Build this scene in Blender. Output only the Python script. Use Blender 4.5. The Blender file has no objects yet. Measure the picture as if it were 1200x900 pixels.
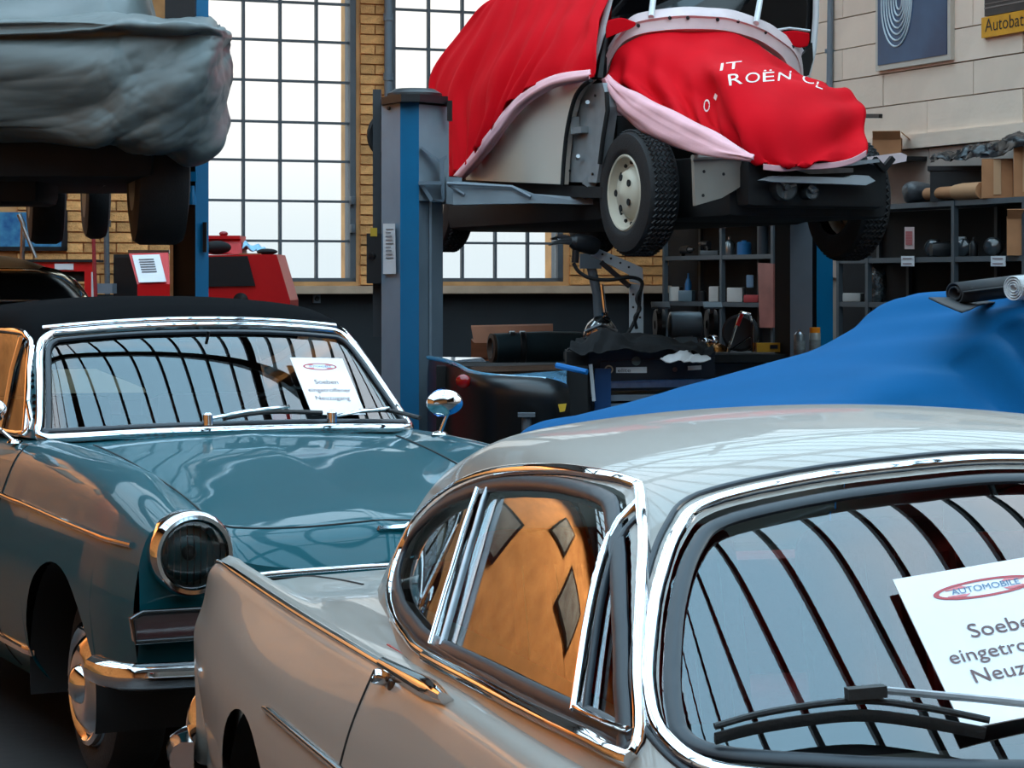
import bpy, bmesh, math, random
import numpy as np
from mathutils import Vector, Matrix
from mathutils.bvhtree import BVHTree
random.seed(7); np.random.seed(7)
SC = bpy.context.scene
COL = SC.collection
R = math.radians

# ------------------------------------------------------------------ camera
# hall metres; the camera stands at x=y=0, eye height EYE, looking along +Y
FOC, EYE, HOR = 2800.0, 1.51, 330.0
cam = bpy.data.cameras.new('camera')
cam.sensor_width = 36.0
cam.lens = 36.0 * FOC / 1200.0
cam.shift_y = -(450.0 - HOR) / 1200.0
cam.clip_start = 0.05; cam.clip_end = 300
camo = bpy.data.objects.new('camera', cam); COL.objects.link(camo)
camo.location = (0, 0, EYE); camo.rotation_euler = (R(90), 0, 0)
SC.camera = camo

# ------------------------------------------------------------------ world: bright overcast sky, bluish and brighter overhead
SKY = 1.0
def make_world():
    w = bpy.data.worlds.new('overcast_sky'); SC.world = w; w.use_nodes = True
    nt = w.node_tree; N = nt.nodes; L = nt.links; N.clear()
    out = N.new('ShaderNodeOutputWorld'); bg = N.new('ShaderNodeBackground')
    tc = N.new('ShaderNodeTexCoord'); sep = N.new('ShaderNodeSeparateXYZ')
    L.new(tc.outputs['Generated'], sep.inputs[0])
    ramp = N.new('ShaderNodeValToRGB'); ramp.color_ramp.interpolation = 'EASE'
    e = ramp.color_ramp.elements
    e[0].position = 0.0; e[0].color = (.78, .88, .93, 1)
    e[1].position = 1.0; e[1].color = (1.7, 3.0, 4.0, 1)
    m = ramp.color_ramp.elements.new(0.10); m.color = (1.2, 1.16, 1.1, 1)
    m = ramp.color_ramp.elements.new(0.5); m.color = (2.0, 2.9, 3.5, 1)
    L.new(sep.outputs['Z'], ramp.inputs[0])
    noi = N.new('ShaderNodeTexNoise'); noi.inputs['Scale'].default_value = 2.2; noi.inputs['Detail'].default_value = 4
    L.new(tc.outputs['Generated'], noi.inputs['Vector'])
    cr = N.new('ShaderNodeValToRGB'); cr.color_ramp.elements[0].position = .48; cr.color_ramp.elements[1].position = .66
    L.new(noi.outputs['Fac'], cr.inputs[0])
    mx = N.new('ShaderNodeMix'); mx.data_type = 'RGBA'; mx.inputs['B'].default_value = (3.2, 3.3, 3.5, 1)
    mu = N.new('ShaderNodeMath'); mu.operation = 'MULTIPLY'
    L.new(cr.outputs['Color'], mu.inputs[0]); L.new(sep.outputs['Z'], mu.inputs[1])
    L.new(mu.outputs[0], mx.inputs['Factor']); L.new(ramp.outputs['Color'], mx.inputs['A'])
    L.new(mx.outputs['Result'], bg.inputs['Color']); bg.inputs['Strength'].default_value = SKY
    L.new(bg.outputs[0], out.inputs['Surface'])
make_world()
# low warm sun from the right: comes in under the roof glass and strikes the brick wall on the left
sun = bpy.data.lights.new('low_sun', 'SUN'); sun.energy = 1.8; sun.angle = R(1.0); sun.color = (1.0, .85, .68)
suno = bpy.data.objects.new('low_sun', sun); COL.objects.link(suno)
suno.rotation_euler = Vector((-math.cos(R(22)) * math.cos(R(19)), -math.sin(R(22)) * math.cos(R(19)), -math.sin(R(19)))).to_track_quat('-Z', 'Y').to_euler()
vs = SC.view_settings
vs.view_transform = 'Standard'; vs.look = 'None'; vs.exposure = 0.2; vs.gamma = 1.0; vs.use_curve_mapping = False
cy = SC.cycles
cy.use_denoising = True
cy.max_bounces = 10; cy.diffuse_bounces = 5; cy.glossy_bounces = 5; cy.transmission_bounces = 6; cy.transparent_max_bounces = 16
cy.sample_clamp_indirect = 6.0
cy.caustics_reflective = False; cy.caustics_refractive = False

# ------------------------------------------------------------------ materials
def lin(c):
    return tuple((v / 255 / 12.92) if v / 255 <= .04045 else ((v / 255 + .055) / 1.055) ** 2.4 for v in c)
MATS = {}
def mat(name, rgb, rough=.5, metal=0.0, coat=0.0, var=0.0, vscale=6.0, bump=0.0, bscale=40.0, rgb2=None, spec=.5, rand=0.0, detail=4, stretch=None, sheen=0.0):
    if name in MATS: return MATS[name]
    m = bpy.data.materials.new(name); m.use_nodes = True
    nt = m.node_tree; N = nt.nodes; L = nt.links
    b = N['Principled BSDF']; c = lin(rgb)
    b.inputs['Base Color'].default_value = (*c, 1)
    b.inputs['Roughness'].default_value = rough; b.inputs['Metallic'].default_value = metal
    b.inputs['Coat Weight'].default_value = coat; b.inputs['Coat Roughness'].default_value = .03
    b.inputs['Specular IOR Level'].default_value = spec
    b.inputs['Sheen Weight'].default_value = sheen
    src = None
    if var or bump or rgb2:
        tc = N.new('ShaderNodeTexCoord'); vec = tc.outputs['Object']
        if stretch:
            mp = N.new('ShaderNodeMapping'); mp.inputs['Scale'].default_value = stretch
            L.new(vec, mp.inputs['Vector']); vec = mp.outputs[0]
        no = N.new('ShaderNodeTexNoise'); no.inputs['Scale'].default_value = vscale; no.inputs['Detail'].default_value = detail
        L.new(vec, no.inputs['Vector'])
        if var or rgb2:
            cr = N.new('ShaderNodeValToRGB'); el = cr.color_ramp.elements
            el[0].position = .3; el[1].position = .7
            c2 = lin(rgb2) if rgb2 else tuple(v * (1 - var) for v in c)
            c1 = c if rgb2 else tuple(v * (1 + var) for v in c)
            el[0].color = (*c2, 1); el[1].color = (*c1, 1)
            L.new(no.outputs['Fac'], cr.inputs[0]); src = cr.outputs['Color']
        if bump:
            n2 = N.new('ShaderNodeTexNoise'); n2.inputs['Scale'].default_value = bscale; n2.inputs['Detail'].default_value = 5
            L.new(vec, n2.inputs['Vector'])
            bp = N.new('ShaderNodeBump'); bp.inputs['Strength'].default_value = bump; bp.inputs['Distance'].default_value = .02
            L.new(n2.outputs['Fac'], bp.inputs['Height']); L.new(bp.outputs[0], b.inputs['Normal'])
    if rand:
        oi = N.new('ShaderNodeObjectInfo'); hs = N.new('ShaderNodeHueSaturation')
        mr = N.new('ShaderNodeMapRange'); mr.inputs['To Min'].default_value = 1 - rand; mr.inputs['To Max'].default_value = 1 + rand
        L.new(oi.outputs['Random'], mr.inputs['Value']); L.new(mr.outputs[0], hs.inputs['Value'])
        if src: L.new(src, hs.inputs['Color'])
        else: hs.inputs['Color'].default_value = (*c, 1)
        src = hs.outputs['Color']
    if src: L.new(src, b.inputs['Base Color'])
    MATS[name] = m
    return m
def glass_mat(name, tint, ior=1.9, maxrefl=1.0):
    if name in MATS: return MATS[name]
    m = bpy.data.materials.new(name); m.use_nodes = True
    nt = m.node_tree; N = nt.nodes; L = nt.links; N.clear()
    out = N.new('ShaderNodeOutputMaterial'); mx = N.new('ShaderNodeMixShader')
    tr = N.new('ShaderNodeBsdfTransparent'); tr.inputs[0].default_value = (*tint, 1)
    gl = N.new('ShaderNodeBsdfGlossy'); gl.inputs['Roughness'].default_value = 0.0
    fr = N.new('ShaderNodeFresnel'); fr.inputs['IOR'].default_value = ior
    L.new(fr.outputs[0], mx.inputs[0]); L.new(tr.outputs[0], mx.inputs[1]); L.new(gl.outputs[0], mx.inputs[2])
    L.new(mx.outputs[0], out.inputs[0])
    MATS[name] = m
    return m

CHROME = mat('chrome', (225, 225, 226), .05, 1.0)
STEEL = mat('brushed_steel', (150, 152, 155), .28, 1.0, var=.12, vscale=30)
BLACKRUB = mat('black_rubber', (20, 21, 23), .55, bump=.15, bscale=90)
SEALMAT = mat('window_seal_rubber', (24, 30, 38), .4)
BLACK = mat('black_paint', (16, 17, 19), .35)
MATTE = mat('matte_black', (13, 14, 15), .8)
TEAL = mat('teal_car_paint', (0, 70, 80), .45, .05, .5, var=.03, vscale=2, spec=.12)
GREIGE = mat('grey_beige_car_paint', (148, 141, 132), .40, .05, .5, var=.02, vscale=2)
GLASS = glass_mat('car_window_glass', (.62, .68, .68), 2.0)
SIDEGLASS = glass_mat('tinted_side_glass', (.74, .74, .72), 2.4)
PANE = glass_mat('window_pane_glass', (.97, .98, .98), 1.45)
REDLEATHER = mat('red_leather', (196, 30, 22), .42, var=.12, bump=.2, bscale=60)
TYRE = mat('tyre_rubber', (22, 22, 23), .7, var=.2, vscale=20, bump=.2, bscale=120)
SOFTTOP = mat('black_canvas', (11, 12, 14), .95, bump=.2, bscale=300, spec=.04)
PAPER = mat('white_paper', (225, 225, 228), .55, var=.03, vscale=3)
BLUEPAINT = mat('blue_enamel', (0, 104, 148), .38, var=.06, vscale=5)
GREYPAINT = mat('grey_enamel', (112, 124, 134), .42, var=.10, vscale=4)
REDPAINT = mat('red_enamel', (204, 16, 22), .38, var=.05)
REDCLOTH = mat('red_cloth', (204, 4, 22), .85, var=.06, vscale=3, bump=.05, bscale=140, spec=.12)
PINKCLOTH = mat('pale_pink_cloth_underside', (226, 168, 172), .8, var=.06, bump=.08, bscale=140)
PINKWHITE = mat('primer_painted_metal', (214, 190, 188), .5, var=.07, vscale=9)
BLUECLOTH = mat('blue_cloth', (0, 80, 128), .85, var=.05, vscale=3, bump=.04, bscale=160, spec=.15)
TARP = mat('grey_tarpaulin', (92, 99, 98), .42, var=.10, vscale=4, bump=.6, bscale=7, spec=.5)
for _n in TARP.node_tree.nodes:
    if _n.type == 'TEX_NOISE' and abs(_n.inputs['Scale'].default_value - 7) < .1:
        _n.noise_type = 'RIDGED_MULTIFRACTAL'; _n.inputs['Scale'].default_value = 2.6; _n.inputs['Detail'].default_value = 5; _n.inputs['Distortion'].default_value = .6
    if _n.type == 'BUMP': _n.inputs['Distance'].default_value = .035; _n.inputs['Strength'].default_value = .55
CARDB = mat('brown_cardboard', (176, 122, 82), .8, var=.10, vscale=8)
WOOD = mat('brown_wood', (150, 84, 50), .6, var=.18, vscale=5, stretch=(1, 1, 9))
BRICK = mat('yellow_brick', (222, 160, 98), .88, var=.22, vscale=14, bump=.5, bscale=60, rand=.17)
MORTAR = mat('mortar_joint', (150, 122, 92), .95, var=.15, vscale=30)
IRON = mat('dark_iron_frame', (84, 90, 96), .5, var=.12)
PANELMAT = mat('beige_wall_panel', (230, 208, 188), .75, var=.05, vscale=3, rand=.035, bump=.1, bscale=25)
DARKWALL = mat('dark_grey_wall_paint', (38, 42, 46), .6, var=.15, vscale=3)
SHELFMAT = mat('dark_steel_shelf', (70, 78, 84), .5, var=.1)
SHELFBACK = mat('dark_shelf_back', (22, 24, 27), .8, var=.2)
FLOORMAT = mat('dark_workshop_floor', (46, 45, 45), .38, var=.2, vscale=2.5, bump=.06, bscale=20)
PLASTIC = mat('black_plastic', (24, 25, 28), .42)
WHITEP = mat('white_plastic', (205, 208, 210), .45)

# ------------------------------------------------------------------ geometry helpers (world coordinates)
def W(px, py, Y):
    return np.array([(px - 600) * Y / FOC, Y, EYE - (py - HOR) * Y / FOC])
class Geo:
    def __init__(s): s.v = []; s.f = []
    def add(s, V, Fc):
        o = len(s.v); s.v += [tuple(map(float, p)) for p in V]; s.f += [tuple(int(i) + o for i in q) for q in Fc]; return s
def join(*gs):
    g = Geo()
    for h in gs: g.add(h.v, h.f)
    return g
def xform(g, M):
    h = Geo(); h.f = list(g.f); h.v = [tuple(M @ Vector(p)) for p in g.v]; return h
def box(c, size, rz=0.0, M=None, taper=1.0):
    sx, sy, sz = size[0] / 2, size[1] / 2, size[2] / 2
    V = [(-sx, -sy, -sz), (sx, -sy, -sz), (sx, sy, -sz), (-sx, sy, -sz)] + [(-sx * taper, -sy * taper, sz), (sx * taper, -sy * taper, sz), (sx * taper, sy * taper, sz), (-sx * taper, sy * taper, sz)]
    Fc = [(3, 2, 1, 0), (4, 5, 6, 7), (0, 1, 5, 4), (1, 2, 6, 5), (2, 3, 7, 6), (3, 0, 4, 7)]
    T = Matrix.Translation(Vector(c)) @ (M.to_4x4() if M is not None else Matrix.Rotation(rz, 4, 'Z'))
    g = Geo(); g.add([T @ Vector(p) for p in V], Fc); return g
def rbox(c, size, r=.02, rz=0.0, M=None, seg=2):
    bm = bmesh.new(); bmesh.ops.create_cube(bm, size=1.0)
    for v in bm.verts: v.co = Vector((v.co.x * size[0], v.co.y * size[1], v.co.z * size[2]))
    bmesh.ops.bevel(bm, geom=list(bm.edges), offset=min(r, min(size) * .49), segments=seg, profile=.6, affect='EDGES', clamp_overlap=True)
    T = Matrix.Translation(Vector(c)) @ (M.to_4x4() if M is not None else Matrix.Rotation(rz, 4, 'Z'))
    bm.verts.index_update()
    g = Geo(); g.add([T @ v.co for v in bm.verts], [[v.index for v in f.verts] for f in bm.faces]); bm.free(); return g
def bar(a, b, w, h=None, up=(0, 0, 1)):
    a = Vector(a); b = Vector(b); d = b - a; L = d.length; d.normalize(); u = Vector(up)
    s = d.cross(u)
    if s.length < 1e-5: s = d.cross(Vector((1, 0, 0)))
    s.normalize(); u = s.cross(d)
    M = Matrix((s, d, u)).transposed()
    return box((a + b) / 2, (w, L, h or w), M=M)
def tube(path, r, seg=10, closed=False, caps=True):
    P = [Vector(p) for p in path]; n = len(P); V = []; Fc = []
    rr = r if hasattr(r, '__len__') else [r] * n
    prev = None
    for i in range(n):
        t = (P[(i + 1) % n] - P[i - 1]) if closed else (P[min(i + 1, n - 1)] - P[max(i - 1, 0)])
        if t.length < 1e-9: t = Vector((0, 0, 1))
        t.normalize()
        if prev is None:
            a = t.cross(Vector((0, 0, 1)))
            if a.length < .1: a = t.cross(Vector((1, 0, 0)))
        else:
            a = prev - t * prev.dot(t)
            if a.length < 1e-6: a = t.cross(Vector((0, 0, 1)))
        a.normalize(); prev = a; b = t.cross(a)
        for k in range(seg):
            an = 2 * math.pi * k / seg
            V.append(P[i] + (a * math.cos(an) + b * math.sin(an)) * rr[i])
    m = n if closed else n - 1
    for i in range(m):
        for k in range(seg):
            j = (i + 1) % n
            Fc.append((i * seg + k, i * seg + (k + 1) % seg, j * seg + (k + 1) % seg, j * seg + k))
    if caps and not closed:
        Fc.append(tuple(range(seg))[::-1]); Fc.append(tuple((n - 1) * seg + k for k in range(seg)))
    g = Geo(); g.add(V, Fc); return g
def lathe(prof, c, axis=(0, 0, 1), seg=24, caps=False):
    ax = Vector(axis).normalized()
    a = ax.cross(Vector((0, 0, 1)))
    if a.length < .1: a = ax.cross(Vector((1, 0, 0)))
    a.normalize(); b = ax.cross(a); c = Vector(c); V = []; Fc = []
    for (r, h) in prof:
        for k in range(seg):
            an = 2 * math.pi * k / seg
            V.append(c + ax * h + (a * math.cos(an) + b * math.sin(an)) * r)
    for i in range(len(prof) - 1):
        for k in range(seg):
            Fc.append((i * seg + k, i * seg + (k + 1) % seg, (i + 1) * seg + (k + 1) % seg, (i + 1) * seg + k))
    if caps:
        Fc.append(tuple(range(seg))[::-1]); Fc.append(tuple((len(prof) - 1) * seg + k for k in range(seg)))
    g = Geo(); g.add(V, Fc); return g
def sphere(c, r, sc=(1, 1, 1), seg=20, rings=12, M=None):
    V = []; Fc = []
    for i in range(rings + 1):
        th = math.pi * i / rings
        for k in range(seg):
            ph = 2 * math.pi * k / seg
            p = Vector((r * sc[0] * math.sin(th) * math.cos(ph), r * sc[1] * math.sin(th) * math.sin(ph), r * sc[2] * math.cos(th)))
            if M is not None: p = M @ p
            V.append(p + Vector(c))
    for i in range(rings):
        for k in range(seg):
            Fc.append((i * seg + k, (i + 1) * seg + k, (i + 1) * seg + (k + 1) % seg, i * seg + (k + 1) % seg))
    g = Geo(); g.add(V, Fc); return g
def prism(poly, vec):
    n = len(poly); v = Vector(vec)
    V = [Vector(p) for p in poly] + [Vector(p) + v for p in poly]
    Fc = [tuple(range(n))[::-1], tuple(range(n, 2 * n))] + [(i, (i + 1) % n, n + (i + 1) % n, n + i) for i in range(n)]
    g = Geo(); g.add(V, Fc); return g
def gridgeo(A, closed_u=False):
    A = np.asarray(A); n, m = A.shape[:2]
    g = Geo(); g.v = [tuple(map(float, p)) for p in A.reshape(-1, 3)]
    for i in range(n - 1):
        for j in range(m - 1):
            g.f.append((i * m + j, i * m + j + 1, (i + 1) * m + j + 1, (i + 1) * m + j))
    return g
def catmull(P, per=8, closed=False):
    P = np.asarray(P, float); n = len(P); out = []
    rng = range(n) if closed else range(n - 1)
    for i in rng:
        if closed: p0, p1, p2, p3 = P[i - 1], P[i], P[(i + 1) % n], P[(i + 2) % n]
        else: p0, p1, p2, p3 = P[max(i - 1, 0)], P[i], P[i + 1], P[min(i + 2, n - 1)]
        for k in range(per):
            t = k / per
            out.append(.5 * ((2 * p1) + (-p0 + p2) * t + (2 * p0 - 5 * p1 + 4 * p2 - p3) * t * t + (-p0 + 3 * p1 - 3 * p2 + p3) * t ** 3))
    if not closed: out.append(P[-1])
    return np.array(out)
def upnet(net, a=8, b=8):
    A = np.array([catmull(r, b) for r in np.asarray(net, float)])
    return np.array([catmull(A[:, j], a) for j in range(A.shape[1])]).transpose(1, 0, 2)
def spl(xs, ys):
    xs = np.asarray(xs, float); ys = np.asarray(ys, float)
    if xs[0] > xs[-1]: xs = xs[::-1]; ys = ys[::-1]
    d = np.diff(ys) / np.diff(xs); m = np.zeros(len(xs))
    m[0] = d[0]; m[-1] = d[-1]
    for i in range(1, len(xs) - 1):
        m[i] = 0 if d[i - 1] * d[i] <= 0 else 2 * d[i - 1] * d[i] / (d[i - 1] + d[i])
    def f(x):
        x = np.clip(np.asarray(x, float), xs[0], xs[-1]); k = np.clip(np.searchsorted(xs, x) - 1, 0, len(xs) - 2)
        h = xs[k + 1] - xs[k]; t = (x - xs[k]) / h
        return (2 * t ** 3 - 3 * t ** 2 + 1) * ys[k] + (t ** 3 - 2 * t ** 2 + t) * h * m[k] + (-2 * t ** 3 + 3 * t ** 2) * ys[k + 1] + (t ** 3 - t ** 2) * h * m[k + 1]
    return f
def strip(path, nrm, w, h, closed=False, off=0.0):
    """moulding of rounded section laid along a path on a surface with normals nrm; w may vary along the path"""
    P = [Vector(p) for p in path]; Nn = [Vector(p) for p in nrm]; n = len(P); V = []; Fc = []
    ww = w if hasattr(w, '__len__') else [w] * n
    for i in range(n):
        t = (P[(i + 1) % n] - P[i - 1]) if closed else (P[min(i + 1, n - 1)] - P[max(i - 1, 0)])
        t.normalize(); b = t.cross(Nn[i]).normalized(); nn = Nn[i].normalized()
        for (x, z) in ((-.5, -.4), (-.5, .3), (-.36, .8), (-.12, 1), (.12, 1), (.36, .8), (.5, .3), (.5, -.4)):
            V.append(P[i] + b * x * ww[i] + nn * (off + z * h))
    for i in range(n if closed else n - 1):
        for k in range(7):
            j = (i + 1) % n
            Fc.append((i * 8 + k, j * 8 + k, j * 8 + k + 1, i * 8 + k + 1))
    if not closed:
        Fc.append(tuple(range(8))); Fc.append(tuple((n - 1) * 8 + k for k in range(8))[::-1])
    g = Geo(); g.add(V, Fc); return g
def solid(g, t):
    """give a sheet a thickness (both faces plus rim) along its vertex normals"""
    V = np.array(g.v); N = vnormals(g); n = len(V)
    h = Geo(); h.v = [tuple(p) for p in V] + [tuple(p) for p in V - N * t]
    cnt = {}
    for f in g.f:
        for a, b in zip(f, f[1:] + f[:1]): cnt[(min(a, b), max(a, b))] = cnt.get((min(a, b), max(a, b)), 0) + 1
    h.f = list(g.f) + [tuple(i + n for i in f[::-1]) for f in g.f]
    for f in g.f:
        for a, b in zip(f, f[1:] + f[:1]):
            if cnt[(min(a, b), max(a, b))] == 1: h.f.append((b, a, a + n, b + n))
    return h
def vnormals(g):
    V = np.array(g.v); N = np.zeros_like(V)
    for f in g.f:
        p = V[list(f)]
        nn = np.cross(p[1] - p[0], p[2] - p[0]) if len(f) == 3 else np.cross(p[2] - p[0], p[3] - p[1])
        for i in f: N[i] += nn
    l = np.linalg.norm(N, axis=1, keepdims=True); l[l < 1e-12] = 1
    return N / l

# ------------------------------------------------------------------ object helpers
def tag(o, label=None, cat=None, group=None, kind=None):
    if label: o['label'] = label
    if cat: o['category'] = cat
    if group: o['group'] = group
    if kind: o['kind'] = kind
    return o
def thing(name, label, cat, loc, group=None, rz=0.0):
    o = bpy.data.objects.new(name, None); COL.objects.link(o)
    o.empty_display_size = .1
    o.location = tuple(map(float, loc)); o.rotation_euler = (0, 0, rz); o['wl'] = tuple(map(float, loc))
    return tag(o, label, cat, group)
def obj(name, g, m, parent=None, smooth=True, angle=35, org=None):
    """one mesh object from world-space geometry; its origin is its parent's (or org)"""
    base = np.array(org if org is not None else (parent['wl'] if parent is not None and 'wl' in parent else (0, 0, 0)), float)
    if org is None and parent is None:
        V0 = np.array(g.v); base = np.array([(V0[:, 0].min() + V0[:, 0].max()) / 2, (V0[:, 1].min() + V0[:, 1].max()) / 2, V0[:, 2].min()])
    me = bpy.data.meshes.new(name)
    me.from_pydata([tuple(np.array(p) - base) for p in g.v], [], g.f)
    me.materials.append(m)
    if smooth:
        me.polygons.foreach_set('use_smooth', [True] * len(me.polygons))
        me.update()
        if angle: me.set_sharp_from_angle(angle=R(angle))
    me.update()
    o = bpy.data.objects.new(name, me); COL.objects.link(o)
    o['wl'] = tuple(base)
    if parent is not None: o.parent = parent
    else: o.location = tuple(base)
    return o
def single(name, g, m, label, cat, group=None, **k):
    return tag(obj(name, g, m, **k), label, cat, group)
def struct(name, g, m, parent=None, **k):
    o = obj(name, g, m, parent, **k)
    if parent is None: o['kind'] = 'structure'
    return o
def copy_tree(o, parent=None):
    c = o.copy(); COL.objects.link(c); c.parent = parent
    for ch in o.children: copy_tree(ch, c)
    return c
def clean():
    for o in SC.objects:
        if 'wl' in o: del o['wl']

# text -> geometry in a unit frame: returns (verts Nx2, faces), spanning 0..width of the line, baseline 0, height in font units
def text2d(s, cuts=0):
    c = bpy.data.curves.new('t', 'FONT'); c.body = s; c.size = 1.0; c.resolution_u = 4
    o = bpy.data.objects.new('t', c); COL.objects.link(o)
    dg = bpy.context.evaluated_depsgraph_get(); me = bpy.data.meshes.new_from_object(o.evaluated_get(dg))
    bpy.data.objects.remove(o); bpy.data.curves.remove(c)
    bm = bmesh.new(); bm.from_mesh(me); bpy.data.meshes.remove(me)
    if cuts:
        bmesh.ops.triangulate(bm, faces=list(bm.faces))
        for _ in range(cuts):
            bmesh.ops.subdivide_edges(bm, edges=[e for e in bm.edges if e.calc_length() > .08], cuts=1, use_grid_fill=True)
            bmesh.ops.triangulate(bm, faces=list(bm.faces))
    bm.verts.index_update()
    V = np.array([(v.co.x, v.co.y) for v in bm.verts]); Fc = [tuple(v.index for v in f.verts) for f in bm.faces]; bm.free()
    V[:, 0] -= V[:, 0].min()
    return V, Fc
def text_on(s, origin, ux, uy, height, center=True, width=None, off=0.0, nrm=None):
    """flat lettering on a plane: ux, uy unit vectors, origin = middle (or left) of the baseline"""
    V, Fc = text2d(s); ux = np.array(ux, float); uy = np.array(uy, float); k = height / .7
    kx = k if width is None else width / V[:, 0].max()
    X = V[:, 0] * kx
    if center: X = X - X.max() / 2
    g = Geo(); nn = np.cross(ux, uy) if nrm is None else np.array(nrm)
    g.add([np.array(origin) + ux * x + uy * y * k + nn * off for x, y in zip(X, V[:, 1])], Fc); return g

class Frame:
    """a car's own axes: x forward, y to its left, z up"""
    def __init__(s, X, Y, yaw, z=0.0):
        s.o = np.array([X, Y, z], float); s.f = np.array([math.sin(yaw), -math.cos(yaw), 0]); s.l = np.array([math.cos(yaw), math.sin(yaw), 0]); s.u = np.array([0, 0, 1.0])
    def w(s, p):
        p = np.asarray(p, float); return s.o + p[..., 0:1] * s.f + p[..., 1:2] * s.l + p[..., 2:3] * s.u
    def loc(s, p):
        d = np.asarray(p, float) - s.o; return np.stack([d @ s.f, d @ s.l, d @ s.u], -1)
    def ray(s, px, py):
        a = s.loc(np.array([0, 0, EYE])); d = np.array([(px - 600) / FOC, 1, -(py - HOR) / FOC])
        return a, np.array([d @ s.f, d @ s.l, d[2]])
    def aty(s, px, py, y): a, b = s.ray(px, py); return a + b * (y - a[1]) / b[1]
    def atx(s, px, py, x): a, b = s.ray(px, py); return a + b * (x - a[0]) / b[0]
    def atz(s, px, py, z): a, b = s.ray(px, py); return a + b * (z - a[2]) / b[2]
    def M(s):
        return Matrix((s.f, s.l, s.u)).transposed()
    def g(s, geo):
        h = Geo(); h.f = list(geo.f); h.v = [tuple(p) for p in s.w(np.array(geo.v))]; return h
def bvh_of(*gs):
    g = join(*gs); return BVHTree.FromPolygons([Vector(p) for p in g.v], g.f)
def shoot(bvh, px, py):
    d = Vector(((px - 600) / FOC, 1, -(py - HOR) / FOC)).normalized(); h = bvh.ray_cast(Vector((0, 0, EYE)), d)
    if h[0] is None:
        return None
    n = h[1]
    if n.dot(d) > 0: n = -n
    return np.array(h[0]), np.array(n)
def shoot_path(bvh, pts, per=8):
    P = catmull(np.array(pts, float), per); out = [shoot(bvh, *p) for p in P]; out = [o for o in out if o]
    return [o[0] for o in out], [o[1] for o in out]
def inpoly(X, Y, poly):
    poly = np.asarray(poly); r = np.zeros(X.shape, bool); n = len(poly); j = n - 1
    for i in range(n):
        xi, yi = poly[i]; xj, yj = poly[j]
        c = ((yi > Y) != (yj > Y)) & (X < (xj - xi) * (Y - yi) / (yj - yi + 1e-15) + xi)
        r ^= c; j = i
    return r
def inset(poly, d):
    P = np.asarray(poly, float); n = len(P); A = .5 * sum(P[i - 1][0] * P[i][1] - P[i][0] * P[i - 1][1] for i in range(n)); out = []
    for i in range(n):
        t = P[(i + 1) % n] - P[i - 1]; t /= np.linalg.norm(t) + 1e-12
        nn = np.array([-t[1], t[0]]) * (1 if A > 0 else -1)
        out.append(P[i] + nn * d)
    return np.array(out)
# ------------------------------------------------------------------ the hall (its axes are turned 22 degrees to the lens)
class Hall(Frame):
    def __init__(s):
        a = R(22.0); s.o = np.array([1.375, 20.8, 0.0]); s.f = np.array([math.cos(a), math.sin(a), 0]); s.l = np.array([-math.sin(a), math.cos(a), 0]); s.u = np.array([0, 0, 1.0])
HL = Hall(); HRZ = R(22.0)
def hbox(u0, u1, v0, v1, z0, z1):
    return HL.g(box(((u0 + u1) / 2, (v0 + v1) / 2, (z0 + z1) / 2), (u1 - u0, v1 - v0, z1 - z0)))
def onback(px, py, v=0.0): return HL.aty(px, py, v)      # local hall coordinates
def onright(px, py, u=0.0): return HL.atx(px, py, u)
UL, VF, HT = -13.0, -25.0, 5.2
struct('floor', hbox(UL - .3, .3, VF - .3, .3, -.2, 0), FLOORMAT)
# back wall with two tall steel windows
u1a, u1b = onback(233, 300)[0], onback(418, 300)[0]
u2a, u2b = onback(458, 300)[0], onback(661, 300)[0]
zs = onback(400, 330)[2]; ztop = 4.9; T = .42
wb = Geo()
for a, b, z0, z1 in ((UL, u1a, 0, HT), (u1b, u2a, 0, HT), (u2b, .2, 0, HT), (u1a, u1b, 0, zs), (u2a, u2b, 0, zs), (u1a, u1b, ztop, HT), (u2a, u2b, ztop, HT)):
    wb.add(*(lambda g: (g.v, g.f))(hbox(a, b, 0.012, T, z0, z1)))
wall_back = struct('wall_back', wb, mat('mortar_wall', (196, 146, 96), .95, var=.22, vscale=5))
VG = -10.6
wall_right = struct('wall_right', join(hbox(0.012, .3, VG, .42, 0, HT), hbox(.012, .3, VF, VG, 0, 1.5)), mat('beige_wall_base', (150, 140, 130), .9))
wl_brick = mat('warm_brick_wall', (226, 150, 80), .85, var=.3, vscale=3.5, rgb2=(186, 112, 54))
wall_left = struct('wall_left', hbox(UL - .3, UL, VF, .42, 0, HT), wl_brick)
wall_front = struct('wall_front', hbox(UL, .3, VF - .3, VF, 0, HT), mat('front_brick_wall', (170, 110, 64), .85, var=.25, vscale=3))
struct('dado', hbox(UL, 0, -.012, .012, 0, onback(400, 345)[2]), DARKWALL, wall_back)
# bricks, one by one, where the photograph shows them
def brick_mesh(L):
    g = box((0, 0, 0), (L, .024, .070)); return g
bm_full = None; bm_half = None
def bricks(ua, ub, z0, z1, parent, k0=0):
    global bm_full
    n = 0; r = 0; z = z0
    while z < z1:
        u = ua - (.13 if r % 2 else 0)
        while u < ub:
            a = max(u, ua); b = min(u + .25, ub)
            if b - a > .04:
                L = b - a; key = round(L, 2)
                if key not in BRK:
                    o = obj('brick', HL.g(box((0, 0, 0), (key, .026, .071))) if False else box((0, 0, 0), (key, .026, .071)), BRICK, parent, smooth=False, org=(0, 0, 0)); BRK[key] = o
                else:
                    o = BRK[key].copy(); COL.objects.link(o); o.parent = parent
                o.location = Vector(HL.w(((a + b) / 2, -.004 + random.uniform(-.003, .003), z + .0355))) - Vector(parent['wl']); o.rotation_euler = (0, 0, HRZ)
                n += 1
            u += .262
        z += .083; r += 1
    return n
BRK = {}
zsill = onback(400, 335)[2]
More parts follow.
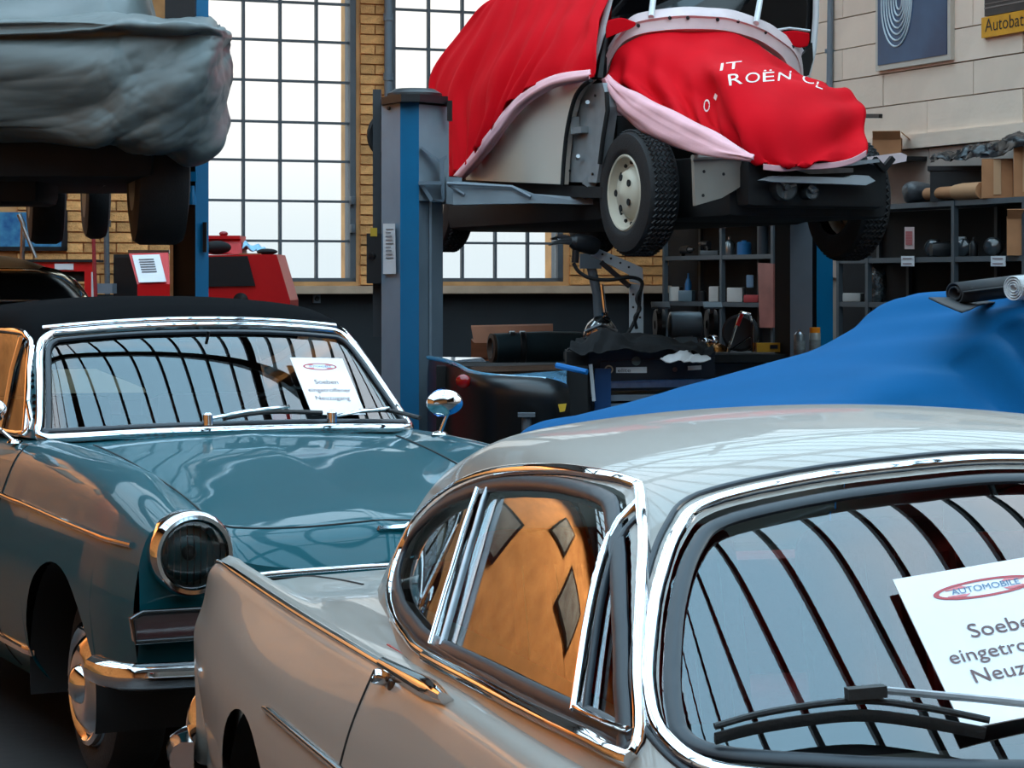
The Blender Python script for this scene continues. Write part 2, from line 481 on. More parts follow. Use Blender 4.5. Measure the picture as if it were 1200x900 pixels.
bricks(u1b + .03, u2a - .01, zsill + .01, 3.95, wall_back)
bricks(u2b + .05, -.02, zsill + .01, 2.45, wall_back)
bricks(onback(20, 300)[0], onback(205, 300)[0], onback(100, 345)[2], 2.3, wall_back)
# sill
struct('trim_1', hbox(u1a - .5, -.05, -.14, .012, onback(400, 344)[2], zsill), mat('stone_sill', (196, 166, 140), .7, var=.12, vscale=7))
# windows
def window(nm, ua, ub, cols, rows_z):
    root = bpy.data.objects.new(nm, None); COL.objects.link(root); loc = HL.w(((ua + ub) / 2, .1, zs)); root.location = tuple(loc); root['wl'] = tuple(loc); root['kind'] = 'structure'
    fr = join(hbox(ua, ua + .05, .02, .16, zs, ztop), hbox(ub - .05, ub, .02, .16, zs, ztop), hbox(ua, ub, .02, .16, zs - .02, zs + .03), hbox(ua, ub, .02, .16, ztop - .05, ztop))
    obj('frame', fr, IRON, root, smooth=False)
    us = cols; zz = rows_z
    for u in us[1:-1]: obj('glazing_bar', hbox(u - .011, u + .011, .05, .09, zs, ztop), IRON, root, smooth=False)
    for z in zz[1:-1]: obj('glazing_bar', hbox(ua, ub, .052, .098, z - .010, z + .010), IRON, root, smooth=False)
    pm = None
    for i in range(len(us) - 1):
        for j in range(len(zz) - 1):
            w, h = us[i + 1] - us[i], zz[j + 1] - zz[j]
            o = obj('pane', HL.g(box(((us[i] + us[i + 1]) / 2, .075, (zz[j] + zz[j + 1]) / 2), (w - .02, .004, h - .02))), PANE, root, smooth=False)
    return root
def rows_for(px, pys):
    z = [onback(px, p, .07)[2] for p in pys]; z = sorted(z)
    while z[-1] + .335 < ztop - .05: z.append(z[-1] + .335)
    return [zs + .01] + z + [ztop - .03]
c1 = [onback(p, 300, .07)[0] for p in (285, 328, 370.5)]
w1 = window('window_1', u1a, u1b, [u1a + .04] + c1 + [u1b - .04], rows_for(370, (282.6, 236, 189, 144, 96, 49, 4)))
c2 = [onback(p, 300, .07)[0] for p in (502, 541.5, 580, 618)]
w2 = window('window_2', u2a, u2b, [u2a + .04] + c2 + [u2b - .04], rows_for(580, (285, 241, 197, 154, 110, 61, 16)))
# latch knobs on the bars, drain pipe between the windows
for pyk in (235, 268): obj('catch', HL.g(rbox(onback(413, pyk, .0), (.04, .06, .07), .012)), IRON, w1)
a = HL.w(onback(456, 300, -.07)); 
single('drain_pipe', join(tube([W(455, 345, a[1]), W(455, -60, a[1])], .033, 12), *[lathe([(.041, -.03), (.041, .03)], W(455, y, a[1]), seg=14, caps=True) for y in (20, 90)]), GREYPAINT, 'grey vertical drain pipe on the brick pier between the windows', 'pipe')
q = HL.w(onback(590, 300, -.05)); q2 = HL.w(onback(714, 300, -.05))
single('conduit', tube([W(697, 250, q2[1]), W(697, 335, q2[1])], .016, 8), GREYPAINT, 'thin grey conduit running down the brick beside the right window', 'pipe')
# right wall: boards
def panels():
    first = {}
    zl = onright(1100, 165)[2] + .06
    vs0 = onright(945, 100)[1] + .6; ve = onright(1200, 100)[1] - 1.2
    r = 0; z = zl
    while z < HT - .1:
        v = vs0 + (.6 if r % 2 else 0)
        while v > ve:
            L = 1.18; o = first.get('a')
            if o is None:
                o = obj('panel', box((0, 0, 0), (.03, L, .226)), PANELMAT, wall_right, smooth=False, org=(0, 0, 0)); first['a'] = o
            else:
                o = o.copy(); COL.objects.link(o); o.parent = wall_right
            o.location = Vector(HL.w((0.0 + random.uniform(-.003, .003), v - L / 2, z + .113))) - Vector(wall_right['wl']); o.rotation_euler = (0, 0, HRZ)
            v -= 1.188
        z += .235; r += 1
    z = zl - .10
    v = vs0
    first.clear()
    k = 0
    while v > ve:
        for zz in (z - .46, z - .92):
            o = first.get('b')
            if o is None:
                o = obj('panel', box((0, 0, 0), (.03, .79, .452)), mat('lower_wall_panel', (172, 158, 148), .8, var=.05, vscale=3, rand=.04), wall_right, smooth=False, org=(0, 0, 0)); first['b'] = o
            else:
                o = o.copy(); COL.objects.link(o); o.parent = wall_right
            o.location = Vector(HL.w((0.0, v - .4, zz + .226))) - Vector(wall_right['wl']); o.rotation_euler = (0, 0, HRZ)
        v -= .8
    return zl
ZL = panels()
struct('trim_2', hbox(-.05, .02, -16, 0, ZL - .10, ZL + .0), PANELMAT)
# conduit on the right wall
q = HL.w(onright(973, 60, -.04))
single('wall_conduit', join(tube([W(972, 104, q[1]), W(974, -60, q[1])], .024, 10), box(W(973, 60, q[1] + .02), (.08, .03, .03))), GREYPAINT, 'grey conduit pipe running up the beige boarded wall', 'pipe')
# ceiling with a glazed barrel vault
U0, U1, V0, V1 = -11.8, -.06, -23.5, -1.2
struct('ceiling', join(hbox(UL, U0, VF, .4, HT, HT + .2), hbox(U1, .3, VG, .4, HT, HT + .2), hbox(U0, U1, V1, .4, HT, HT + .2), hbox(U0, U1, VF, V0, HT, HT + .2)), mat('dark_ceiling', (60, 58, 56), .9))
uc, hw, rise = (U0 + U1) / 2, (U1 - U0) / 2, 2.1
def vault(t, v): # t 0..1 across
    a = math.pi * t; return (uc - hw * math.cos(a), v, HT + .1 + rise * math.sin(a))
A = np.array([[HL.w(vault(i / 40, v)) for v in np.linspace(V0, V1, 8)] for i in range(41)])
sky_root = bpy.data.objects.new('window_3', None); COL.objects.link(sky_root); sky_root.location = tuple(HL.w((uc, (V0 + V1) / 2, HT))); sky_root['wl'] = tuple(sky_root.location); sky_root['kind'] = 'structure'
obj('pane', gridgeo(A), PANE, sky_root, angle=None)
g = Geo()
def bars_arc(v, w, h):
    P = [HL.w(vault(i / 28, v)) for i in range(29)]
    for i in range(28): g.add(*(lambda q: (q.v, q.f))(bar(P[i], P[i + 1], w, h)))
for v in np.arange(V0, V1 + .01, 3.7): bars_arc(v, .20, .26)
aa = np.linspace(0, math.pi, 400); ex = np.stack([-hw * np.cos(aa), rise * np.sin(aa)], -1); al = np.r_[0, np.cumsum(np.linalg.norm(np.diff(ex, axis=0), axis=1))]
nb = 30
for k in range(1, nb):
    t = np.interp(al[-1] * k / nb, al, aa) / math.pi; wv = .15 if k % 8 == 3 else .045
    g.add(*(lambda q: (q.v, q.f))(bar(HL.w(vault(t, V0)), HL.w(vault(t, V1)), wv, .08)))
tag(obj('glazing_bars', g, mat('roof_steel', (34, 35, 37), .6), sky_root, smooth=False), kind='stuff')
g = Geo()
for v in (V0 - .05, V1 + .05):
    P = [HL.w(vault(i / 24, v)) for i in range(25)]; g.add(P, [tuple(range(25))])
struct('gable', g, mat('dark_gable', (70, 66, 62), .9), sky_root, smooth=False)
# tie beams under the vault
for k, v in enumerate((-18.6, -6.0)):
    struct('trim_%d' % (3 + k), join(bar(HL.w((U0, v, HT + .12)), HL.w((U1, v, HT + .12)), .12, .2), *[bar(HL.w((uc + d, v, HT + .12)), HL.w(vault(.5 + d / hw * .32, v)), .07, .07) for d in (-3, -1.5, 0, 1.5, 3)]), mat('roof_steel', (34, 35, 37), .6), smooth=False)
# glazed side wall beside the parked cars, out of the frame to the right, its bars in line with the roof bars
gw_ = bpy.data.objects.new('window_4', None); COL.objects.link(gw_); gw_.location = tuple(HL.w((.15, (VF + VG) / 2, 1.5))); gw_['wl'] = tuple(gw_.location); gw_['kind'] = 'structure'
obj('pane', hbox(.14, .15, VF, VG, 1.5, HT + .1), PANE, gw_, smooth=False)
g = Geo()
for v in np.arange(V0, VG, 3.7): g.add(*(lambda q: (q.v, q.f))(hbox(.08, .2, v - .1, v + .1, 1.5, HT + .1)))
for z in np.arange(1.95, HT, .45): g.add(*(lambda q: (q.v, q.f))(hbox(.10, .18, VF, VG, z - .022, z + .022)))
g.add(*(lambda q: (q.v, q.f))(hbox(.09, .2, VF, VG, HT + .05, HT + .13)))
tag(obj('glazing_bars', g, MATS['roof_steel'], gw_, smooth=False), kind='stuff')
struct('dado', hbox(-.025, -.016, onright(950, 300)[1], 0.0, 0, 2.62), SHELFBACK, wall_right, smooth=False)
# framed pictures on the brick wall at the left, seen only in reflections
for k, (u, z, w, h) in enumerate(((-12.3, 4.1, .5, .6), (-11.3, 3.5, .75, .5), (-10.3, 4.0, .5, .6), (-9.3, 3.0, .6, .5))):
    t_ = thing('framed_picture', ('tall framed grey picture at the far left end of the back brick wall', 'wide framed grey picture second from the left on the back brick wall', 'tall framed grey picture third from the left on the back brick wall', 'wide framed grey picture nearest the windows on the back brick wall')[k], 'picture', HL.w((u, -.03, z - h / 2)), 'framed pictures on the back brick wall')
    obj('frame', hbox(u - w / 2 - .05, u + w / 2 + .05, -.03, .012, z - h / 2 - .05, z + h / 2 + .05), BLACK, t_, smooth=False)
    obj('print', hbox(u - w / 2, u + w / 2, -.035, -.02, z - h / 2, z + h / 2), mat('picture_print', (110, 118, 126), .4, var=.4, vscale=5), t_, smooth=False)
# added warm lamps, out of view, brightening the brick for the side-window reflection
for k, u in enumerate((-12.3, -11.0, -9.7)):
    t_ = thing('added_lamp', ('added warm bracket lamp over the leftmost framed picture, out of view', 'added warm bracket lamp over the middle framed pictures, out of view', 'added warm bracket lamp over the framed picture nearest the windows, out of view')[k], 'lamp', HL.w((u, 0, 5.0)), 'added bracket lamps over the framed pictures')
    tip = HL.w((u, -1.3, 5.0)); dr = Vector(HL.w((u, 0, 2.6)) - tip).normalized()
    obj('bracket', tube([HL.w((u, .012, 5.0)), HL.w((u, -.9, 5.08)), tip], .015, 8), BLACK, t_)
    obj('shade', lathe([(.05, -.06), (.08, 0), (.15, .12)], tip, dr, 20), BLACK, t_)
    lt_ = bpy.data.lights.new('added_spot', 'SPOT'); lt_.energy = 420; lt_.color = (1.0, .74, .46); lt_.spot_size = R(110); lt_.spot_blend = .6; lt_.shadow_soft_size = .05
    lo = bpy.data.objects.new('added_spot', lt_); COL.objects.link(lo); lo.parent = t_; lo.location = Vector(tip) + dr * .05 - Vector(t_['wl']); lo.rotation_euler = dr.to_track_quat('-Z', 'Y').to_euler()

# ------------------------------------------------------------------ posters and signs on the right wall
def quad_right(p, u0, u1):
    P = [onright(x, y, u0) for x, y in p]; return HL.g(prism(P, (u1 - u0, 0, 0)))
def rq(px0, px1, y0a, y1a, y0b, y1b): return [(px0, y0a), (px1, y0b), (px1, y1b), (px0, y1a)]
po = HL.w(onright(1077, 84, -.03))
pt = thing('poster', 'framed dark blue poster with a pale ringed drawing on the boarded wall', 'poster', po)
za, zb = onright(1033, 84)[2], onright(1033, -40)[2]; va, vb = onright(1033, 40)[1], onright(1121, 40)[1]
obj('frame', hbox(-.05, -.015, vb, va, za, zb), mat('pale_frame', (190, 182, 170), .4), pt, smooth=False)
obj('print', hbox(-.056, -.03, vb + .04, va - .04, za + .04, zb - .04), mat('poster_print', (16, 42, 80), .35, rgb2=(50, 88, 124), vscale=1.6), pt, smooth=False)
rg = Geo(); cc = np.array([-.0585, (va * .66 + vb * .34), za + .48])
for k in range(7):
    r = .05 + .035 * k
    pth = [HL.w(cc + np.array([0, .8 * r * math.cos(t) + .02 * k * .3, 1.25 * r * math.sin(t)])) for t in np.linspace(0, 2 * math.pi, 36)[:-1]]
    rg.add(*(lambda q: (q.v, q.f))(tube(pth, .007, 5, closed=True)))
obj('ring_drawing', rg, mat('poster_white', (196, 210, 216), .6), pt)
# battery sign
a0 = onright(1153, 45, -.03); a1 = onright(1200, 38, -.03); vA = a0[1]; zA = a0[2]; zB = onright(1153, 21, -.03)[2]; vB = vA - 1.05
st = thing('wall_sign', 'black and yellow battery advertising sign on the boarded wall, cut by frame', 'sign', HL.w((-.03, (vA + vB) / 2, zA)))
obj('yellow_board', hbox(-.05, -.015, vB, vA, zA, zB), mat('yellow_enamel', (216, 150, 12), .45, var=.1, vscale=12), st, smooth=False)
obj('dark_board', hbox(-.045, -.015, vB + .02, vA - .03, zB + .005, zB + .75), mat('dark_sign_print', (52, 48, 46), .45, var=.3, vscale=8), st, smooth=False)
gl_ = text_on('Autobatterien', HL.w((-.052, vA - .045, zA + .038)), -HL.l, HL.u, .088, center=False, width=.78)
obj('lettering', gl_, mat('sign_black_ink', (24, 16, 10), .5), st, smooth=False)
cr_ = HL.w((-.05, vA - .36, zB + .22))
obj('round_emblem', lathe([(.085, 0), (.10, .004), (.11, 0)], cr_, -HL.f, 32), mat('sign_white_ink', (220, 214, 205), .5), st)
obj('rule', join(hbox(-.048, -.04, vB, vA - .03, zB + .055, zB + .065), hbox(-.048, -.04, vB, vA - .03, zB + .085, zB + .09)), mat('sign_grey_ink', (120, 110, 104), .5), st, smooth=False)
# ------------------------------------------------------------------ car building blocks
def dome(Ff, c, naz, nel, el0=0.0, rmax=4.5):
    """closed smooth hull: for every direction from c the point where the implicit function Ff turns positive"""
    az = np.linspace(0, 2 * math.pi, naz, endpoint=False); el = np.linspace(el0, math.pi / 2, nel)
    A, E_ = np.meshgrid(az, el, indexing='ij')
    D = np.stack([np.cos(E_) * np.cos(A), np.cos(E_) * np.sin(A), np.sin(E_)], -1)
    lo = np.zeros(A.shape); hi = np.full(A.shape, rmax); c = np.asarray(c, float)
    for _ in range(46):
        m = (lo + hi) / 2; ins = Ff(c + D * m[..., None]) < 0
        lo = np.where(ins, m, lo); hi = np.where(ins, hi, m)
    return c + D * lo[..., None]          # naz x nel x 3 local points
def grad(Ff, P, e=1e-3):
    P = np.asarray(P, float); G = np.stack([Ff(P + np.eye(3)[i] * e) - Ff(P - np.eye(3)[i] * e) for i in range(3)], -1)
    return G / np.linalg.norm(G, axis=-1, keepdims=True)
def smax(k, *a):
    m = np.max(a, axis=0); return m + np.log(sum(np.exp(k * (x - m)) for x in a)) / k
def cut_dome(P, N, masks, fr, inward=.007):
    """split the hull into the frame shell and the panes given by boolean face masks"""
    na, ne = P.shape[:2]; idx = np.arange(na * ne).reshape(na, ne)
    i2 = np.roll(idx, -1, 0)
    Q = np.stack([idx[:, :-1], i2[:, :-1], i2[:, 1:], idx[:, 1:]], -1)    # naz x nel-1 x 4
    V = P.reshape(-1, 3); NN = N.reshape(-1, 3)
    def take(mask, off):
        q = Q[mask]; used = np.unique(q); mp = -np.ones(len(V), int); mp[used] = np.arange(len(used))
        g = Geo(); g.v = [tuple(p) for p in fr.w(V[used] + NN[used] * off)]
        g.f = [tuple(int(x) for x in (f[:3] if f[2] == f[3] else f)) for f in mp[q]]
        return g
    rest = np.ones(Q.shape[:2], bool); out = []
    for m, off in masks:
        out.append(take(m & rest, off)); rest &= ~m
    return take(rest, 0), out
def centers(P):
    P2 = np.roll(P, -1, 0); return (P[:, :-1] + P2[:, :-1] + P2[:, 1:] + P[:, 1:]) / 4
def body(fr, xs, ctrl, z0f, nside, ntop, kside, warp=None):
    """lower body skin: control points per station (functions of x) from sill to centre line, mirrored"""
    rows = []
    for x in xs:
        C = np.array([[float(cy_(x)), float(cz(x))] for cy_, cz in ctrl])
        D = catmull(C, 10); s1 = D[:kside * 10 + 1]; s2 = D[kside * 10:]
        z0 = z0f(x)
        if z0 > s1[0, 1]:
            k = int(np.argmax(s1[:, 1] > z0)); a, b = s1[k - 1], s1[k]; t = (z0 - a[1]) / (b[1] - a[1] + 1e-9); s1 = np.vstack([a + (b - a) * t, s1[k:]])
        def rs(S, n):
            L = np.r_[0, np.cumsum(np.linalg.norm(np.diff(S, axis=0), axis=1))]; t = np.linspace(0, L[-1], n)
            return np.stack([np.interp(t, L, S[:, 0]), np.interp(t, L, S[:, 1])], -1)
        S = np.vstack([rs(s1, nside), rs(s2, ntop)[1:]])
        X = np.full(len(S), x) if warp is None else np.array([warp(x, p[0], p[1]) for p in S])
        half = np.stack([X, -S[:, 0], S[:, 1]], -1)
        mir = half[:-1][::-1] * np.array([1, -1, 1]); rows.append(np.vstack([half, mir]))
    return np.array(rows)                 # stations x points x 3 local
def skin(fr, A, mask=None):
    n, m = A.shape[:2]; V = A.reshape(-1, 3); g = Geo()
    idx = np.arange(n * m).reshape(n, m); Q = np.stack([idx[:-1, :-1], idx[:-1, 1:], idx[1:, 1:], idx[1:, :-1]], -1)
    q = Q[mask] if mask is not None else Q.reshape(-1, 4)
    used = np.unique(q); mp = -np.ones(len(V), int); mp[used] = np.arange(len(used))
    g.v = [tuple(p) for p in fr.w(V[used])]; g.f = [tuple(int(x) for x in f) for f in mp[q]]; return g
def gcent(A): return (A[:-1, :-1] + A[:-1, 1:] + A[1:, 1:] + A[1:, :-1]) / 4
def stations(x0, x1, n, arches):
    s = list(np.linspace(x0, x1, n))
    for xc, r in arches:
        s += [xc - r - .002, xc - r + .0005, xc + r - .0005, xc + r + .002] + [xc + r * math.cos(t) for t in np.linspace(.05, math.pi - .05, 22)]
    return np.array(sorted(set(round(v, 5) for v in s), reverse=True))
def archf(zs, arches):
    def f(x):
        z = zs
        for xc, r, zc in arches:
            if abs(x - xc) < r: z = max(z, zc + math.sqrt(r * r - (x - xc) ** 2))
        return z
    return f
def wheel(fr, c, r, w, rim_r, side, root, kind='hubcap', M=None, wide=None, camber=0.0):
    """c local centre of the outer face; side -1 = right side of the car (outer face towards -y)"""
    ax = fr.l * side
    C0 = fr.w(np.array(c))
    def L(prof, seg=48): return lathe(prof, C0, ax, seg)
    tw = w; rr = rim_r + .012
    t = obj('tyre', L([(rr, -tw + .03), (rr + .01, -tw + .008), (r * .93, -tw), (r * .99, -tw + .02), (r, -tw + .05), (r + .001, -tw * .5), (r, -.05), (r * .99, -.02), (r * .93, 0), (rr + .03, .004), (rr + .008, -.004), (rr, -.02)]), TYRE, root)
    return t

def tunnel(fr, c, r, depth, s, zmin):
    """wheel house: upper half tunnel with its inner wall; c local centre on the flank, s = side sign"""
    th = np.linspace(-.25, math.pi + .25, 30)
    rows = [[(c[0] + r * math.cos(t), c[1] - s * d, max(zmin, c[2] + r * math.sin(t))) for t in th] for d in (0, depth * .5, depth)]
    rows.append([(c[0] + .01 * r * math.cos(t), c[1] - s * depth, c[2] + .1) for t in th])
    return gridgeo(fr.w(np.array(rows)))

def snap(P, mask, poly, axes, ev):
    """move the hull vertices on the rim of a face mask exactly onto the outline poly (given in the two axes); ev((a, b), vertex) gives the surface point"""
    na, ne = P.shape[:2]; idx = np.arange(na * ne).reshape(na, ne); i2 = np.roll(idx, -1, 0)
    Q = np.stack([idx[:, :-1], i2[:, :-1], i2[:, 1:], idx[:, 1:]], -1)
    ins = np.zeros(na * ne, bool); out = np.zeros(na * ne, bool); ins[Q[mask].ravel()] = True; out[Q[~mask].ravel()] = True
    rim = np.where(ins & out)[0]; V = P.reshape(-1, 3); pl = np.asarray(poly); A = pl; B = np.roll(pl, -1, 0); D = B - A; L2 = (D ** 2).sum(1) + 1e-15
    for v in rim:
        q = V[v][list(axes)]; t = np.clip(((q - A) * D).sum(1) / L2, 0, 1); C = A + D * t[:, None]; k = int(np.argmin(((C - q) ** 2).sum(1)))
        V[v] = ev(C[k], V[v])
    return V.reshape(P.shape)
# ------------------------------------------------------------------ teal convertible
Qf = Frame(-.673, 7.652, .45)
def make_convertible():
    root = thing('convertible', 'teal vintage convertible with black fabric top and notice in windscreen', 'car', Qf.w((-1.3, 0, 0.0)))
    w0 = lambda p: Qf.w(np.array(p, float))
    ar = [(.06, .375, .285), (-2.59, .36, .285)]
    xs = stations(.775, -3.62, 96, [(a, b) for a, b, _ in ar])
    K = lambda *p: spl([q[0] for q in p], [q[1] for q in p])
    cst = lambda v: (lambda x: v)
    crest = K((.775, .855), (.70, .872), (.5, .915), (.26, .952), (-.2, .978), (-.6, .985), (-1.5, .955), (-2.6, .93), (-3.3, .90), (-3.62, .85))
    hood = K((.775, .70), (.74, .745), (.70, .785), (.65, .808), (.45, .852), (.2, .893), (0, .925), (-.3, .972), (-.6, 1.005), (-.8, .99), (-1.5, .96), (-2.7, .95), (-3.3, .90), (-3.62, .80))
    hood2 = lambda x: hood(x) - .011
    val = lambda x: hood(x) + .32 * (crest(x) - hood(x)) - .022
    ym = K((.775, .79), (.5, .815), (0, .83), (-1, .835), (-2.6, .83), (-3.62, .76))
    ctrl = [(cst(.70), cst(.20)), (lambda x: ym(x) - .035, cst(.33)), (ym, cst(.56)), (lambda x: ym(x) - .015, cst(.72)), (lambda x: ym(x) - .035, lambda x: .79 + .02 * (x < -.5)),
            (lambda x: .745, lambda x: crest(x) - .045), (lambda x: .665, crest), (lambda x: .585, lambda x: crest(x) - .012 - .03 * max(0, min(1, (x - .3) / .4))), (lambda x: .50, val), (lambda x: .27, hood2), (lambda x: 0.0, hood)]
    z0a = archf(.20, ar); z0 = lambda x: max(z0a(x), .43 if x > .436 else .2)
    A = body(Qf, xs, ctrl, z0, 26, 34, 4)
    Cc = gcent(A); X, Y, Z = Cc[..., 0], Cc[..., 1], Cc[..., 2]
    ns = 26
    js = np.minimum(np.arange(Cc.shape[1]), Cc.shape[1] - 1 - np.arange(Cc.shape[1]))[None, :] * np.ones((Cc.shape[0], 1))
    cab = (X < -.72) & (X > -2.55) & (np.abs(Y) < .62)
    fedge = .515 + .03 * np.clip(-(X - .1) / .7, 0, 1)
    hoodm = (X > -.50) & (X < .655) & (np.abs(Y) < fedge) & ~cab & (js > ns)
    bootm = (X < -2.75) & (X > -3.5) & (np.abs(Y) < .5) & (js > ns)
    door = (X < -.66) & (X > -1.78) & (js < ns + 3)
    dR, dL = door & (Y < 0), door & (Y > 0)
    bd = ~(cab | hoodm | bootm | door)
    shell = obj('body', skin(Qf, A, bd), TEAL, root, angle=60)
    obj('bonnet', skin(Qf, A, hoodm), TEAL, root, angle=60)
    obj('boot_lid', skin(Qf, A, bootm), TEAL, root, angle=60)
    d1 = obj('door', skin(Qf, A, dR), TEAL, root, angle=60); obj('door', skin(Qf, A, dL), TEAL, root, angle=60)
    whole = skin(Qf, A, ~cab); bv = bvh_of(whole)
    # front face
    i0 = 0; sec = A[0]; n = sec.shape[0]
    top = sec[ns - 6: n - ns + 6]
    F_ = np.array([[np.array([.775 + .012 * math.sin(math.pi * t) - .05 * t ** 3, p[1] * (1 - .0 * t), p[2] * (1 - t) + .37 * t]) for p in top] for t in np.linspace(0, 1, 14)])
    obj('front_panel', gridgeo(Qf.w(F_)), TEAL, root, angle=60)
    sec = A[-1]; top = sec[ns - 6: n - ns + 6]
    F_ = np.array([[np.array([-3.62 - .02 * math.sin(math.pi * t), p[1], p[2] * (1 - t) + .37 * t]) for p in top] for t in np.linspace(0, 1, 8)])
    obj('rear_panel', gridgeo(Qf.w(F_)), TEAL, root, angle=60)
    # seams of bonnet and door
    def seam(ps, r=.0035):
        path = []
        for x, y in ps:
            h = bv.ray_cast(Vector(w0((x, y, 1.6))), Vector((0, 0, -1)))
            if h[0] is not None: path.append(h[0] + Vector((0, 0, .0005)))
        return tube(path, r, 6)
    hs = lambda s: [(x, s * (.515 + .03 * min(1, max(0, -(x - .1) / .7)))) for x in np.linspace(-.5, .60, 30)]
    sm = join(seam(hs(-1)), seam(hs(1)), seam([(.655, y) for y in np.linspace(-.45, .45, 20)] ), seam([(.60 + .055 * math.sin(t), -.515 + .065 * (1 - math.cos(t))) for t in np.linspace(0, math.pi / 2, 8)]), seam([(.60 + .055 * math.sin(t), .515 - .065 * (1 - math.cos(t))) for t in np.linspace(0, math.pi / 2, 8)]))
    obj('bonnet_gap', sm, MATTE, root)
    # headlamps
    for s in (-1, 1):
        c = w0((.80, s * .632, .752)); ax = Qf.f
        pod = lathe([(.100, -.30), (.116, -.12), (.118, 0.0)], c, ax, 40)
        h = obj('headlamp', lathe([(.119, -.05), (.121, .0), (.119, .022), (.110, .036), (.099, .034), (.094, .022)], c, ax, 48), CHROME, root)
        obj('lamp_pod', pod, TEAL, root)
        obj('reflector', lathe([(.094, .02), (.08, -.02), (.05, -.05), (.02, -.062), (0.001, -.064)], c, ax, 40), mat('lamp_reflector', (206, 208, 210), .3, .45), h)
        obj('bulb_shield', join(sphere(c - ax * .02, .022, (1, 1, 1), 16, 10)), BLACK, h)
        lens = [(.0961 * math.sin(t), .024 + .016 * math.cos(t)) for t in np.linspace(math.pi / 2, 0.01, 8)]
        obj('lens', lathe(lens, c, ax, 40), glass_mat('lamp_lens', (.9, .92, .92), 1.7), h)
        fl = Geo()
        for k in range(-4, 5):
            y = k * .019; hh = math.sqrt(max(0, .085 ** 2 - y * y))
            fl.add(*(lambda q: (q.v, q.f))(tube([c + Qf.l * y + np.array([0, 0, -hh]) + ax * .022, c + Qf.l * y + ax * .03, c + Qf.l * y + np.array([0, 0, hh]) + ax * .022], .0016, 4)))
        obj('lens_ribs', fl, glass_mat('lamp_lens', (.9, .92, .92), 1.7), h)
    # indicator lamps
    for s in (-1, 1):
        P = [(.795, s * y, z) for y, z in ((.80, .52), (.81, .585), (.78, .60), (.56, .60), (.54, .585), (.54, .52))]
        ind = obj('indicator_lamp', prism([w0(p) for p in P], Qf.f * .035), mat('dark_red_lens', (50, 14, 13), .18, coat=1.0), root)
        obj('lamp_surround', strip([w0((.832, p[1], p[2])) for p in P], [Qf.f] * 6, .016, .008, closed=True), mat('dark_chrome', (90, 92, 94), .2, 1.0), ind)
    # bumper, two-piece with swept ends
    bp = catmull([(.73, -.885, .44), (.83, -.865, .436), (.885, -.79, .432), (.905, -.55, .430), (.93, 0, .43), (.905, .55, .43), (.885, .79, .432), (.83, .865, .436), (.73, .885, .44)], 8)
    nr = []
    for i in range(len(bp)):
        t = bp[min(i + 1, len(bp) - 1)] - bp[max(i - 1, 0)]; t /= np.linalg.norm(t); nr.append(np.array([t[1], -t[0], 0]))
    nr = [(-q if q[0] < 0 and abs(p[1]) < .8 else q) for q, p in zip(nr, bp)]
    nw = [Qf.f * q[0] + Qf.l * q[1] for q in nr]
    nw = [q if q @ (Qf.w(p) - Qf.w((0., 0, 0.43))) > 0 else -q for q, p in zip(nw, bp)]
    obj('bumper', strip(Qf.w(bp), nw, .075, .035), CHROME, root)
    # grille
    gr = obj('grille', join(Qf.g(box((.775, 0, .57), (.05, 1.00, .20)))), MATTE, root, smooth=False)
    for k in range(5): obj('grille_bar', Qf.g(box((.803, 0, .50 + k * .035), (.008, .97, .006))), STEEL, gr, smooth=False)
    tp = catmull([(.79, -.52, .60), (.80, -.50, .66), (.808, -.44, .682), (.82, -.2, .69), (.825, 0, .692), (.82, .2, .69), (.808, .44, .682), (.80, .50, .66), (.79, .52, .60)], 6)
    obj('grille_surround', strip(Qf.w(tp), [Qf.f] * len(tp), .016, .012), CHROME, gr)
    # small bonnet badge
    e = shoot(bv, 462, 621)
    if e:
        b0 = Vector(e[0]); nn = Vector(e[1])
        lt = Vector(Qf.l)
        obj('bonnet_badge', join(bar(b0 - lt * .05 + nn * .008, b0 + lt * .03 + nn * .008, .012, .01, nn), bar(b0 + lt * .03 + nn * .008, b0 + lt * .035 + nn * .03 + Vector(Qf.f) * .02, .012, .01, nn), bar(b0 - lt * .05 + nn * .008, b0 - lt * .03 - Vector(Qf.f) * .03 + nn * .01, .012, .01, nn), bar(b0 - lt * .0 + nn * .008 - Vector(Qf.f) * .02, b0 + lt * .06 + nn * .012, .01, .01, nn)), CHROME, root)
    # side mouldings and sill trim
    for s in (-1, 1):
        path = []; nn = []
        for x in np.linspace(.70, -3.4, 90):
            h = bv.ray_cast(Vector(w0((x, s * 1.5, .772 + .035 * (0 if x > .5 else min(1, (.5 - x) / 1.3))))), Vector(Qf.l * -s))
            if h[0] is not None: path.append(h[0]); nn.append(Vector(Qf.l * s))
        if len(path) > 2: obj('side_moulding', strip(path, nn, .018, .011), CHROME, root)
        path = []; nn = []
        for x in np.linspace(-.315, -2.2, 40):
            h = bv.ray_cast(Vector(w0((x, s * 1.5, .335))), Vector(Qf.l * -s))
            if h[0] is not None: path.append(h[0]); nn.append(Vector(Qf.l * s))
        if len(path) > 2: obj('sill_trim', strip(path, nn, .032, .014), CHROME, root)
        gp = []
        for z in np.linspace(.24, .985, 30):
            h = bv.ray_cast(Vector(w0((-.66 - .03 * math.sin((z - .24) * 4), s * 1.5, z))), Vector(Qf.l * -s))
            if h[0] is not None: gp.append(h[0])
        if len(gp) > 2: obj('door_gap', tube(gp, .004, 6), MATTE, root)
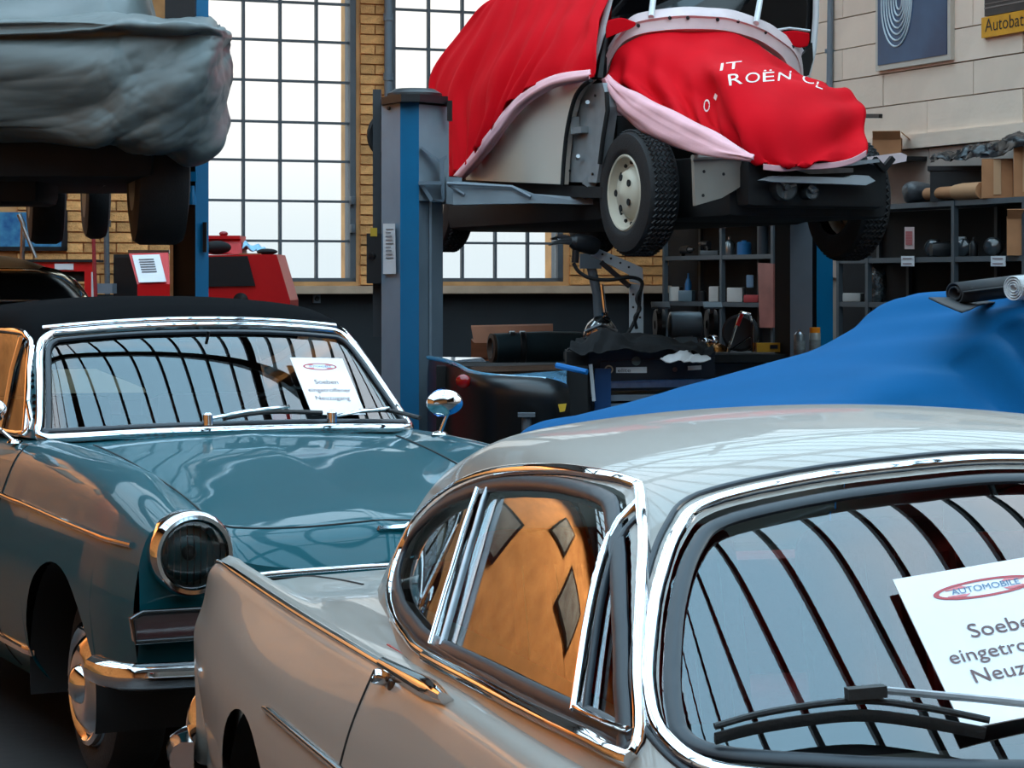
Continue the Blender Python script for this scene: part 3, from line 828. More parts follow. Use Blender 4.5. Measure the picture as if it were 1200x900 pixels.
    # wheel wells and wheels
    for wx, rr_ in ((.06, .375), (-2.59, .36)):
        for s in (-1, 1):
            c = w0((wx, s * .80, .285))
            obj('wheel_arch', tunnel(Qf, (wx, s * .80, .285), rr_ + .004, .36, s, .2), MATTE, root)
            lip = [w0((wx + (rr_ - .003) * math.cos(t), s * .79, .285 + (rr_ - .003) * math.sin(t))) for t in np.linspace(.02, math.pi - .02, 26)]
            wh = obj('wheel', lathe([(.205, -.13), (.2, -.02), (.185, .0)], w0((wx, s * .715, .285)), Qf.l * s, 40), STEEL, root)
            C0 = w0((wx, s * .715, .285)); ax = Qf.l * s
            obj('tyre', lathe([(.19, -.16), (.235, -.172), (.272, -.165), (.285, -.145), (.287, -.09), (.285, -.035), (.272, -.014), (.235, -.002), (.20, -.006), (.19, -.02)], C0, ax, 56), TYRE, wh)
            obj('hubcap', lathe([(.188, -.004), (.186, .012), (.172, .018), (.160, .006), (.150, .004), (.118, .028), (.085, .036), (.060, .03), (.052, .045), (.03, .06), (.001, .063)], C0, ax, 56), CHROME, wh)
    # ---- cabin: windscreen, side glass, fabric top
    yb = spl([-.4, -.7, -1.2, -1.9, -2.6, -3.1], [.70, .70, .70, .69, .66, .58])
    zr = spl([-.6, -.98, -1.2, -1.45, -1.9, -2.3, -2.6, -2.85, -3.1], [1.26, 1.362, 1.425, 1.452, 1.45, 1.425, 1.34, 1.15, .92])
    def Fq(P):
        x, y, z = P[..., 0], np.abs(P[..., 1]), P[..., 2]
        side = y - (yb(x) - .24 * (z - .98))
        ws = ((z - .95) - (-.45 - .12 * (y / .6) ** 2 - x) * (.35 / .45)) * .7
        top = z - (zr(x) - .042 * (y / .56) ** 2)
        return smax(34, side, ws, top)
    P = dome(Fq, (-1.55, 0, .985), 500, 130)
    N = grad(Fq, P); Cn = centers(P); Nc = centers(N); x, y, z = Cn[..., 0], Cn[..., 1], Cn[..., 2]
    half = [(.672, 1.00), (.655, 1.05), (.625, 1.15), (.598, 1.24), (.577, 1.29), (.545, 1.318), (.49, 1.330), (.25, 1.347), (0, 1.352)]
    botm = [(0, 1.005), (.3, 1.002), (.6, .990), (.655, .988)]
    wp = catmull(np.array([(-a, b) for a, b in half] + [(a, b) for a, b in half[:-1][::-1]] + [(a, b) for a, b in botm[::-1]] + [(-a, b) for a, b in botm[1:]]), 4, closed=True)
    front = (Nc[..., 0] > .3) & (x > -1.25)
    m_ws = inpoly(y, z, inset(wp, .008)) & front
    sp = catmull(np.array([(-.80, 1.0), (-.90, 1.12), (-1.03, 1.26), (-1.12, 1.315), (-1.3, 1.335), (-2.0, 1.325), (-2.12, 1.28), (-2.14, 1.05), (-2.10, .995), (-1.5, .995)]), 5, closed=True)
    m_sd = inpoly(x, z, sp) & (np.abs(Nc[..., 1]) > .6)
    m_sr, m_sl = m_sd & (y < 0), m_sd & (y > 0)
    def onws(y, z):
        xs_ = np.linspace(0, -1.3, 700); v = Fq(np.stack([xs_, np.full(700, y), np.full(700, z)], -1)); k = int(np.argmax(v < 0)) if (v < 0).any() else 600
        return np.array([xs_[k], y, z])
    def onside(x, z, s):
        ys = np.linspace(1.0, .2, 500); v = Fq(np.stack([np.full(500, x), ys, np.full(500, z)], -1)); k = int(np.argmax(v < 0)); return np.array([x, s * ys[k], z])
    for msk in (m_sr, m_sl): P = snap(P, msk, sp, (0, 2), lambda c, v: onside(c[0], c[1], 1 if v[1] > 0 else -1))
    P = snap(P, m_ws, inset(wp, .008), (1, 2), lambda c, v: onws(c[0], c[1])); N = grad(Fq, P)
    topm = (x < -1.02) | (z > 1.345) | ((np.abs(Nc[..., 1]) < .8) & (Nc[..., 0] < .3))
    fr_, (gw, gr1, gr2, tp_) = cut_dome(P, N, [(m_ws, -.006), (m_sr, -.008), (m_sl, -.008), (topm, .004)], Qf)
    obj('windscreen_frame', fr_, TEAL, root, angle=50)
    obj('windscreen', gw, GLASS, root, angle=None)
    obj('side_window', gr1, GLASS, root, angle=None); obj('side_window', gr2, GLASS, root, angle=None)
    obj('fabric_top', tp_, SOFTTOP, root, angle=50)
    # chrome around the windscreen: find x on the hull for each (y, z)
    pw = np.array([onws(*p) for p in wp]); nw_ = grad(Fq, pw)
    rt = lambda a: [Qf.f * q[0] + Qf.l * q[1] + Qf.u * q[2] for q in a]
    obj('windscreen_trim', strip(Qf.w(pw), rt(nw_), .030, .014, closed=True), CHROME, root)
    pin = np.array([onws(*p) for p in inset(wp, .022)])
    obj('windscreen_seal', strip(Qf.w(pin), rt(grad(Fq, pin)), .020, .008, closed=True), SEALMAT, root)
    hd = np.array([onws(*p) for p in wp[4:61] if p[1] > 1.31])
    hp = np.array([onws(yy, 1.372 - .03 * (abs(yy) / .56) ** 2) for yy in np.linspace(-.55, .55, 24)])
    obj('header_trim', strip(Qf.w(hp), rt(grad(Fq, hp)), .026, .012), CHROME, root)
    for s in (-1, 1):
        pp = np.array([onside(a, b, s) for a, b in sp]); obj('window_trim', strip(Qf.w(pp), rt(grad(Fq, pp)), .022, .010, closed=True), CHROME, root)
        vp = np.array([onside(a, b, s) for a, b in ((-1.13, 1.0), (-1.13, 1.1), (-1.15, 1.2), (-1.16, 1.31))]); obj('quarter_light_frame', strip(Qf.w(vp), rt(grad(Fq, vp)), .035, .012), CHROME, root)
        ap = np.array([onside(a, b, s) for a, b in ((-.80, 1.0), (-.88, 1.1), (-.97, 1.2), (-1.05, 1.28))]); obj('pillar_trim', strip(Qf.w(ap), rt(grad(Fq, ap)), .03, .012), CHROME, root)
    # interior
    dash = catmull([(-.62, -.62), (-.58, 0), (-.62, .62)], 8)
    obj('dashboard', Qf.g(join(rbox((-.86, 0, .93), (.5, 1.24, .10), .03))), mat('dash_black', (18, 18, 20), .6), root)
    for s in (-.33, .33):
        se = obj('seat', Qf.g(join(rbox((-1.55, s, .56), (.52, .52, .16), .06), )), mat('brown_leather', (92, 50, 36), .5), root)
        obj('backrest', Qf.g(rbox((-1.86, s, .82), (.16, .50, .5), .06, M=Matrix.Rotation(-.2, 3, 'Y'))), mat('brown_leather', (92, 50, 36), .5), se)
    sw = w0((-1.12, .34, .97)); axs = (Qf.f * -.75 + Qf.u * .6)
    obj('steering_wheel', join(lathe([(.19 + .011 * math.cos(t), .011 * math.sin(t)) for t in np.linspace(0, 2 * math.pi, 10)], sw, axs, 40), bar(sw - Qf.l * .18, sw + Qf.l * .18, .03, .012), tube([sw, sw + Qf.f * .3 - Qf.u * .15], .02)), mat('dark_wheel_rim', (26, 24, 24), .4), root)
    obj('floor_pan', Qf.g(box((-1.6, 0, .30), (2.2, 1.3, .06))), MATTE, root, smooth=False)
    obj('rear_view_mirror', join(Qf.g(rbox((-.98, 0, 1.275), (.03, .2, .055), .012)), tube([w0((-.96, 0, 1.28)), w0((-.93, 0, 1.335))], .006)), BLACK, root)
    # fender mirrors
    for s, q in ((1, (515, 509)), (-1, None)):
        base = shoot(bv, *q)[0] if q else w0((-.60, -.66, .985))
        if q: top_ = Qf.w(Qf.loc(base) + np.array([.015, .025, .075]))
        else: base = w0((-.82, -.72, .965)); top_ = w0((-.84, -.80, 1.04))
        hd_ = Vector(top_) + Vector(Qf.l) * (-.012) + Vector((0, 0, .035))
        mr = obj('wing_mirror', join(lathe([(.03, 0), (.026, .006), (.008, .012)], base, (0, 0, 1), 20), tube([base, (np.array(base) + np.array(top_)) / 2, top_, tuple(hd_)], .0065, 8)), CHROME, root)
        obj('mirror_head', sphere(hd_, .055, (.55, 1.25, .82), 24, 14, Qf.M()), CHROME, mr)
        obj('mirror_glass', lathe([(.05, 0), (.045, .006), (.001, .008)], Vector(hd_) - Vector(Qf.f) * .029, -Qf.f, 24), mat('mirror_silver', (120, 150, 190), .02, 1.0), mr)
    # wipers
    for px in ((232, 505, 350, 492, 272, 497), (378, 496, 480, 497, 430, 494)):
        a1 = onws(0, 1.0)
    def wsx(px, py):  # pixel to hull
        a, b = Qf.ray(px, py); ts = np.linspace(5, 10, 3000); v = Fq(a + ts[:, None] * b); k = int(np.argmax(v < 0)); p = a + ts[k] * b
        if not (v < 0).any(): p = Qf.atz(px, py, 1.01)
        return p
    for (bl, arm) in (((268, 498), (372, 489)), ((418, 489), (492, 497))), :
        pass
    for bl, arm, piv in ((((262, 498), (312, 491), (374, 492)), ((240, 503), (285, 494), (335, 488)), (240, 503)), (((418, 490), (450, 489), (488, 498)), ((385, 500), (420, 493), (452, 490)), (384, 500))):
        pb = [Qf.w(wsx(*q) + np.array([.028, 0, .026])) for q in bl]; pa = [Qf.w(wsx(*q) + np.array([.032, 0, .036])) for q in arm]
        wpr = obj('wiper', tube(pa, .006, 8), CHROME, root)
        obj('wiper_blade', tube(catmull(pb, 5), .008, 8), BLACKRUB, wpr)
        obj('wiper_pivot', lathe([(.018, -.02), (.018, .015), (.008, .022)], pa[0], (0, 0, 1), 16), CHROME, wpr)
    # air intake slots at the bonnet rear
    vv = Geo()
    for k in range(34):
        yy = -.42 + k * .026
        h = bv.ray_cast(Vector(w0((-.53, yy, 1.6))), Vector((0, 0, -1)))
        if h[0] is not None: vv.add(*(lambda q: (q.v, q.f))(sphere(h[0], .008, (1, 1, .25), 8, 4)))
    tag(obj('cowl_vent', vv, MATTE, root), kind='stuff')
    vz = [Qf.loc(Qf.w(wsx(*q))) + np.array([-.10, 0, -.03]) for q in ((57, 424), (120, 423), (178, 446), (180, 451), (60, 452))]
    obj('sun_visor', prism([Qf.w(p) for p in vz], Qf.f * .014), mat('visor_cream', (200, 170, 140), .7), root)
    # notice on the windscreen
    cor = [(338, 422), (400, 423), (427, 489), (365, 489)]
    pts = [wsx(*q) + np.array([.012, 0, .010]) for q in cor]
    notice('notice_card', [Qf.w(p) for p in pts], 'white notice card on the windscreen of the teal convertible')
    return root
def notice(name, C, label):
    """printed card: C = corners TL, TR, BR, BL in the world"""
    C = [Vector(c) for c in C]; ex = ((C[1] - C[0]) + (C[2] - C[3])) / 2; ey = ((C[0] - C[3]) + (C[1] - C[2])) / 2
    O = (C[0] + C[1] + C[2] + C[3]) / 4; n = ex.cross(ey).normalized()
    if n.dot(Vector((0, 0, EYE)) - O) < 0: n = -n
    P = lambda u, v, o=0.0: O + ex * u + ey * v + n * o
    t = thing(name, label, 'sign', tuple((C[2] + C[3]) / 2))
    obj('card', prism([P(-.5, .5), P(.5, .5), P(.5, -.5), P(-.5, -.5)], tuple(-n * .002)), PAPER, t, smooth=False)
    def txt(s, v, w, m, nm):
        V, Fc = text2d(s); k = w / V[:, 0].max(); kx = k; ky = k * ex.length / ey.length
        g = Geo(); g.add([P(-w / 2 + x * kx, v + y * ky, .0012) for x, y in V], Fc); obj(nm, g, m, t, smooth=False)
    INK = mat('grey_brown_ink', (96, 66, 66), .6); RED = mat('dull_red_ink', (170, 46, 56), .5); BLU = mat('dull_blue_ink', (60, 104, 140), .5)
    txt('Soeben', .03, .44, INK, 'lettering'); txt('eingetroffener', -.11, .80, INK, 'lettering'); txt('Neuzugang', -.25, .64, INK, 'lettering')
    g = Geo(); a = [P(.32 * math.cos(q), .34 + .062 * math.sin(q), .0008) for q in np.linspace(0, 2 * math.pi, 41)[:-1]]; b = [P(.285 * math.cos(q), .34 + .047 * math.sin(q), .0008) for q in np.linspace(0, 2 * math.pi, 41)[:-1]]
    g.add(a + b, [(i, (i + 1) % 40, 40 + (i + 1) % 40, 40 + i) for i in range(40)]); obj('oval_ring', g, RED, t, smooth=False)
    g = Geo()
    for s in (-1, 1):
        q = [P(s * .275 * math.cos(r_), .34 + .045 * math.sin(r_), .0008) for r_ in np.linspace(.5, 1.05, 8)] + [P(s * .10, .362, .0008), P(s * .24, .358, .0008)]
        g.add(q, [tuple(range(len(q)))])
        q = [P(s * .275 * math.cos(r_), .34 - .045 * math.sin(r_), .0008) for r_ in np.linspace(.5, 1.05, 8)] + [P(s * .10, .318, .0008), P(s * .24, .322, .0008)]
        g.add(q, [tuple(range(len(q)))])
    obj('oval_fill', g, mat('pale_red_ink', (206, 110, 116), .5), t, smooth=False)
    txt('AUTOMOBILE', .325, .42, BLU, 'logo_lettering')
    return t
CONV = make_convertible()
# ------------------------------------------------------------------ grey-beige coupe in the foreground
Pf = Frame(.993, 2.553, .29)
def make_coupe():
    root = thing('coupe', 'grey beige vintage coupe with tail fins and chrome window trim, nearest the camera', 'car', Pf.w((-1.5, 0, 0)))
    w0 = lambda p: Pf.w(np.array(p, float))
    K = lambda *p: spl([q[0] for q in p], [q[1] for q in p]); cst = lambda v: (lambda x: v)
    ar = [(0.0, .34, .31), (-2.52, .345, .315)]
    xs = stations(.80, -3.62, 110, [(a, b) for a, b, _ in ar])
    edge = K((.80, .70), (.5, .80), (0, .86), (-.5, .888), (-1.27, .893), (-1.7, .884), (-2.4, .876), (-3.4, .872), (-3.62, .868))
    ye = K((.80, .60), (.4, .72), (-.2, .755), (-1.2, .752), (-1.7, .752), (-2.4, .752), (-3.3, .748), (-3.62, .735))
    inn = K((.80, .70), (.5, .80), (0, .87), (-.45, .905), (-.9, .91), (-1.8, .908), (-2.3, .90), (-2.7, .865), (-3.1, .84), (-3.45, .815), (-3.62, .79))
    mid = K((.80, .68), (.5, .80), (0, .88), (-.45, .905), (-1.8, .92), (-2.4, .91), (-2.75, .89), (-3.1, .862), (-3.45, .83), (-3.62, .80))
    wid = K((.80, .66), (.4, .79), (0, .83), (-.6, .838), (-1.5, .838), (-2.5, .845), (-3.1, .825), (-3.62, .77))
    lowz = K((.80, .34), (0, .22), (-2.6, .22), (-3.1, .25), (-3.62, .36))
    ctrl = [(lambda x: wid(x) - .11, lowz), (lambda x: wid(x) - .03, lambda x: lowz(x) + .14), (wid, lambda x: .60), (lambda x: wid(x) - .022, lambda x: .74), (lambda x: ye(x) + .022, lambda x: edge(x) - .035),
            (ye, edge), (lambda x: ye(x) - .035, lambda x: edge(x) - .002 + .0 * x), (lambda x: ye(x) - .095, lambda x: inn(x)), (cst(.52), lambda x: inn(x) * .5 + mid(x) * .5), (cst(.26), mid), (cst(0.0), lambda x: mid(x) + .006)]
    xr = K((.2, -3.42), (.36, -3.47), (.45, -3.47), (.55, -3.50), (.62, -3.575), (.67, -3.62), (.72, -3.585), (.77, -3.53), (.82, -3.44), (.875, -3.35), (.9, -3.35))
    def warp(x, y, z):
        if x > -2.7: return x
        k = ((-2.7 - x) / .92) ** 2
        return x + k * (float(xr(z)) + 3.62) * min(1.0, .35 + abs(y) / .8)
    A = body(Pf, xs, ctrl, archf(.0, ar), 30, 30, 4, warp)
    Cc = gcent(A); X, Y, Z = Cc[..., 0], Cc[..., 1], Cc[..., 2]; ns = 30
    js = np.minimum(np.arange(Cc.shape[1]), Cc.shape[1] - 1 - np.arange(Cc.shape[1]))[None, :] * np.ones((Cc.shape[0], 1))
    cab = (X < -.62) & (X > -2.45) & (np.abs(Y) < .58)
    dx = lambda Z: -1.70 + .10 * np.clip((.80 - Z) / .5, 0, 1)
    door = (X < -.58) & (X > -1.70) & (js < ns + 4) & ~cab
    hoodm = (X > -.42) & (X < .74) & (np.abs(Y) < .56) & (js > ns)
    bootm = (X < -2.72) & (X > -3.5) & (np.abs(Y) < .55) & (js > ns + 6)
    obj('body', skin(Pf, A, ~(cab | door | hoodm | bootm)), GREIGE, root, angle=60)
    obj('door', skin(Pf, A, door & (Y < 0)), GREIGE, root, angle=60); obj('door', skin(Pf, A, door & (Y > 0)), GREIGE, root, angle=60)
    obj('bonnet', skin(Pf, A, hoodm), GREIGE, root, angle=60); obj('boot_lid', skin(Pf, A, bootm), GREIGE, root, angle=60)
    low = skin(Pf, A, ~cab); bv = bvh_of(low)
    for nm, i in (('rear_panel', -1), ('front_panel', 0)):
        sec = A[i]; top = sec[4:len(sec) - 4]; n = len(top); h = n // 2
        F_ = np.array([[top[j] * (1 - t) + np.array([top[j][0] + (.06 if i else -.02) * math.sin(math.pi * t), top[j][1], .36 + 0 * t]) * t for j in range(n)] for t in np.linspace(0, 1, 8)])
        F_[..., 0] = F_[..., 0]
        obj(nm, gridgeo(Pf.w(F_)), GREIGE, root, angle=60)
    # cabin hull
    yb = spl([-3.5, -2.95, -2.75, -2.6, -2.4, -2.2, -1.6, -1.0, -.5], [.02, .24, .42, .525, .585, .630, .703, .716, .70])
    zc = spl([-.5, -.95, -1.2, -1.5, -1.8, -2.1, -2.4, -2.7, -2.95, -3.2], [1.21, 1.253, 1.279, 1.290, 1.276, 1.226, 1.14, 1.015, .89, .76])
    def Fp(P):
        x, y, z = P[..., 0], np.abs(P[..., 1]), P[..., 2]
        side = (y - (yb(x) - .45 * (z - .92))) * .91
        ws = ((z - .93) - (-.45 - .10 * (y / .6) ** 2 - x) * (.29 / .5)) * .86
        top = z - (zc(x) - .055 * (y / .57) ** 2) - .012
        return smax(38, side, ws, top)
    P = dome(Fp, (-1.6, 0, .885), 640, 170)
    N = grad(Fp, P); Cn = centers(P); Nc = centers(N); x, y, z = Cn[..., 0], Cn[..., 1], Cn[..., 2]
    def onhull(px, py):
        a, b = Pf.ray(px, py); ts = np.linspace(1.2, 6, 5000); v = Fp(a + ts[:, None] * b); k = np.argmax(v < 0)
        return a + ts[k] * b if (v < 0).any() else a + ts[np.argmin(v)] * b
    def onside(x, z, s):
        ys = np.linspace(1.0, .0, 900); v = Fp(np.stack([np.full(900, x), ys, np.full(900, z)], -1)); k = int(np.argmax(v < 0)); return np.array([x, s * ys[k], z])
    def onws(y, z):
        xs_ = np.linspace(0, -1.5, 1200); v = Fp(np.stack([xs_, np.full(1200, y), np.full(1200, z)], -1)); k = int(np.argmax(v < 0)); return np.array([xs_[k], y, z])
    rt = lambda a: [Pf.f * q[0] + Pf.l * q[1] + Pf.u * q[2] for q in a]
    # side window outline, centre of the chrome, as seen on the flank
    out_px = [(500, 767), (478, 745), (463, 720), (459, 690), (470, 650), (490, 611), (522, 580), (562, 560), (605, 552), (660, 552), (705, 559), (737, 567), (751, 582), (755, 630), (753, 700), (749, 780), (744, 884), (690, 862), (620, 829), (555, 795)]
    side_pts = []
    for q in out_px:
        p = onhull(*q)
        side_pts.append((p[0], p[2]))
    so = catmull(np.array(side_pts), 6, closed=True)
    m_s = inpoly(x, z, inset(so, .008)) & (np.abs(Nc[..., 1]) > .45) & (np.abs(y) > .3)
    half = [(.655, .945), (.648, .985), (.622, 1.035), (.578, 1.10), (.520, 1.160), (.455, 1.195), (.30, 1.222), (.15, 1.236), (0, 1.243)]
    botm = [(0, .895), (.3, .90), (.5, .908), (.62, .918)]
    wo = catmull(np.array([(-a, b) for a, b in half] + [(a, b) for a, b in half[:-1][::-1]] + [(a, b) for a, b in botm[::-1]] + [(-a, b) for a, b in botm[1:]]), 6, closed=True)
    m_w = inpoly(y, z, inset(wo, .008)) & (Nc[..., 0] > .2) & (x > -1.2)
    ro = catmull(np.array([(-.46, .935), (-.47, 1.0), (-.40, 1.13), (-.2, 1.185), (0, 1.19), (.2, 1.185), (.40, 1.13), (.47, 1.0), (.46, .935), (0, .93)]), 5, closed=True)
    m_r = inpoly(y, z, ro) & (x < -2.15)
    evs = lambda c, v: onside(c[0], c[1], 1 if v[1] > 0 else -1)
    for msk in (m_s & (y < 0), m_s & (y > 0)): P = snap(P, msk, inset(so, .008), (0, 2), evs)
    P = snap(P, m_w, inset(wo, .008), (1, 2), lambda c, v: onws(c[0], c[1])); N = grad(Fp, P)
    roofm = (Nc[..., 2] > .86) & (x > -2.2) & (x < -.9)
    fr_, (g1, g2, g3, g4) = cut_dome(P, N, [(m_s & (y < 0), -.012), (m_s & (y > 0), -.012), (m_w, -.010), (m_r, -.008)], Pf)
    obj('roof', fr_, GREIGE, root, angle=50)
    for nm, gg in (('side_window', g1), ('side_window', g2), ('windscreen', g3), ('rear_window', g4)): obj(nm, gg, SIDEGLASS if nm == 'side_window' else GLASS, root, angle=None)
    # trims
    for s in (-1, 1):
        pp = np.array([onside(a, b, s) for a, b in so]); obj('window_trim', strip(Pf.w(pp), rt(grad(Fp, pp)), .019, .012, closed=True), CHROME, root)
        pi = np.array([onside(a, b, s) for a, b in inset(so, .020)]); obj('window_seal', strip(Pf.w(pi), rt(grad(Fp, pi)), .026, .006, closed=True), SEALMAT, root)
        if s < 0:
            bl = [onhull(*q) for q in ((502, 771), (560, 802), (620, 834), (690, 868), (742, 893))]
            sb = catmull(np.array([(b[0], b[2]) for b in bl]), 6)
        pb = np.array([onside(a, b, s) for a, b in sb]); obj('belt_moulding', strip(Pf.w(pb), rt(grad(Fp, pb)), .022, .016), CHROME, root)
        # division bars
        def line(q0, q1, wd, m_, nm, off=.0, h=.012):
            a_, b_ = onhull(*q0), onhull(*q1)
            L = np.array([onside(a_[0] * (1 - t) + b_[0] * t, a_[2] * (1 - t) + b_[2] * t, s) for t in np.linspace(0, 1, 12)])
            obj(nm, strip(Pf.w(L), rt(grad(Fp, L)), wd, h, off=off), m_, root)
        line((509, 756), (564, 574), .005, CHROME, 'division_bar'); line((519, 757), (573, 573), .006, STEEL, 'division_bar', h=.008)
        line((677, 834), (748, 592), .008, CHROME, 'vent_frame'); line((686, 838), (755, 600), .010, SEALMAT, 'vent_seal', h=.006)
        line((682, 832), (742, 860), .010, CHROME, 'vent_catch', h=.016)
        line((505, 755), (742, 876), .016, SEALMAT, 'glass_channel', h=.006)
    pw = np.array([onws(*p) for p in wo]); obj('windscreen_trim', strip(Pf.w(pw), rt(grad(Fp, pw)), .020, .013, closed=True), CHROME, root)
    pe = np.array([onws(*p) for p in inset(wo, -.013)]); obj('windscreen_gasket', strip(Pf.w(pe), rt(grad(Fp, pe)), .010, .005, closed=True), SEALMAT, root)
    pi = np.array([onws(*p) for p in inset(wo, .020)]); obj('windscreen_seal', strip(Pf.w(pi), rt(grad(Fp, pi)), .022, .006, closed=True), SEALMAT, root)
    # fin moulding, door handle, lower side trim: laid on the flank where the lens sees them
    for s in (-1, 1):
        path = []; nn = []
        for xx in np.linspace(-3.33, -1.26, 60):
            yy = float(ye(xx)) + .006; zz = float(edge(xx)) - .006
            h = bv.find_nearest(Vector(w0((xx, s * yy, zz))))
            path.append(h[0]); nn.append((Vector(Pf.l) * s * .75 + Vector((0, 0, .66))).normalized())
        k = 48
        obj('fin_moulding', strip(path[:k], nn[:k], [.011] * 6 + [.016] * (k - 6), .009), CHROME, root)
        hd = obj('door_handle', strip(path[k:], nn[k:], list(np.linspace(.026, .034, 8)) + list(np.linspace(.034, .016, len(path) - k - 8)), .022), CHROME, root)
        b0 = Vector(path[k + 1]) + Vector(Pf.l) * s * .012 + Vector((0, 0, -.012))
        obj('push_button', lathe([(.012, -.01), (.013, .018), (.011, .022), (.004, .022), (.003, .018), (.001, .018)], b0, (Vector(Pf.l) * s + Vector((0, 0, .25))).normalized(), 20), CHROME, hd)
        obj('handle_cup', sphere(b0 + Vector(Pf.f) * .035 + Vector((0, 0, -.012)) - Vector(Pf.l) * s * .006, .03, (1, .35, .7), 16, 10, Pf.M()), BLACK, hd)
        lt = [shoot(bv, *q) for q in ((312, 829), (355, 866), (398, 902), (425, 926))]; lp = [Pf.loc(q[0]) for q in lt if q]
        lx = catmull(np.array([(q[0], q[2]) for q in lp]), 8); path = []; nn = []
        for a_, b_ in lx:
            h = bv.ray_cast(Vector(w0((a_, s * 1.4, b_))), Vector(Pf.l * -s))
            if h[0] is not None: path.append(h[0]); nn.append(Vector(Pf.l) * s)
        obj('flank_trim', strip(path, nn, [.008] + [.016] * (len(path) - 1), .010), CHROME, root)
        sp = []
        for zz in np.linspace(.25, .882, 30):
            h = bv.ray_cast(Vector(w0((float(-1.70 + .07 * max(0, (zz - .72) / .16) ** 1.5 * 0), s * 1.4, zz))), Vector(Pf.l * -s))
            if h[0] is not None: sp.append(h[0])
        obj('door_gap', tube(sp, .003, 6), MATTE, root)
        sp = []
        for zz in np.linspace(.25, .90, 30):
            h = bv.ray_cast(Vector(w0((-.56, s * 1.4, zz))), Vector(Pf.l * -s))
            if h[0] is not None: sp.append(h[0])
        obj('door_gap', tube(sp, .003, 6), MATTE, root)
    sm = []
    for a_, b_ in [(-2.72, yy) for yy in np.linspace(-.55, .55, 24)]:
        h = bv.ray_cast(Vector(w0((a_, b_, 1.6))), Vector((0, 0, -1)))
        if h[0] is not None: sm.append(h[0])
    for s in (-1, 1):
        sm2 = []
        for xx in np.linspace(-2.72, -3.4, 20):
            h = bv.ray_cast(Vector(w0((xx, s * .55, 1.6))), Vector((0, 0, -1)))
            if h[0] is not None: sm2.append(h[0])
        obj('boot_gap', tube(sm2, .003, 6), MATTE, root)
    # wheels, arches, rear bumper
    for wx in (0.0, -2.52):
        for s in (-1, 1):
            c = w0((wx, s * .815, .315)); ax = Pf.l * s
            obj('wheel_arch', tunnel(Pf, (wx, s * .815, .315), .343, .34, s, .22), MATTE, root)
            C0 = w0((wx, s * .76, .315))
            wh = obj('wheel', lathe([(.20, -.14), (.2, -.03), (.17, -.02), (.06, .0), (.001, .0)], C0, ax, 40), STEEL, root)
            obj('tyre', lathe([(.19, -.16), (.235, -.172), (.29, -.165), (.312, -.145), (.314, -.09), (.312, -.035), (.29, -.014), (.235, -.002), (.20, -.006), (.19, -.02)], C0, ax, 56), TYRE, wh)
            obj('hubcap', lathe([(.15, -.012), (.14, .01), (.08, .03), (.04, .04), (.001, .042)], C0, ax, 40), CHROME, wh)
    bp = catmull([(-3.36, -.82, .40), (-3.52, -.80, .40), (-3.60, -.72, .40), (-3.63, -.5, .40), (-3.64, 0, .40), (-3.63, .5, .40), (-3.60, .72, .40), (-3.52, .80, .40), (-3.36, .82, .40)], 6)
    nb = [np.array([-.25, p[1], 0]) if abs(p[1]) > .75 else np.array([-1, .2 * p[1], 0]) for p in bp]
    rb = obj('rear_bumper', strip(Pf.w(bp), [Vector(Pf.f * q[0] + Pf.l * q[1]).normalized() for q in nb], .085, .04), CHROME, root)
    for s in (-1, 1): obj('overrider', Pf.g(sphere((-3.60, s * .74, .43), .06, (.8, .75, 1.5), 20, 14)), CHROME, rb)
    for s in (-1, 1):
        tl = obj('tail_lamp', Pf.g(sphere((-3.50, s * .70, .73), .045, (1, .7, 1.1), 20, 14)), mat('red_lamp_lens', (150, 12, 10), .15, coat=1), root)
    # interior
    obj('dashboard', Pf.g(rbox((-.82, 0, .855), (.36, 1.2, .07), .03)), mat('dash_black', (18, 18, 20), .6), root)
    for s in (-.32, .32):
        se = obj('seat', Pf.g(rbox((-1.42, s, .50), (.52, .50, .16), .06)), REDLEATHER, root)
        obj('backrest', Pf.g(rbox((-1.80, s, .80), (.16, .50, .56), .07, M=Matrix.Rotation(-.28, 3, 'Y'), seg=4)), REDLEATHER, se)
        pl_ = Geo()
        for k in range(-3, 4): pl_.add(*(lambda q: (q.v, q.f))(Pf.g(tube([(-1.665 - .0, s + k * .06, .66), (-1.77, s + k * .06, 1.02)], .012, 6))))
        tag(obj('seat_pleats', pl_, REDLEATHER, se), kind='stuff')
    obj('rear_seat', Pf.g(join(rbox((-2.22, 0, .62), (.4, 1.05, .18), .06), rbox((-2.45, 0, .78), (.12, 1.0, .34), .05))), REDLEATHER, root)
    obj('parcel_shelf', Pf.g(box((-2.62, 0, .80), (.4, 1.0, .02))), REDLEATHER, root)
    for s in (-1, 1): obj('door_card', Pf.g(box((-1.2, s * .70, .66), (1.3, .02, .45))), REDLEATHER, root, smooth=False)
    sw = w0((-1.12, .33, .90)); axs = Pf.f * -.8 + Pf.u * .55
    st = obj('steering_wheel', lathe([(.19 + .011 * math.cos(t), .011 * math.sin(t)) for t in np.linspace(0, 2 * math.pi, 10)], sw, axs, 48), mat('dark_wheel_rim', (26, 24, 24), .35), root)
    obj('spoke', join(bar(sw - Pf.l * .18, sw + Pf.l * .18, .03, .01), bar(sw, sw - Pf.u * .15 - Pf.f * .1, .03, .01), tube([sw, sw + Pf.f * .35 - Pf.u * .16], .02), lathe([(.04, 0), (.03, -.02), (.001, -.025)], sw, axs, 20)), STEEL, st)
    obj('rear_view_mirror', join(Pf.g(rbox((-.98, 0, 1.17), (.02, .18, .05), .012)), tube([w0((-.98, 0, 1.18)), w0((-1.02, 0, 1.225))], .005)), BLACK, root)
    obj('floor_pan', Pf.g(box((-1.5, 0, .26), (2.6, 1.4, .04))), MATTE, root, smooth=False)
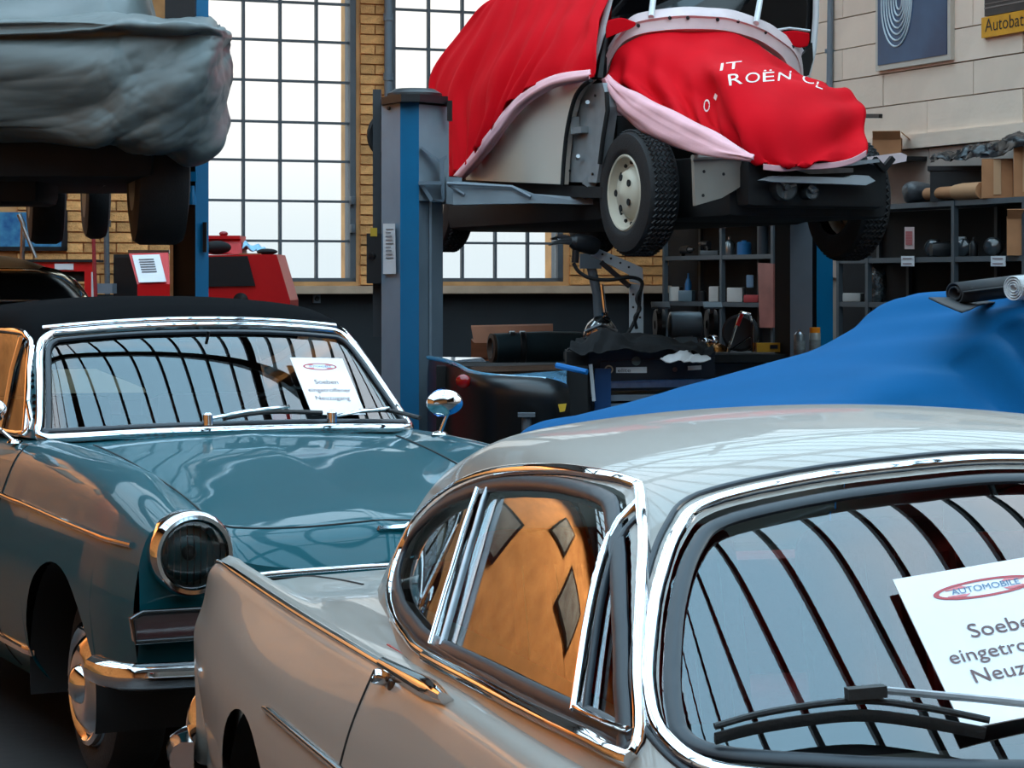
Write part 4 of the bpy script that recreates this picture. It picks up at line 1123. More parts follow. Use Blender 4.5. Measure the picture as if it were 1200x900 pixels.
    # wiper on the windscreen
    def wsp(px, py, o):
        p = onhull(px, py); n = grad(Fp, p[None])[0]; return Pf.w(p + n * o)
    bl = [wsp(*q, .016) for q in ((838, 879), (900, 864), (1000, 852), (1080, 860), (1152, 873))]
    wp = obj('wiper', tube(catmull([wsp(*q, .030) for q in ((838, 873), (900, 856), (1000, 843), (1080, 851), (1155, 866))], 6), .0045, 8), BLACKRUB, root)
    obj('wiper_blade', strip(catmull(bl, 6), rt(grad(Fp, Pf.loc(catmull(bl, 6)))), .006, .012), BLACKRUB, wp)
    obj('wiper_arm', tube([wsp(*q, .045) for q in ((992, 845), (1025, 841), (1110, 849), (1200, 858), (1290, 880))], .005, 8), STEEL, wp)
    obj('wiper_clip', bar(wsp(988, 846, .045), wsp(1032, 842, .045), .02, .014), BLACKRUB, wp)
    cor = [(1042, 684), (1236, 651), (1326, 820), (1132, 858)]
    notice('notice_card', [wsp(*q, .006) for q in cor], 'white notice card on the windscreen of the grey beige coupe')
    return root
COUPE = make_coupe()
# ------------------------------------------------------------------ the saloon raised on the two-post lift
Df = Frame(1.37, 13.39, R(22.8))
def add(g, q): g.add(q.v, q.f); return g
def fold(A, amp, freq, seed=0, rough=.006):
    """cloth folds: push a net of points along its normals"""
    g = gridgeo(A); N = vnormals(g).reshape(A.shape); n, m = A.shape[:2]
    rs = np.random.RandomState(seed); j = np.linspace(0, 1, m)[None, :]; i = np.linspace(0, 1, n)[:, None]
    d = np.zeros((n, m))
    for k in range(5):
        f = freq * (.6 + .35 * k); d += np.sin(2 * math.pi * f * (j + .12 * np.sin(2.1 * i + k)) + rs.rand() * 6.28) * (1 / (1 + k * .6))
    for k in range(6):
        d += .25 * np.sin(2 * math.pi * (rs.rand() * 5 * j + rs.rand() * 5 * i) + rs.rand() * 6.28)
    return A + N * (d * amp)[..., None]
def wloc(L): return Df.w(np.array(L, float))
def make_saloon():
    root = thing('saloon_car', 'pale vintage saloon without front wings raised on the two-post lift', 'car', wloc((-1.5, 0, 1.66)))
    DARK = mat('dark_underbody', (17, 18, 19), .75, var=.3, vscale=8)
    CREAM = mat('cream_car_paint', (216, 202, 186), .3, coat=.8)
    DULL = mat('dull_beige_panel', (136, 128, 118), .5, var=.08)
    LGREY = mat('grey_primer', (132, 136, 138), .5, var=.12, vscale=12)
    # wheels
    def whl(c, s, r=.342, w=.185, front=True):
        C0 = wloc(c); ax = (Df.l * s + Df.f * (.0)); ax = ax / np.linalg.norm(ax)
        wh = obj('wheel', lathe([(.205, -.12), (.212, -.03), (.215, -.004), (.205, .004), (.196, .0), (.188, -.03), (.165, -.055), (.150, -.05)], C0, ax, 48), mat('cream_wheel_rim', (196, 186, 166), .45), root)
        obj('tyre', lathe([(.20, -w), (.25, -w - .01), (r * .95, -w + .005), (r * .985, -w + .02), (r, -w * .7), (r + .002, -w * .5), (r, -w * .3), (r * .985, -.02), (r * .95, -.004), (.25, .012), (.218, .002), (.205, -.01)], C0, ax, 60), TYRE, wh)
        obj('disc', lathe([(.19, -.035), (.155, -.06), (.13, -.03), (.12, -.012), (.09, .004), (.05, .008), (.03, .02), (.001, .022)], C0, ax, 48), mat('cream_wheel_rim', (196, 186, 166), .45), wh)
        a = np.array([0, 0, 1.0]); b = np.cross(ax, a)
        for k in range(5):
            t = k * 2 * math.pi / 5 + .3; p = C0 + (a * math.cos(t) + b * math.sin(t)) * .088 + ax * .006
            obj('disc_hole', lathe([(.02, -.004), (.019, .003), (.001, .0)], p, ax, 12), MATTE, wh)
        for k in range(14):
            t = k * 2 * math.pi / 14; p = C0 + (a * math.cos(t) + b * math.sin(t)) * .172 - ax * .046
            obj('rim_slot', lathe([(.014, -.006), (.014, .004), (.001, .004)], p, ax, 8), MATTE, wh)
        tr = Geo()
        for l in range(5):
            P = []
            for k in range(120):
                t = 2 * math.pi * k / 120; P.append(C0 + (a * math.cos(t) + b * math.sin(t)) * (r + .002) - ax * (.035 + l * .028 + (.009 if k % 2 else -.009)))
            add(tr, tube(P, .006, 4, closed=True))
        tag(obj('tread_ribs', tr, BLACKRUB, wh), kind='stuff')
    c = Df.aty(731, 226, -.79); whl(c, -1)
    whl((c[0], .72, c[2] - .02), 1)
    r_ = Df.aty(507, 236, -.70); whl((r_[0], -.70, r_[2]), -1, r=.335); whl((r_[0], .60, r_[2]), 1, r=.335)
    # under side, engine bay and wheel houses
    obj('underbody', Df.g(join(rbox((-2.0, 0, 1.975), (2.9, 1.40, .25), .08), rbox((-1.0, -.58, 1.93), (1.4, .18, .14), .05))), DARK, root)
    obj('engine_bay', Df.g(join(rbox((.10, -.03, 2.02), (1.1, .98, .34), .05), rbox((-.45, -.56, 2.25), (.16, .26, .62), .03))), DARK, root)
    obj('cabin_tub', Df.g(join(box((-1.9, 0, 2.30), (2.2, 1.36, .5)), box((-1.9, 0, 2.7), (1.8, 1.0, .6)))), DARK, root, smooth=False)
    # door with its curved front edge
    dp = [(657, 216), (659, 185), (663, 150), (671, 117), (680, 101), (690, 93), (650, 98), (612, 120), (588, 152), (566, 182), (546, 207), (546, 211)]
    P = [Df.aty(x, y, -.86) for x, y in dp]
    obj('door', prism([wloc(p) for p in P], Df.l * .05), CREAM, root, smooth=False)
    ed = catmull(np.array([(659, 217), (661, 185), (665, 150), (673, 117), (682, 102), (692, 94)], float), 6)
    obj('door_seal', tube([wloc(Df.aty(x, y, -.865)) for x, y in ed], .013, 8), MATTE, root)
    obj('sill', prism([wloc(Df.aty(x, y, -.80)) for x, y in ((560, 213), (705, 219), (705, 232), (560, 228))], Df.l * .12), DARK, root, smooth=False)
    # bare hinge pillar
    hp = [(662, 213), (666, 155), (674, 120), (688, 99), (706, 97), (713, 125), (708, 160), (702, 195), (699, 214)]
    pil = obj('hinge_pillar', prism([wloc(Df.aty(x, y, -.80)) for x, y in hp], Df.l * .06), LGREY, root, smooth=False)
    obj('pillar_edge', tube([wloc(Df.aty(x, y, -.81)) for x, y in ((711, 108), (712, 130), (707, 160), (703, 192))], .014, 8), MATTE, pil)
    for q in ((688, 123), (677, 186)):
        p = wloc(Df.aty(*q, -.82)); obj('hinge_peg', tube([p, p - Df.l * .02 + Df.f * .05 + Df.u * .012], .012, 10), STEEL, pil)
    p = wloc(Df.aty(678, 153, -.82)); obj('hinge_bracket', join(bar(p - Df.f * .05, p + Df.f * .09, .05, .035), box(p + Df.u * .03 - Df.f * .05, (.05, .05, .1))), LGREY, pil)
    for q in ((668, 200), (674, 130), (695, 204), (698, 112)):
        p = wloc(Df.aty(*q, -.805)); obj('bolt', lathe([(.008, 0), (.008, .008), (.001, .01)], p, -Df.l, 8), BLACK, pil)
    obj('wing_stay', join(bar(wloc(Df.aty(688, 219, -.8)), wloc(Df.aty(706, 193, -.72)), .02, .07), bar(wloc(Df.aty(706, 190, -.7)), wloc(Df.aty(716, 155, -.66)), .02, .04)), LGREY, root, smooth=False)
    # front valance, cross rails, brackets
    vp = [(813, 185), (878, 181), (887, 182), (889, 188), (882, 203), (866, 220), (846, 232), (815, 241)]
    va_ = obj('valance', prism([wloc(Df.atx(x, y, .70)) for x, y in vp], -Df.f * .03), DULL, root, smooth=False)
    obj('valance_lip', tube([wloc(Df.atx(x, y, .71)) for x, y in ((811, 185), (850, 183), (878, 181), (888, 181))], .016, 8), DULL, va_)
    for q in ((825, 201), (848, 204), (824, 229)):
        obj('bolt_hole', lathe([(.009, 0), (.001, .001)], wloc(Df.atx(*q, .702)), Df.f, 8), MATTE, va_)
    tr = [(886, 187), (905, 190), (955, 191), (1010, 188), (1030, 186), (1031, 190), (1000, 194), (955, 196), (905, 194)]
    obj('upper_rail', prism([wloc(Df.atx(x, y, .86)) for x, y in tr], -Df.f * .08), LGREY, root, smooth=False)
    lr = [(893, 211), (906, 206), (992, 208), (1002, 205), (1018, 206), (1026, 212), (1015, 217), (993, 216), (905, 213)]
    obj('lower_rail', prism([wloc(Df.atx(x, y, .88)) for x, y in lr], -Df.f * .05), mat('pale_grey_rail', (160, 164, 166), .45), root, smooth=False)
    br = obj('end_bracket', prism([wloc(Df.atx(x, y, .80)) for x, y in ((1016, 184), (1056, 179), (1063, 182), (1062, 189), (1034, 195), (1018, 191))], -Df.f * .02), PINKWHITE, root, smooth=False)
    obj('bracket_arm', join(bar(wloc(Df.atx(1024, 186, .83)), wloc(Df.atx(1036, 199, .83)), .03, .03), bar(wloc(Df.atx(1046, 185, .83)), wloc(Df.atx(1034, 200, .83)), .03, .03)), BLACK, br)
    obj('grille_slot', prism([wloc(Df.atx(x, y, .87)) for x, y in ((935, 196), (1000, 197), (1000, 202), (950, 204), (935, 200))], -Df.f * .01), STEEL, root, smooth=False)
    for q, r in (((921, 220), .068), ((951, 225), .042)):
        p = wloc(Df.atx(*q, .84)); h = obj('horn', lathe([(r, -.06), (r, 0), (r * .93, .012), (r * .86, .004), (r * .3, .0), (r * .25, .02), (.001, .022)], p, Df.f, 28), mat('dull_disc', (86, 90, 92), .3, .7), root)
        for t in (.3, 2.4, 4.5): obj('horn_rib', bar(p + Df.f * .008, p + (Df.l * math.cos(t) + Df.u * math.sin(t)) * r * .85 + Df.f * .008, .012, .012), STEEL, h)
    obj('nose_bulkhead', Df.g(rbox((.70, -.05, 2.03), (.16, .86, .26), .05)), DARK, root)
    # scuttle arch and windscreen
    def ax_(px): t = (px - 822) / 118.; return -.82 + .30 * (1 - t * t)
    o_ = catmull(np.array([(700, 92), (707, 72), (722, 46), (740, 23), (760, 16), (800, 11), (830, 12), (860, 15), (896, 28), (912, 38), (938, 58), (946, 82), (944, 102)], float), 4)
    i_ = catmull(np.array([(709, 96), (713, 76), (724, 56), (740, 45), (762, 39), (795, 36), (825, 36), (850, 38), (880, 46), (897, 55), (912, 67), (920, 82), (922, 100)], float), 4)
    mid_ = o_ * .62 + i_ * .38
    rows = [[wloc(Df.atx(q[0], q[1], ax_(q[0]) + dx)) for q in c_] for c_, dx in ((o_, -.10), (o_, -.02), (mid_, .035), (mid_ * .96 + i_ * .04, .02), (i_ * .9 + o_ * .1, .03), (i_, .0))]
    sc_ = obj('scuttle_arch', solid(gridgeo(np.array(rows)), .015), PINKWHITE, root, angle=40)
    for q in ((748, 30), (785, 21), (806, 21), (841, 23), (865, 25), (897, 38), (929, 55)):
        p = wloc(Df.atx(*q, ax_(q[0]) + .045)); obj('bolt_hole', lathe([(.012, 0), (.001, .002)], p, Df.f, 8), MATTE, sc_)
    wsP = [(712, 70), (716, 30), (722, -70), (955, -75), (955, 46), (940, 70), (925, 60), (897, 35), (860, 19), (800, 15), (750, 24), (728, 46)]
    obj('windscreen', prism([wloc(Df.atx(x, y, -.86 + .12 * (1 - ((x - 822) / 118.) ** 2))) for x, y in wsP], -Df.f * .006), mat('dark_windscreen', (9, 9, 11), .08, coat=.3, spec=.25), root, smooth=False)
    obj('windscreen_pillar', join(tube([wloc(Df.atx(x, y, -.80)) for x, y in ((699, 88), (702, 55), (708, 25), (716, -5), (726, -60))], [.035, .026, .02, .018, .018], 10)), mat('pale_pillar', (214, 214, 214), .4, .1), root)
    obj('pillar_foot', tube([wloc(Df.atx(x, y, -.77)) for x, y in ((703, 92), (706, 68), (711, 40))], [.04, .03, .01], 8), BLACK, root)
    obj('windscreen_pillar', tube([wloc(Df.atx(x, y, -.86)) for x, y in ((943, 100), (953, 60), (956, 20), (958, -60))], .02, 8), mat('pale_pillar', (214, 214, 214), .4, .1), root)
    obj('hinge_plate', prism([wloc(Df.atx(x, y, -.78)) for x, y in ((939, 66), (952, 50), (953, 70), (948, 88), (938, 92))], -Df.f * .03), BLACK, root, smooth=False)
    obj('white_edge', tube([wloc(Df.atx(x, y, -.76)) for x, y in ((903, 36), (925, 33), (949, 36))], .008, 6), WHITEP, root)
    for a, b in (((763, 20), (769, -30)), ((886, 27), (896, -30))):
        obj('wiper_arm', tube([wloc(Df.atx(*a, -.55)), wloc(Df.atx(*b, -.78))], .018, 8), mat('pale_pillar', (214, 214, 214), .4, .1), root)
    obj('rag', gridgeo(fold(upnet([[wloc(Df.aty(x, y, -.7)) for x, y in r] for r in (((713, 124), (725, 122), (735, 130)), ((716, 130), (727, 131), (737, 134)), ((720, 135), (730, 136), (738, 137)))], 4, 4), .012, 3, 5)), PAPER, root)
    return root
SALOON = make_saloon()
def make_covers():
    # rear cover, draped over the cabin
    r = [[(575, 2, -.42), (540, 35, -.50), (506, 88, -.60), (512, 140, -.66), (527, 206, -.74)],
         [(602, -20, -.40), (566, 45, -.64), (535, 110, -.77), (538, 160, -.83), (541, 200, -.88)],
         [(640, -30, -.40), (612, 30, -.67), (588, 80, -.80), (574, 130, -.86), (562, 180, -.90)],
         [(690, -32, -.40), (654, 20, -.68), (638, 55, -.80), (620, 85, -.87), (604, 114, -.91)],
         [(735, -34, -.42), (706, 12, -.66), (700, 38, -.76), (694, 62, -.84), (690, 85, -.88)]]
    cols = []
    for c in r:
        L = [Df.aty(*q) for q in c]; top = L[0]
        cols.append([(top[0] - .55, .75, top[2] - .35), (top[0] - .5, .45, top[2] - .02), (top[0] - .2, 0, top[2] + .06)] + [tuple(p) for p in L])
    A = Df.w(upnet(np.array(cols), 16, 8))
    A = fold(A.transpose(1, 0, 2), .010, 6, 3).transpose(1, 0, 2)
    # deeper folds towards the hem
    n, m = A.shape[:2]; g0 = gridgeo(A); N = vnormals(g0).reshape(A.shape); jj = np.clip((np.linspace(0, 1, m) - .45) / .55, 0, 1)[None, :]; ii = np.linspace(0, 1, n)[:, None]
    A = A + N * ((np.sin(2 * math.pi * 8.5 * ii + 1.5 * np.sin(9 * ii) + 1.2 * jj) * .032 + np.sin(2 * math.pi * 19 * ii + 2 * jj) * .010) * jj)[..., None]
    t = thing('car_cover', 'red cloth car cover draped over the roof and tail of the raised saloon', 'car cover', wloc((-2.2, -.7, 2.2)))
    obj('cloth', solid(gridgeo(A), .006), REDCLOTH, t, angle=None)
    up = [(692, 82), (645, 90), (607, 112), (580, 145), (555, 178), (532, 206)]; lo = [(690, 94), (648, 104), (615, 126), (588, 158), (566, 187), (545, 209)]
    U = catmull(np.array(up, float), 8); L = catmull(np.array(lo, float), 8)
    B = np.array([[wloc(Df.aty(*(u * (1 - s) + l * s), -.91 - .04 * math.sin(math.pi * s))) for s in np.linspace(0, 1, 12)] for u, l in zip(U, L)])
    B = fold(B, .006, 2.5, 8)
    obj('turned_hem', solid(gridgeo(B), .006), PINKCLOTH, t, angle=None)
    # front cover over the engine bay
    rows = [[(708, 92, -.72), (735, 50, -.64), (790, 37, -.52), (850, 39, -.52), (898, 58, -.58), (923, 84, -.72)],
            [(712, 93, -.60), (750, 72, -.42), (800, 66, -.24), (850, 66, -.20), (905, 74, -.28), (940, 92, -.45)],
            [(722, 98, -.45), (768, 94, -.22), (815, 92, .0), (848, 82, .34), (905, 84, .30), (960, 100, .06)],
            [(758, 116, -.20), (800, 120, .04), (836, 118, .26), (858, 100, .56), (925, 102, .56), (984, 106, .28)],
            [(800, 145, .15), (828, 150, .38), (852, 150, .58), (872, 140, .76), (940, 142, .82), (1006, 118, .44)],
            [(850, 168, .42), (864, 174, .58), (878, 180, .74), (895, 184, .88), (950, 184, .92), (1012, 150, .60)],
            [(866, 178, .58), (876, 184, .70), (890, 190, .85), (912, 194, .92), (955, 191, .95), (1012, 186, .84)]]
    A = Df.w(upnet([[Df.atx(*q) for q in r_] for r_ in rows], 10, 12)); A = fold(A, .006, 4, 11)
    nA, mA = A.shape[:2]; NA = vnormals(gridgeo(A)).reshape(A.shape); ia = np.linspace(0, 1, nA)[:, None]; ja = np.linspace(0, 1, mA)[None, :]
    A = A + NA * 1.5 * (.022 * np.sin(2 * math.pi * (3.2 * ia + 5.5 * ja + .5 * np.sin(5 * ja))) * np.clip(1.2 - 1.6 * ja, 0, 1) * np.clip(3 * ia, 0, 1) + .012 * np.sin(2 * math.pi * (6 * ja + .8 * ia)) * np.clip(2 * ia - .9, 0, 1) + .012 * np.sin(2 * math.pi * (5 * ia - 2 * ja)) * np.clip(3 * ja - 2.2, 0, 1))[..., None]
    t = thing('car_cover', 'red printed cloth cover spread over the open engine bay of the raised saloon', 'car cover', wloc((.9, 0, 2.1)))
    gcl = gridgeo(A); bv = bvh_of(gcl)
    obj('cloth', solid(gcl, .006), REDCLOTH, t, angle=None)
    U = catmull(np.array([(712, 90), (735, 103), (770, 121), (815, 143), (855, 165), (884, 183)], float), 8); L = catmull(np.array([(706, 92), (718, 122), (738, 144), (772, 166), (815, 181), (880, 187)], float), 8)
    B = np.array([[wloc(Df.aty(*(u * (1 - s) + l * s), -.70 - .05 * math.sin(math.pi * s) - .04 * s)) for s in np.linspace(0, 1, 14)] for u, l in zip(U, L)]); B = fold(B, .008, 2.2, 4)
    obj('turned_edge', solid(gridgeo(B), .006), PINKCLOTH, t, angle=None)
    B = np.array([[wloc(Df.atx(x + 2 * math.sin(k), y + d, .93)) for d in (0, 3, 7)] for k, (x, y) in enumerate(((895, 192), (915, 194), (940, 192), (965, 191), (985, 189), (1003, 184), (1016, 176)))])
    obj('lower_hem', solid(gridgeo(upnet(B, 4, 3)), .006), PINKCLOTH, t, angle=None)
    # lettering printed on the cloth
    def cloth_text(s, x0, y0, x1, y1, upx, upy, nm):
        V, Fc = text2d(s, 2); w = V[:, 0].max(); vv = []; ok = []
        for a, b in V:
            px = x0 + (x1 - x0) * a / w + upx * b / .72; py = y0 + (y1 - y0) * a / w + upy * b / .72
            h = shoot(bv, px, py); ok.append(h is not None)
            vv.append(h[0] + h[1] * .006 - np.array([0, .004, 0]) if h else (0, 0, 0))
        g = Geo(); g.v = [tuple(p) for p in vv]; g.f = [f for f in Fc if all(ok[i] for i in f)]
        used = sorted({i for f in g.f for i in f}); mp = {u: k for k, u in enumerate(used)}; g.v = [g.v[i] for i in used]; g.f = [tuple(mp[i] for i in f) for f in g.f]
        if g.f: obj(nm, g, mat('cloth_print_white', (232, 214, 206), .8), t, smooth=False)
    for ch, x0, x1, y0, y1, ht, ln in (('R', 855, 870, 101.5, 99, 13.5, -2), ('O', 873, 890, 98.5, 97, 12, 0), ('Ë', 893.5, 907, 97, 96, 11.5, 0), ('N', 911, 926, 96, 94, 10.5, 1)):
        cloth_text(ch, x0, y0, x1, y1, ln, -ht, 'lettering')
    cloth_text('C', 939, 97, 953, 100, 2, -10, 'lettering'); cloth_text('L', 955, 103, 963, 106, 3, -9, 'lettering')
    cloth_text('O', 828, 135, 834, 122, -6, -8, 'lettering'); cloth_text('I', 840, 118, 842, 112, -3, -3, 'lettering'); cloth_text('IT', 844, 84, 868, 81, 1, -9, 'lettering')
    t['label'] = 'red cloth cover with white lettering over the open engine bay of the raised saloon'
    # scrap of the rear cover showing through the far side of the windscreen
    single('red_cloth', solid(gridgeo(upnet([[wloc(Df.atx(x, y, -.74)) for x, y in r_] for r_ in (((912, 38), (930, 36), (948, 39)), ((918, 45), (932, 46), (948, 48)), ((928, 54), (938, 56), (946, 54)))], 4, 4)), .005), REDCLOTH, 'small red cloth corner at the far windscreen pillar of the raised saloon', 'cloth', angle=None)
    single('red_cloth', solid(gridgeo(upnet([[wloc(Df.atx(x, y, -.60)) for x, y in r_] for r_ in (((712, 24), (728, 21), (744, 26)), ((710, 34), (728, 32), (744, 30)), ((710, 45), (722, 40), (738, 34)))], 4, 4)), .005), REDCLOTH, 'bunched red cloth lying at the near corner of the bare scuttle arch', 'cloth', angle=None)
make_covers()
# ------------------------------------------------------------------ lift posts
def poly_post(pts, z0, z1): return prism([(p[0], p[1], z0) for p in pts], (0, 0, z1 - z0))
def pxy(px, Y): return np.array([(px - 600) * Y / FOC, Y])
def left_post():
    Y = 14.2; k = Y / FOC; zt = W(0, 118, Y)[2]
    t = thing('lift_post', 'blue and grey lift post with a paper notice, left of the raised saloon', 'lift post', (pxy(485, 14.4)[0], 14.4, 0))
    obj('side_cover', poly_post([pxy(447, 14.33), pxy(470, 14.10), pxy(470, 14.5), pxy(449, 14.62)], 0, zt), mat('blue_grey_enamel', (120, 140, 156), .4, var=.06), t, smooth=False)
    obj('front_cover', poly_post([pxy(469, 14.09), pxy(491, 14.06), pxy(491, 14.5), pxy(469, 14.5)], 0, zt + .005), BLUEPAINT, t, smooth=False)
    obj('column', poly_post([pxy(491, 14.10), pxy(519, 14.30), pxy(518, 14.72), pxy(492, 14.72)], 0, W(0, 235, Y)[2]), GREYPAINT, t, smooth=False)
    obj('column_edge', poly_post([pxy(503, 14.17), pxy(506, 14.17), pxy(506, 14.3), pxy(503, 14.3)], 0, W(0, 235, Y)[2]), GREYPAINT, t, smooth=False)
    obj('carriage', poly_post([pxy(491, 14.07), pxy(526, 14.28), pxy(525, 14.72), pxy(491, 14.72)], W(0, 236, Y)[2], W(0, 124, Y)[2]), mat('light_grey_enamel', (134, 146, 154), .45, var=.08), t, smooth=False)
    capz = W(0, 120, Y)[2]
    cp = obj('top_cap', join(poly_post([pxy(447, 14.25), pxy(470, 14.0), pxy(492, 14.0), pxy(525, 14.2), pxy(525, 14.75), pxy(448, 14.7)], capz - .01, capz + .035)), PLASTIC, t, smooth=False)
    c = W(486, 112, 14.38); obj('motor_cover', lathe([(.17, 0), (.165, .035), (.12, .062), (.001, .070)], (c[0], c[1], capz + .03), (0, 0, 1), 30), PLASTIC, cp)
    f = lambda x, y, Y_: W(x, y, Y_)
    obj('gusset', prism([f(494, 172, 14.08), f(515, 187, 14.16), f(524, 182, 14.2), f(524, 186, 14.2), f(515, 191, 14.16), f(494, 175, 14.08)], (0, -.05, 0)), GREYPAINT, t, smooth=False)
    obj('gusset', prism([f(515, 187, 14.16), f(520, 187, 14.18), f(522, 235, 14.2), f(518, 235, 14.18)], (0, -.06, 0)), GREYPAINT, t, smooth=False)
    obj('gusset', prism([f(491, 213, 14.06), f(518, 213, 14.16), f(518, 217, 14.16), f(491, 217, 14.06)], (0, -.06, 0)), GREYPAINT, t, smooth=False)
    obj('gusset', prism([f(498, 218, 14.1), f(508, 234, 14.12), f(520, 234, 14.18), f(520, 237, 14.18), f(505, 237, 14.12), f(494, 220, 14.1)], (0, -.05, 0)), GREYPAINT, t, smooth=False)
    ar = obj('lift_arm', join(prism([f(523, 207, 14.15), f(541, 208, 14.1), f(541, 240, 14.1), f(523, 239, 14.15)], (0, .12, 0)), prism([f(531, 212, 14.0), f(600, 217, 13.9), f(628, 228, 13.85), f(628, 238, 13.85), f(531, 240, 14.0)], (0, .14, 0)), prism([f(624, 227, 13.86), f(690, 232, 13.75), f(702, 236, 13.72), f(702, 240, 13.72), f(624, 238, 13.86)], (0, .11, 0))), mat('light_grey_enamel', (134, 146, 154), .45, var=.08), t, smooth=False)
    obj('arm_rail', tube([f(524, 215, 13.98), f(600, 219, 13.88), f(622, 231, 13.84)], .012, 6), GREYPAINT, ar)
    obj('arm_brace', tube([f(526, 217, 13.99), f(544, 228, 13.97)], .010, 6), GREYPAINT, ar)
    obj('arm_pad', lathe([(.05, 0), (.05, .07), (.06, .075), (.06, .1)], f(694, 233, 13.76), (0, 0, 1), 18, caps=True), BLACK, ar)
    obj('end_stop', box(f(527, 130, 14.2), (.03, .06, .12)), BLACK, t, smooth=False)
    obj('paper_notice', prism([f(449, 262, 14.28), f(463, 262, 14.13), f(464, 321, 14.12), f(449, 321, 14.28)], (0, -.006, 0)), PAPER, t, smooth=False)
    g = Geo()
    for k in range(9): add(g, prism([f(452, 268 + k * 4.2, 14.235), f(461 - (k * 7 % 4), 268 + k * 4.2, 14.145), f(461 - (k * 7 % 4), 269.2 + k * 4.2, 14.145), f(452, 269.2 + k * 4.2, 14.235)], (0, -.004, 0)))
    tag(obj('print_lines', g, mat('grey_ink', (120, 120, 124), .7), t, smooth=False), kind='stuff')
    bx = obj('control_box', box(f(440, 303, 14.4), (.10, .12, .30)), PLASTIC, t, smooth=False)
    obj('switch_knob', lathe([(.02, 0), (.018, .03), (.001, .032)], f(437, 300, 14.34), (-.3, -1, 0), 14), BLACK, bx)
    obj('yellow_label', box(f(438, 272, 14.335), (.04, .006, .05)), mat('yellow_label', (200, 160, 40), .5), bx, smooth=False)
    obj('cable_duct', box(f(442, 250, 14.5), (.05, .06, 1.5)), mat('dark_grey_enamel', (54, 58, 62), .5), t, smooth=False)
    obj('hose', tube(catmull([f(450, 136, 14.5), f(440, 141, 14.5), f(434, 153, 14.5), f(435, 168, 14.5), f(442, 178, 14.5), f(449, 182, 14.5)], 5), .019, 8), BLACKRUB, t)
    obj('bolt', lathe([(.012, 0), (.012, .008), (.001, .01)], f(456, 127, 14.22), (-.6, -.8, 0), 10), BLACK, t)
    obj('base_plate', box((pxy(485, 14.4)[0], 14.4, .01), (.6, .6, .02)), GREYPAINT, t, smooth=False)
left_post()
def right_post():
    t = thing('lift_post', 'grey and blue lift post behind the nose of the raised saloon', 'lift post', (pxy(945, 15.3)[0], 15.3, 0))
    zt = 2.6
    obj('column', poly_post([pxy(926, 15.2), pxy(952, 15.12), pxy(952, 15.5), pxy(926, 15.5)], 0, zt), GREYPAINT, t, smooth=False)
    obj('column_groove', poly_post([pxy(952, 15.2), pxy(957, 15.2), pxy(957, 15.5), pxy(952, 15.5)], 0, zt), BLACK, t, smooth=False)
    obj('front_cover', poly_post([pxy(957, 15.1), pxy(976, 15.25), pxy(976, 15.5), pxy(957, 15.5)], 0, zt), BLUEPAINT, t, smooth=False)
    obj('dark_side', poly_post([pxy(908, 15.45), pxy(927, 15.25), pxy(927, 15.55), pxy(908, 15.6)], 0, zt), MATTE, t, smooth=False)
    obj('lift_arm', bar(W(940, 232, 15.2), W(900, 236, 14.2), .12, .10), BLACK, t, smooth=False)
    obj('lift_arm', bar(W(940, 232, 15.3), wloc((-2.4, .6, 1.98)), .12, .10), BLACK, t, smooth=False)
    obj('base_plate', box((pxy(945, 15.3)[0], 15.35, .01), (.6, .5, .02)), GREYPAINT, t, smooth=False)
right_post()
def tarp_lift():
    Y = 12.8
    t = thing('lift_post', 'blue and black lift post beside the tarpaulin covered car at left', 'lift post', (pxy(222, Y)[0], Y, 0))
    obj('front_cover', poly_post([pxy(229, 12.7), pxy(244.5, 12.75), pxy(244.5, 13), pxy(229, 13)], 0, 3.6), BLUEPAINT, t, smooth=False)
    obj('column', poly_post([pxy(199, 12.95), pxy(229, 12.72), pxy(229, 13.1), pxy(199, 13.1)], 0, 3.6), MATTE, t, smooth=False)
    obj('column_edge', poly_post([pxy(199, 12.9), pxy(203, 12.9), pxy(203, 13), pxy(199, 13)], 0, 2.0), STEEL, t, smooth=False)
    obj('handle_slot', box(W(240, 278, 12.71), (.02, .02, .16)), BLACK, t, smooth=False)
    obj('cable_switch', join(lathe([(.022, 0), (.022, .03), (.016, .06), (.014, .1)], W(225, 240, 12.6), (0, 0, 1), 14, caps=True), box(W(227, 207, 12.66), (.03, .04, .05))), BLUEPAINT, t)
    obj('motor_box', box(W(214, 12, 12.75), (.16, .2, .16)), PLASTIC, t, smooth=False)
    obj('carriage_arm', bar(W(212, 200, 12.85), W(150, 198, 12.4), .10, .10), BLACK, t, smooth=False)
tarp_lift()
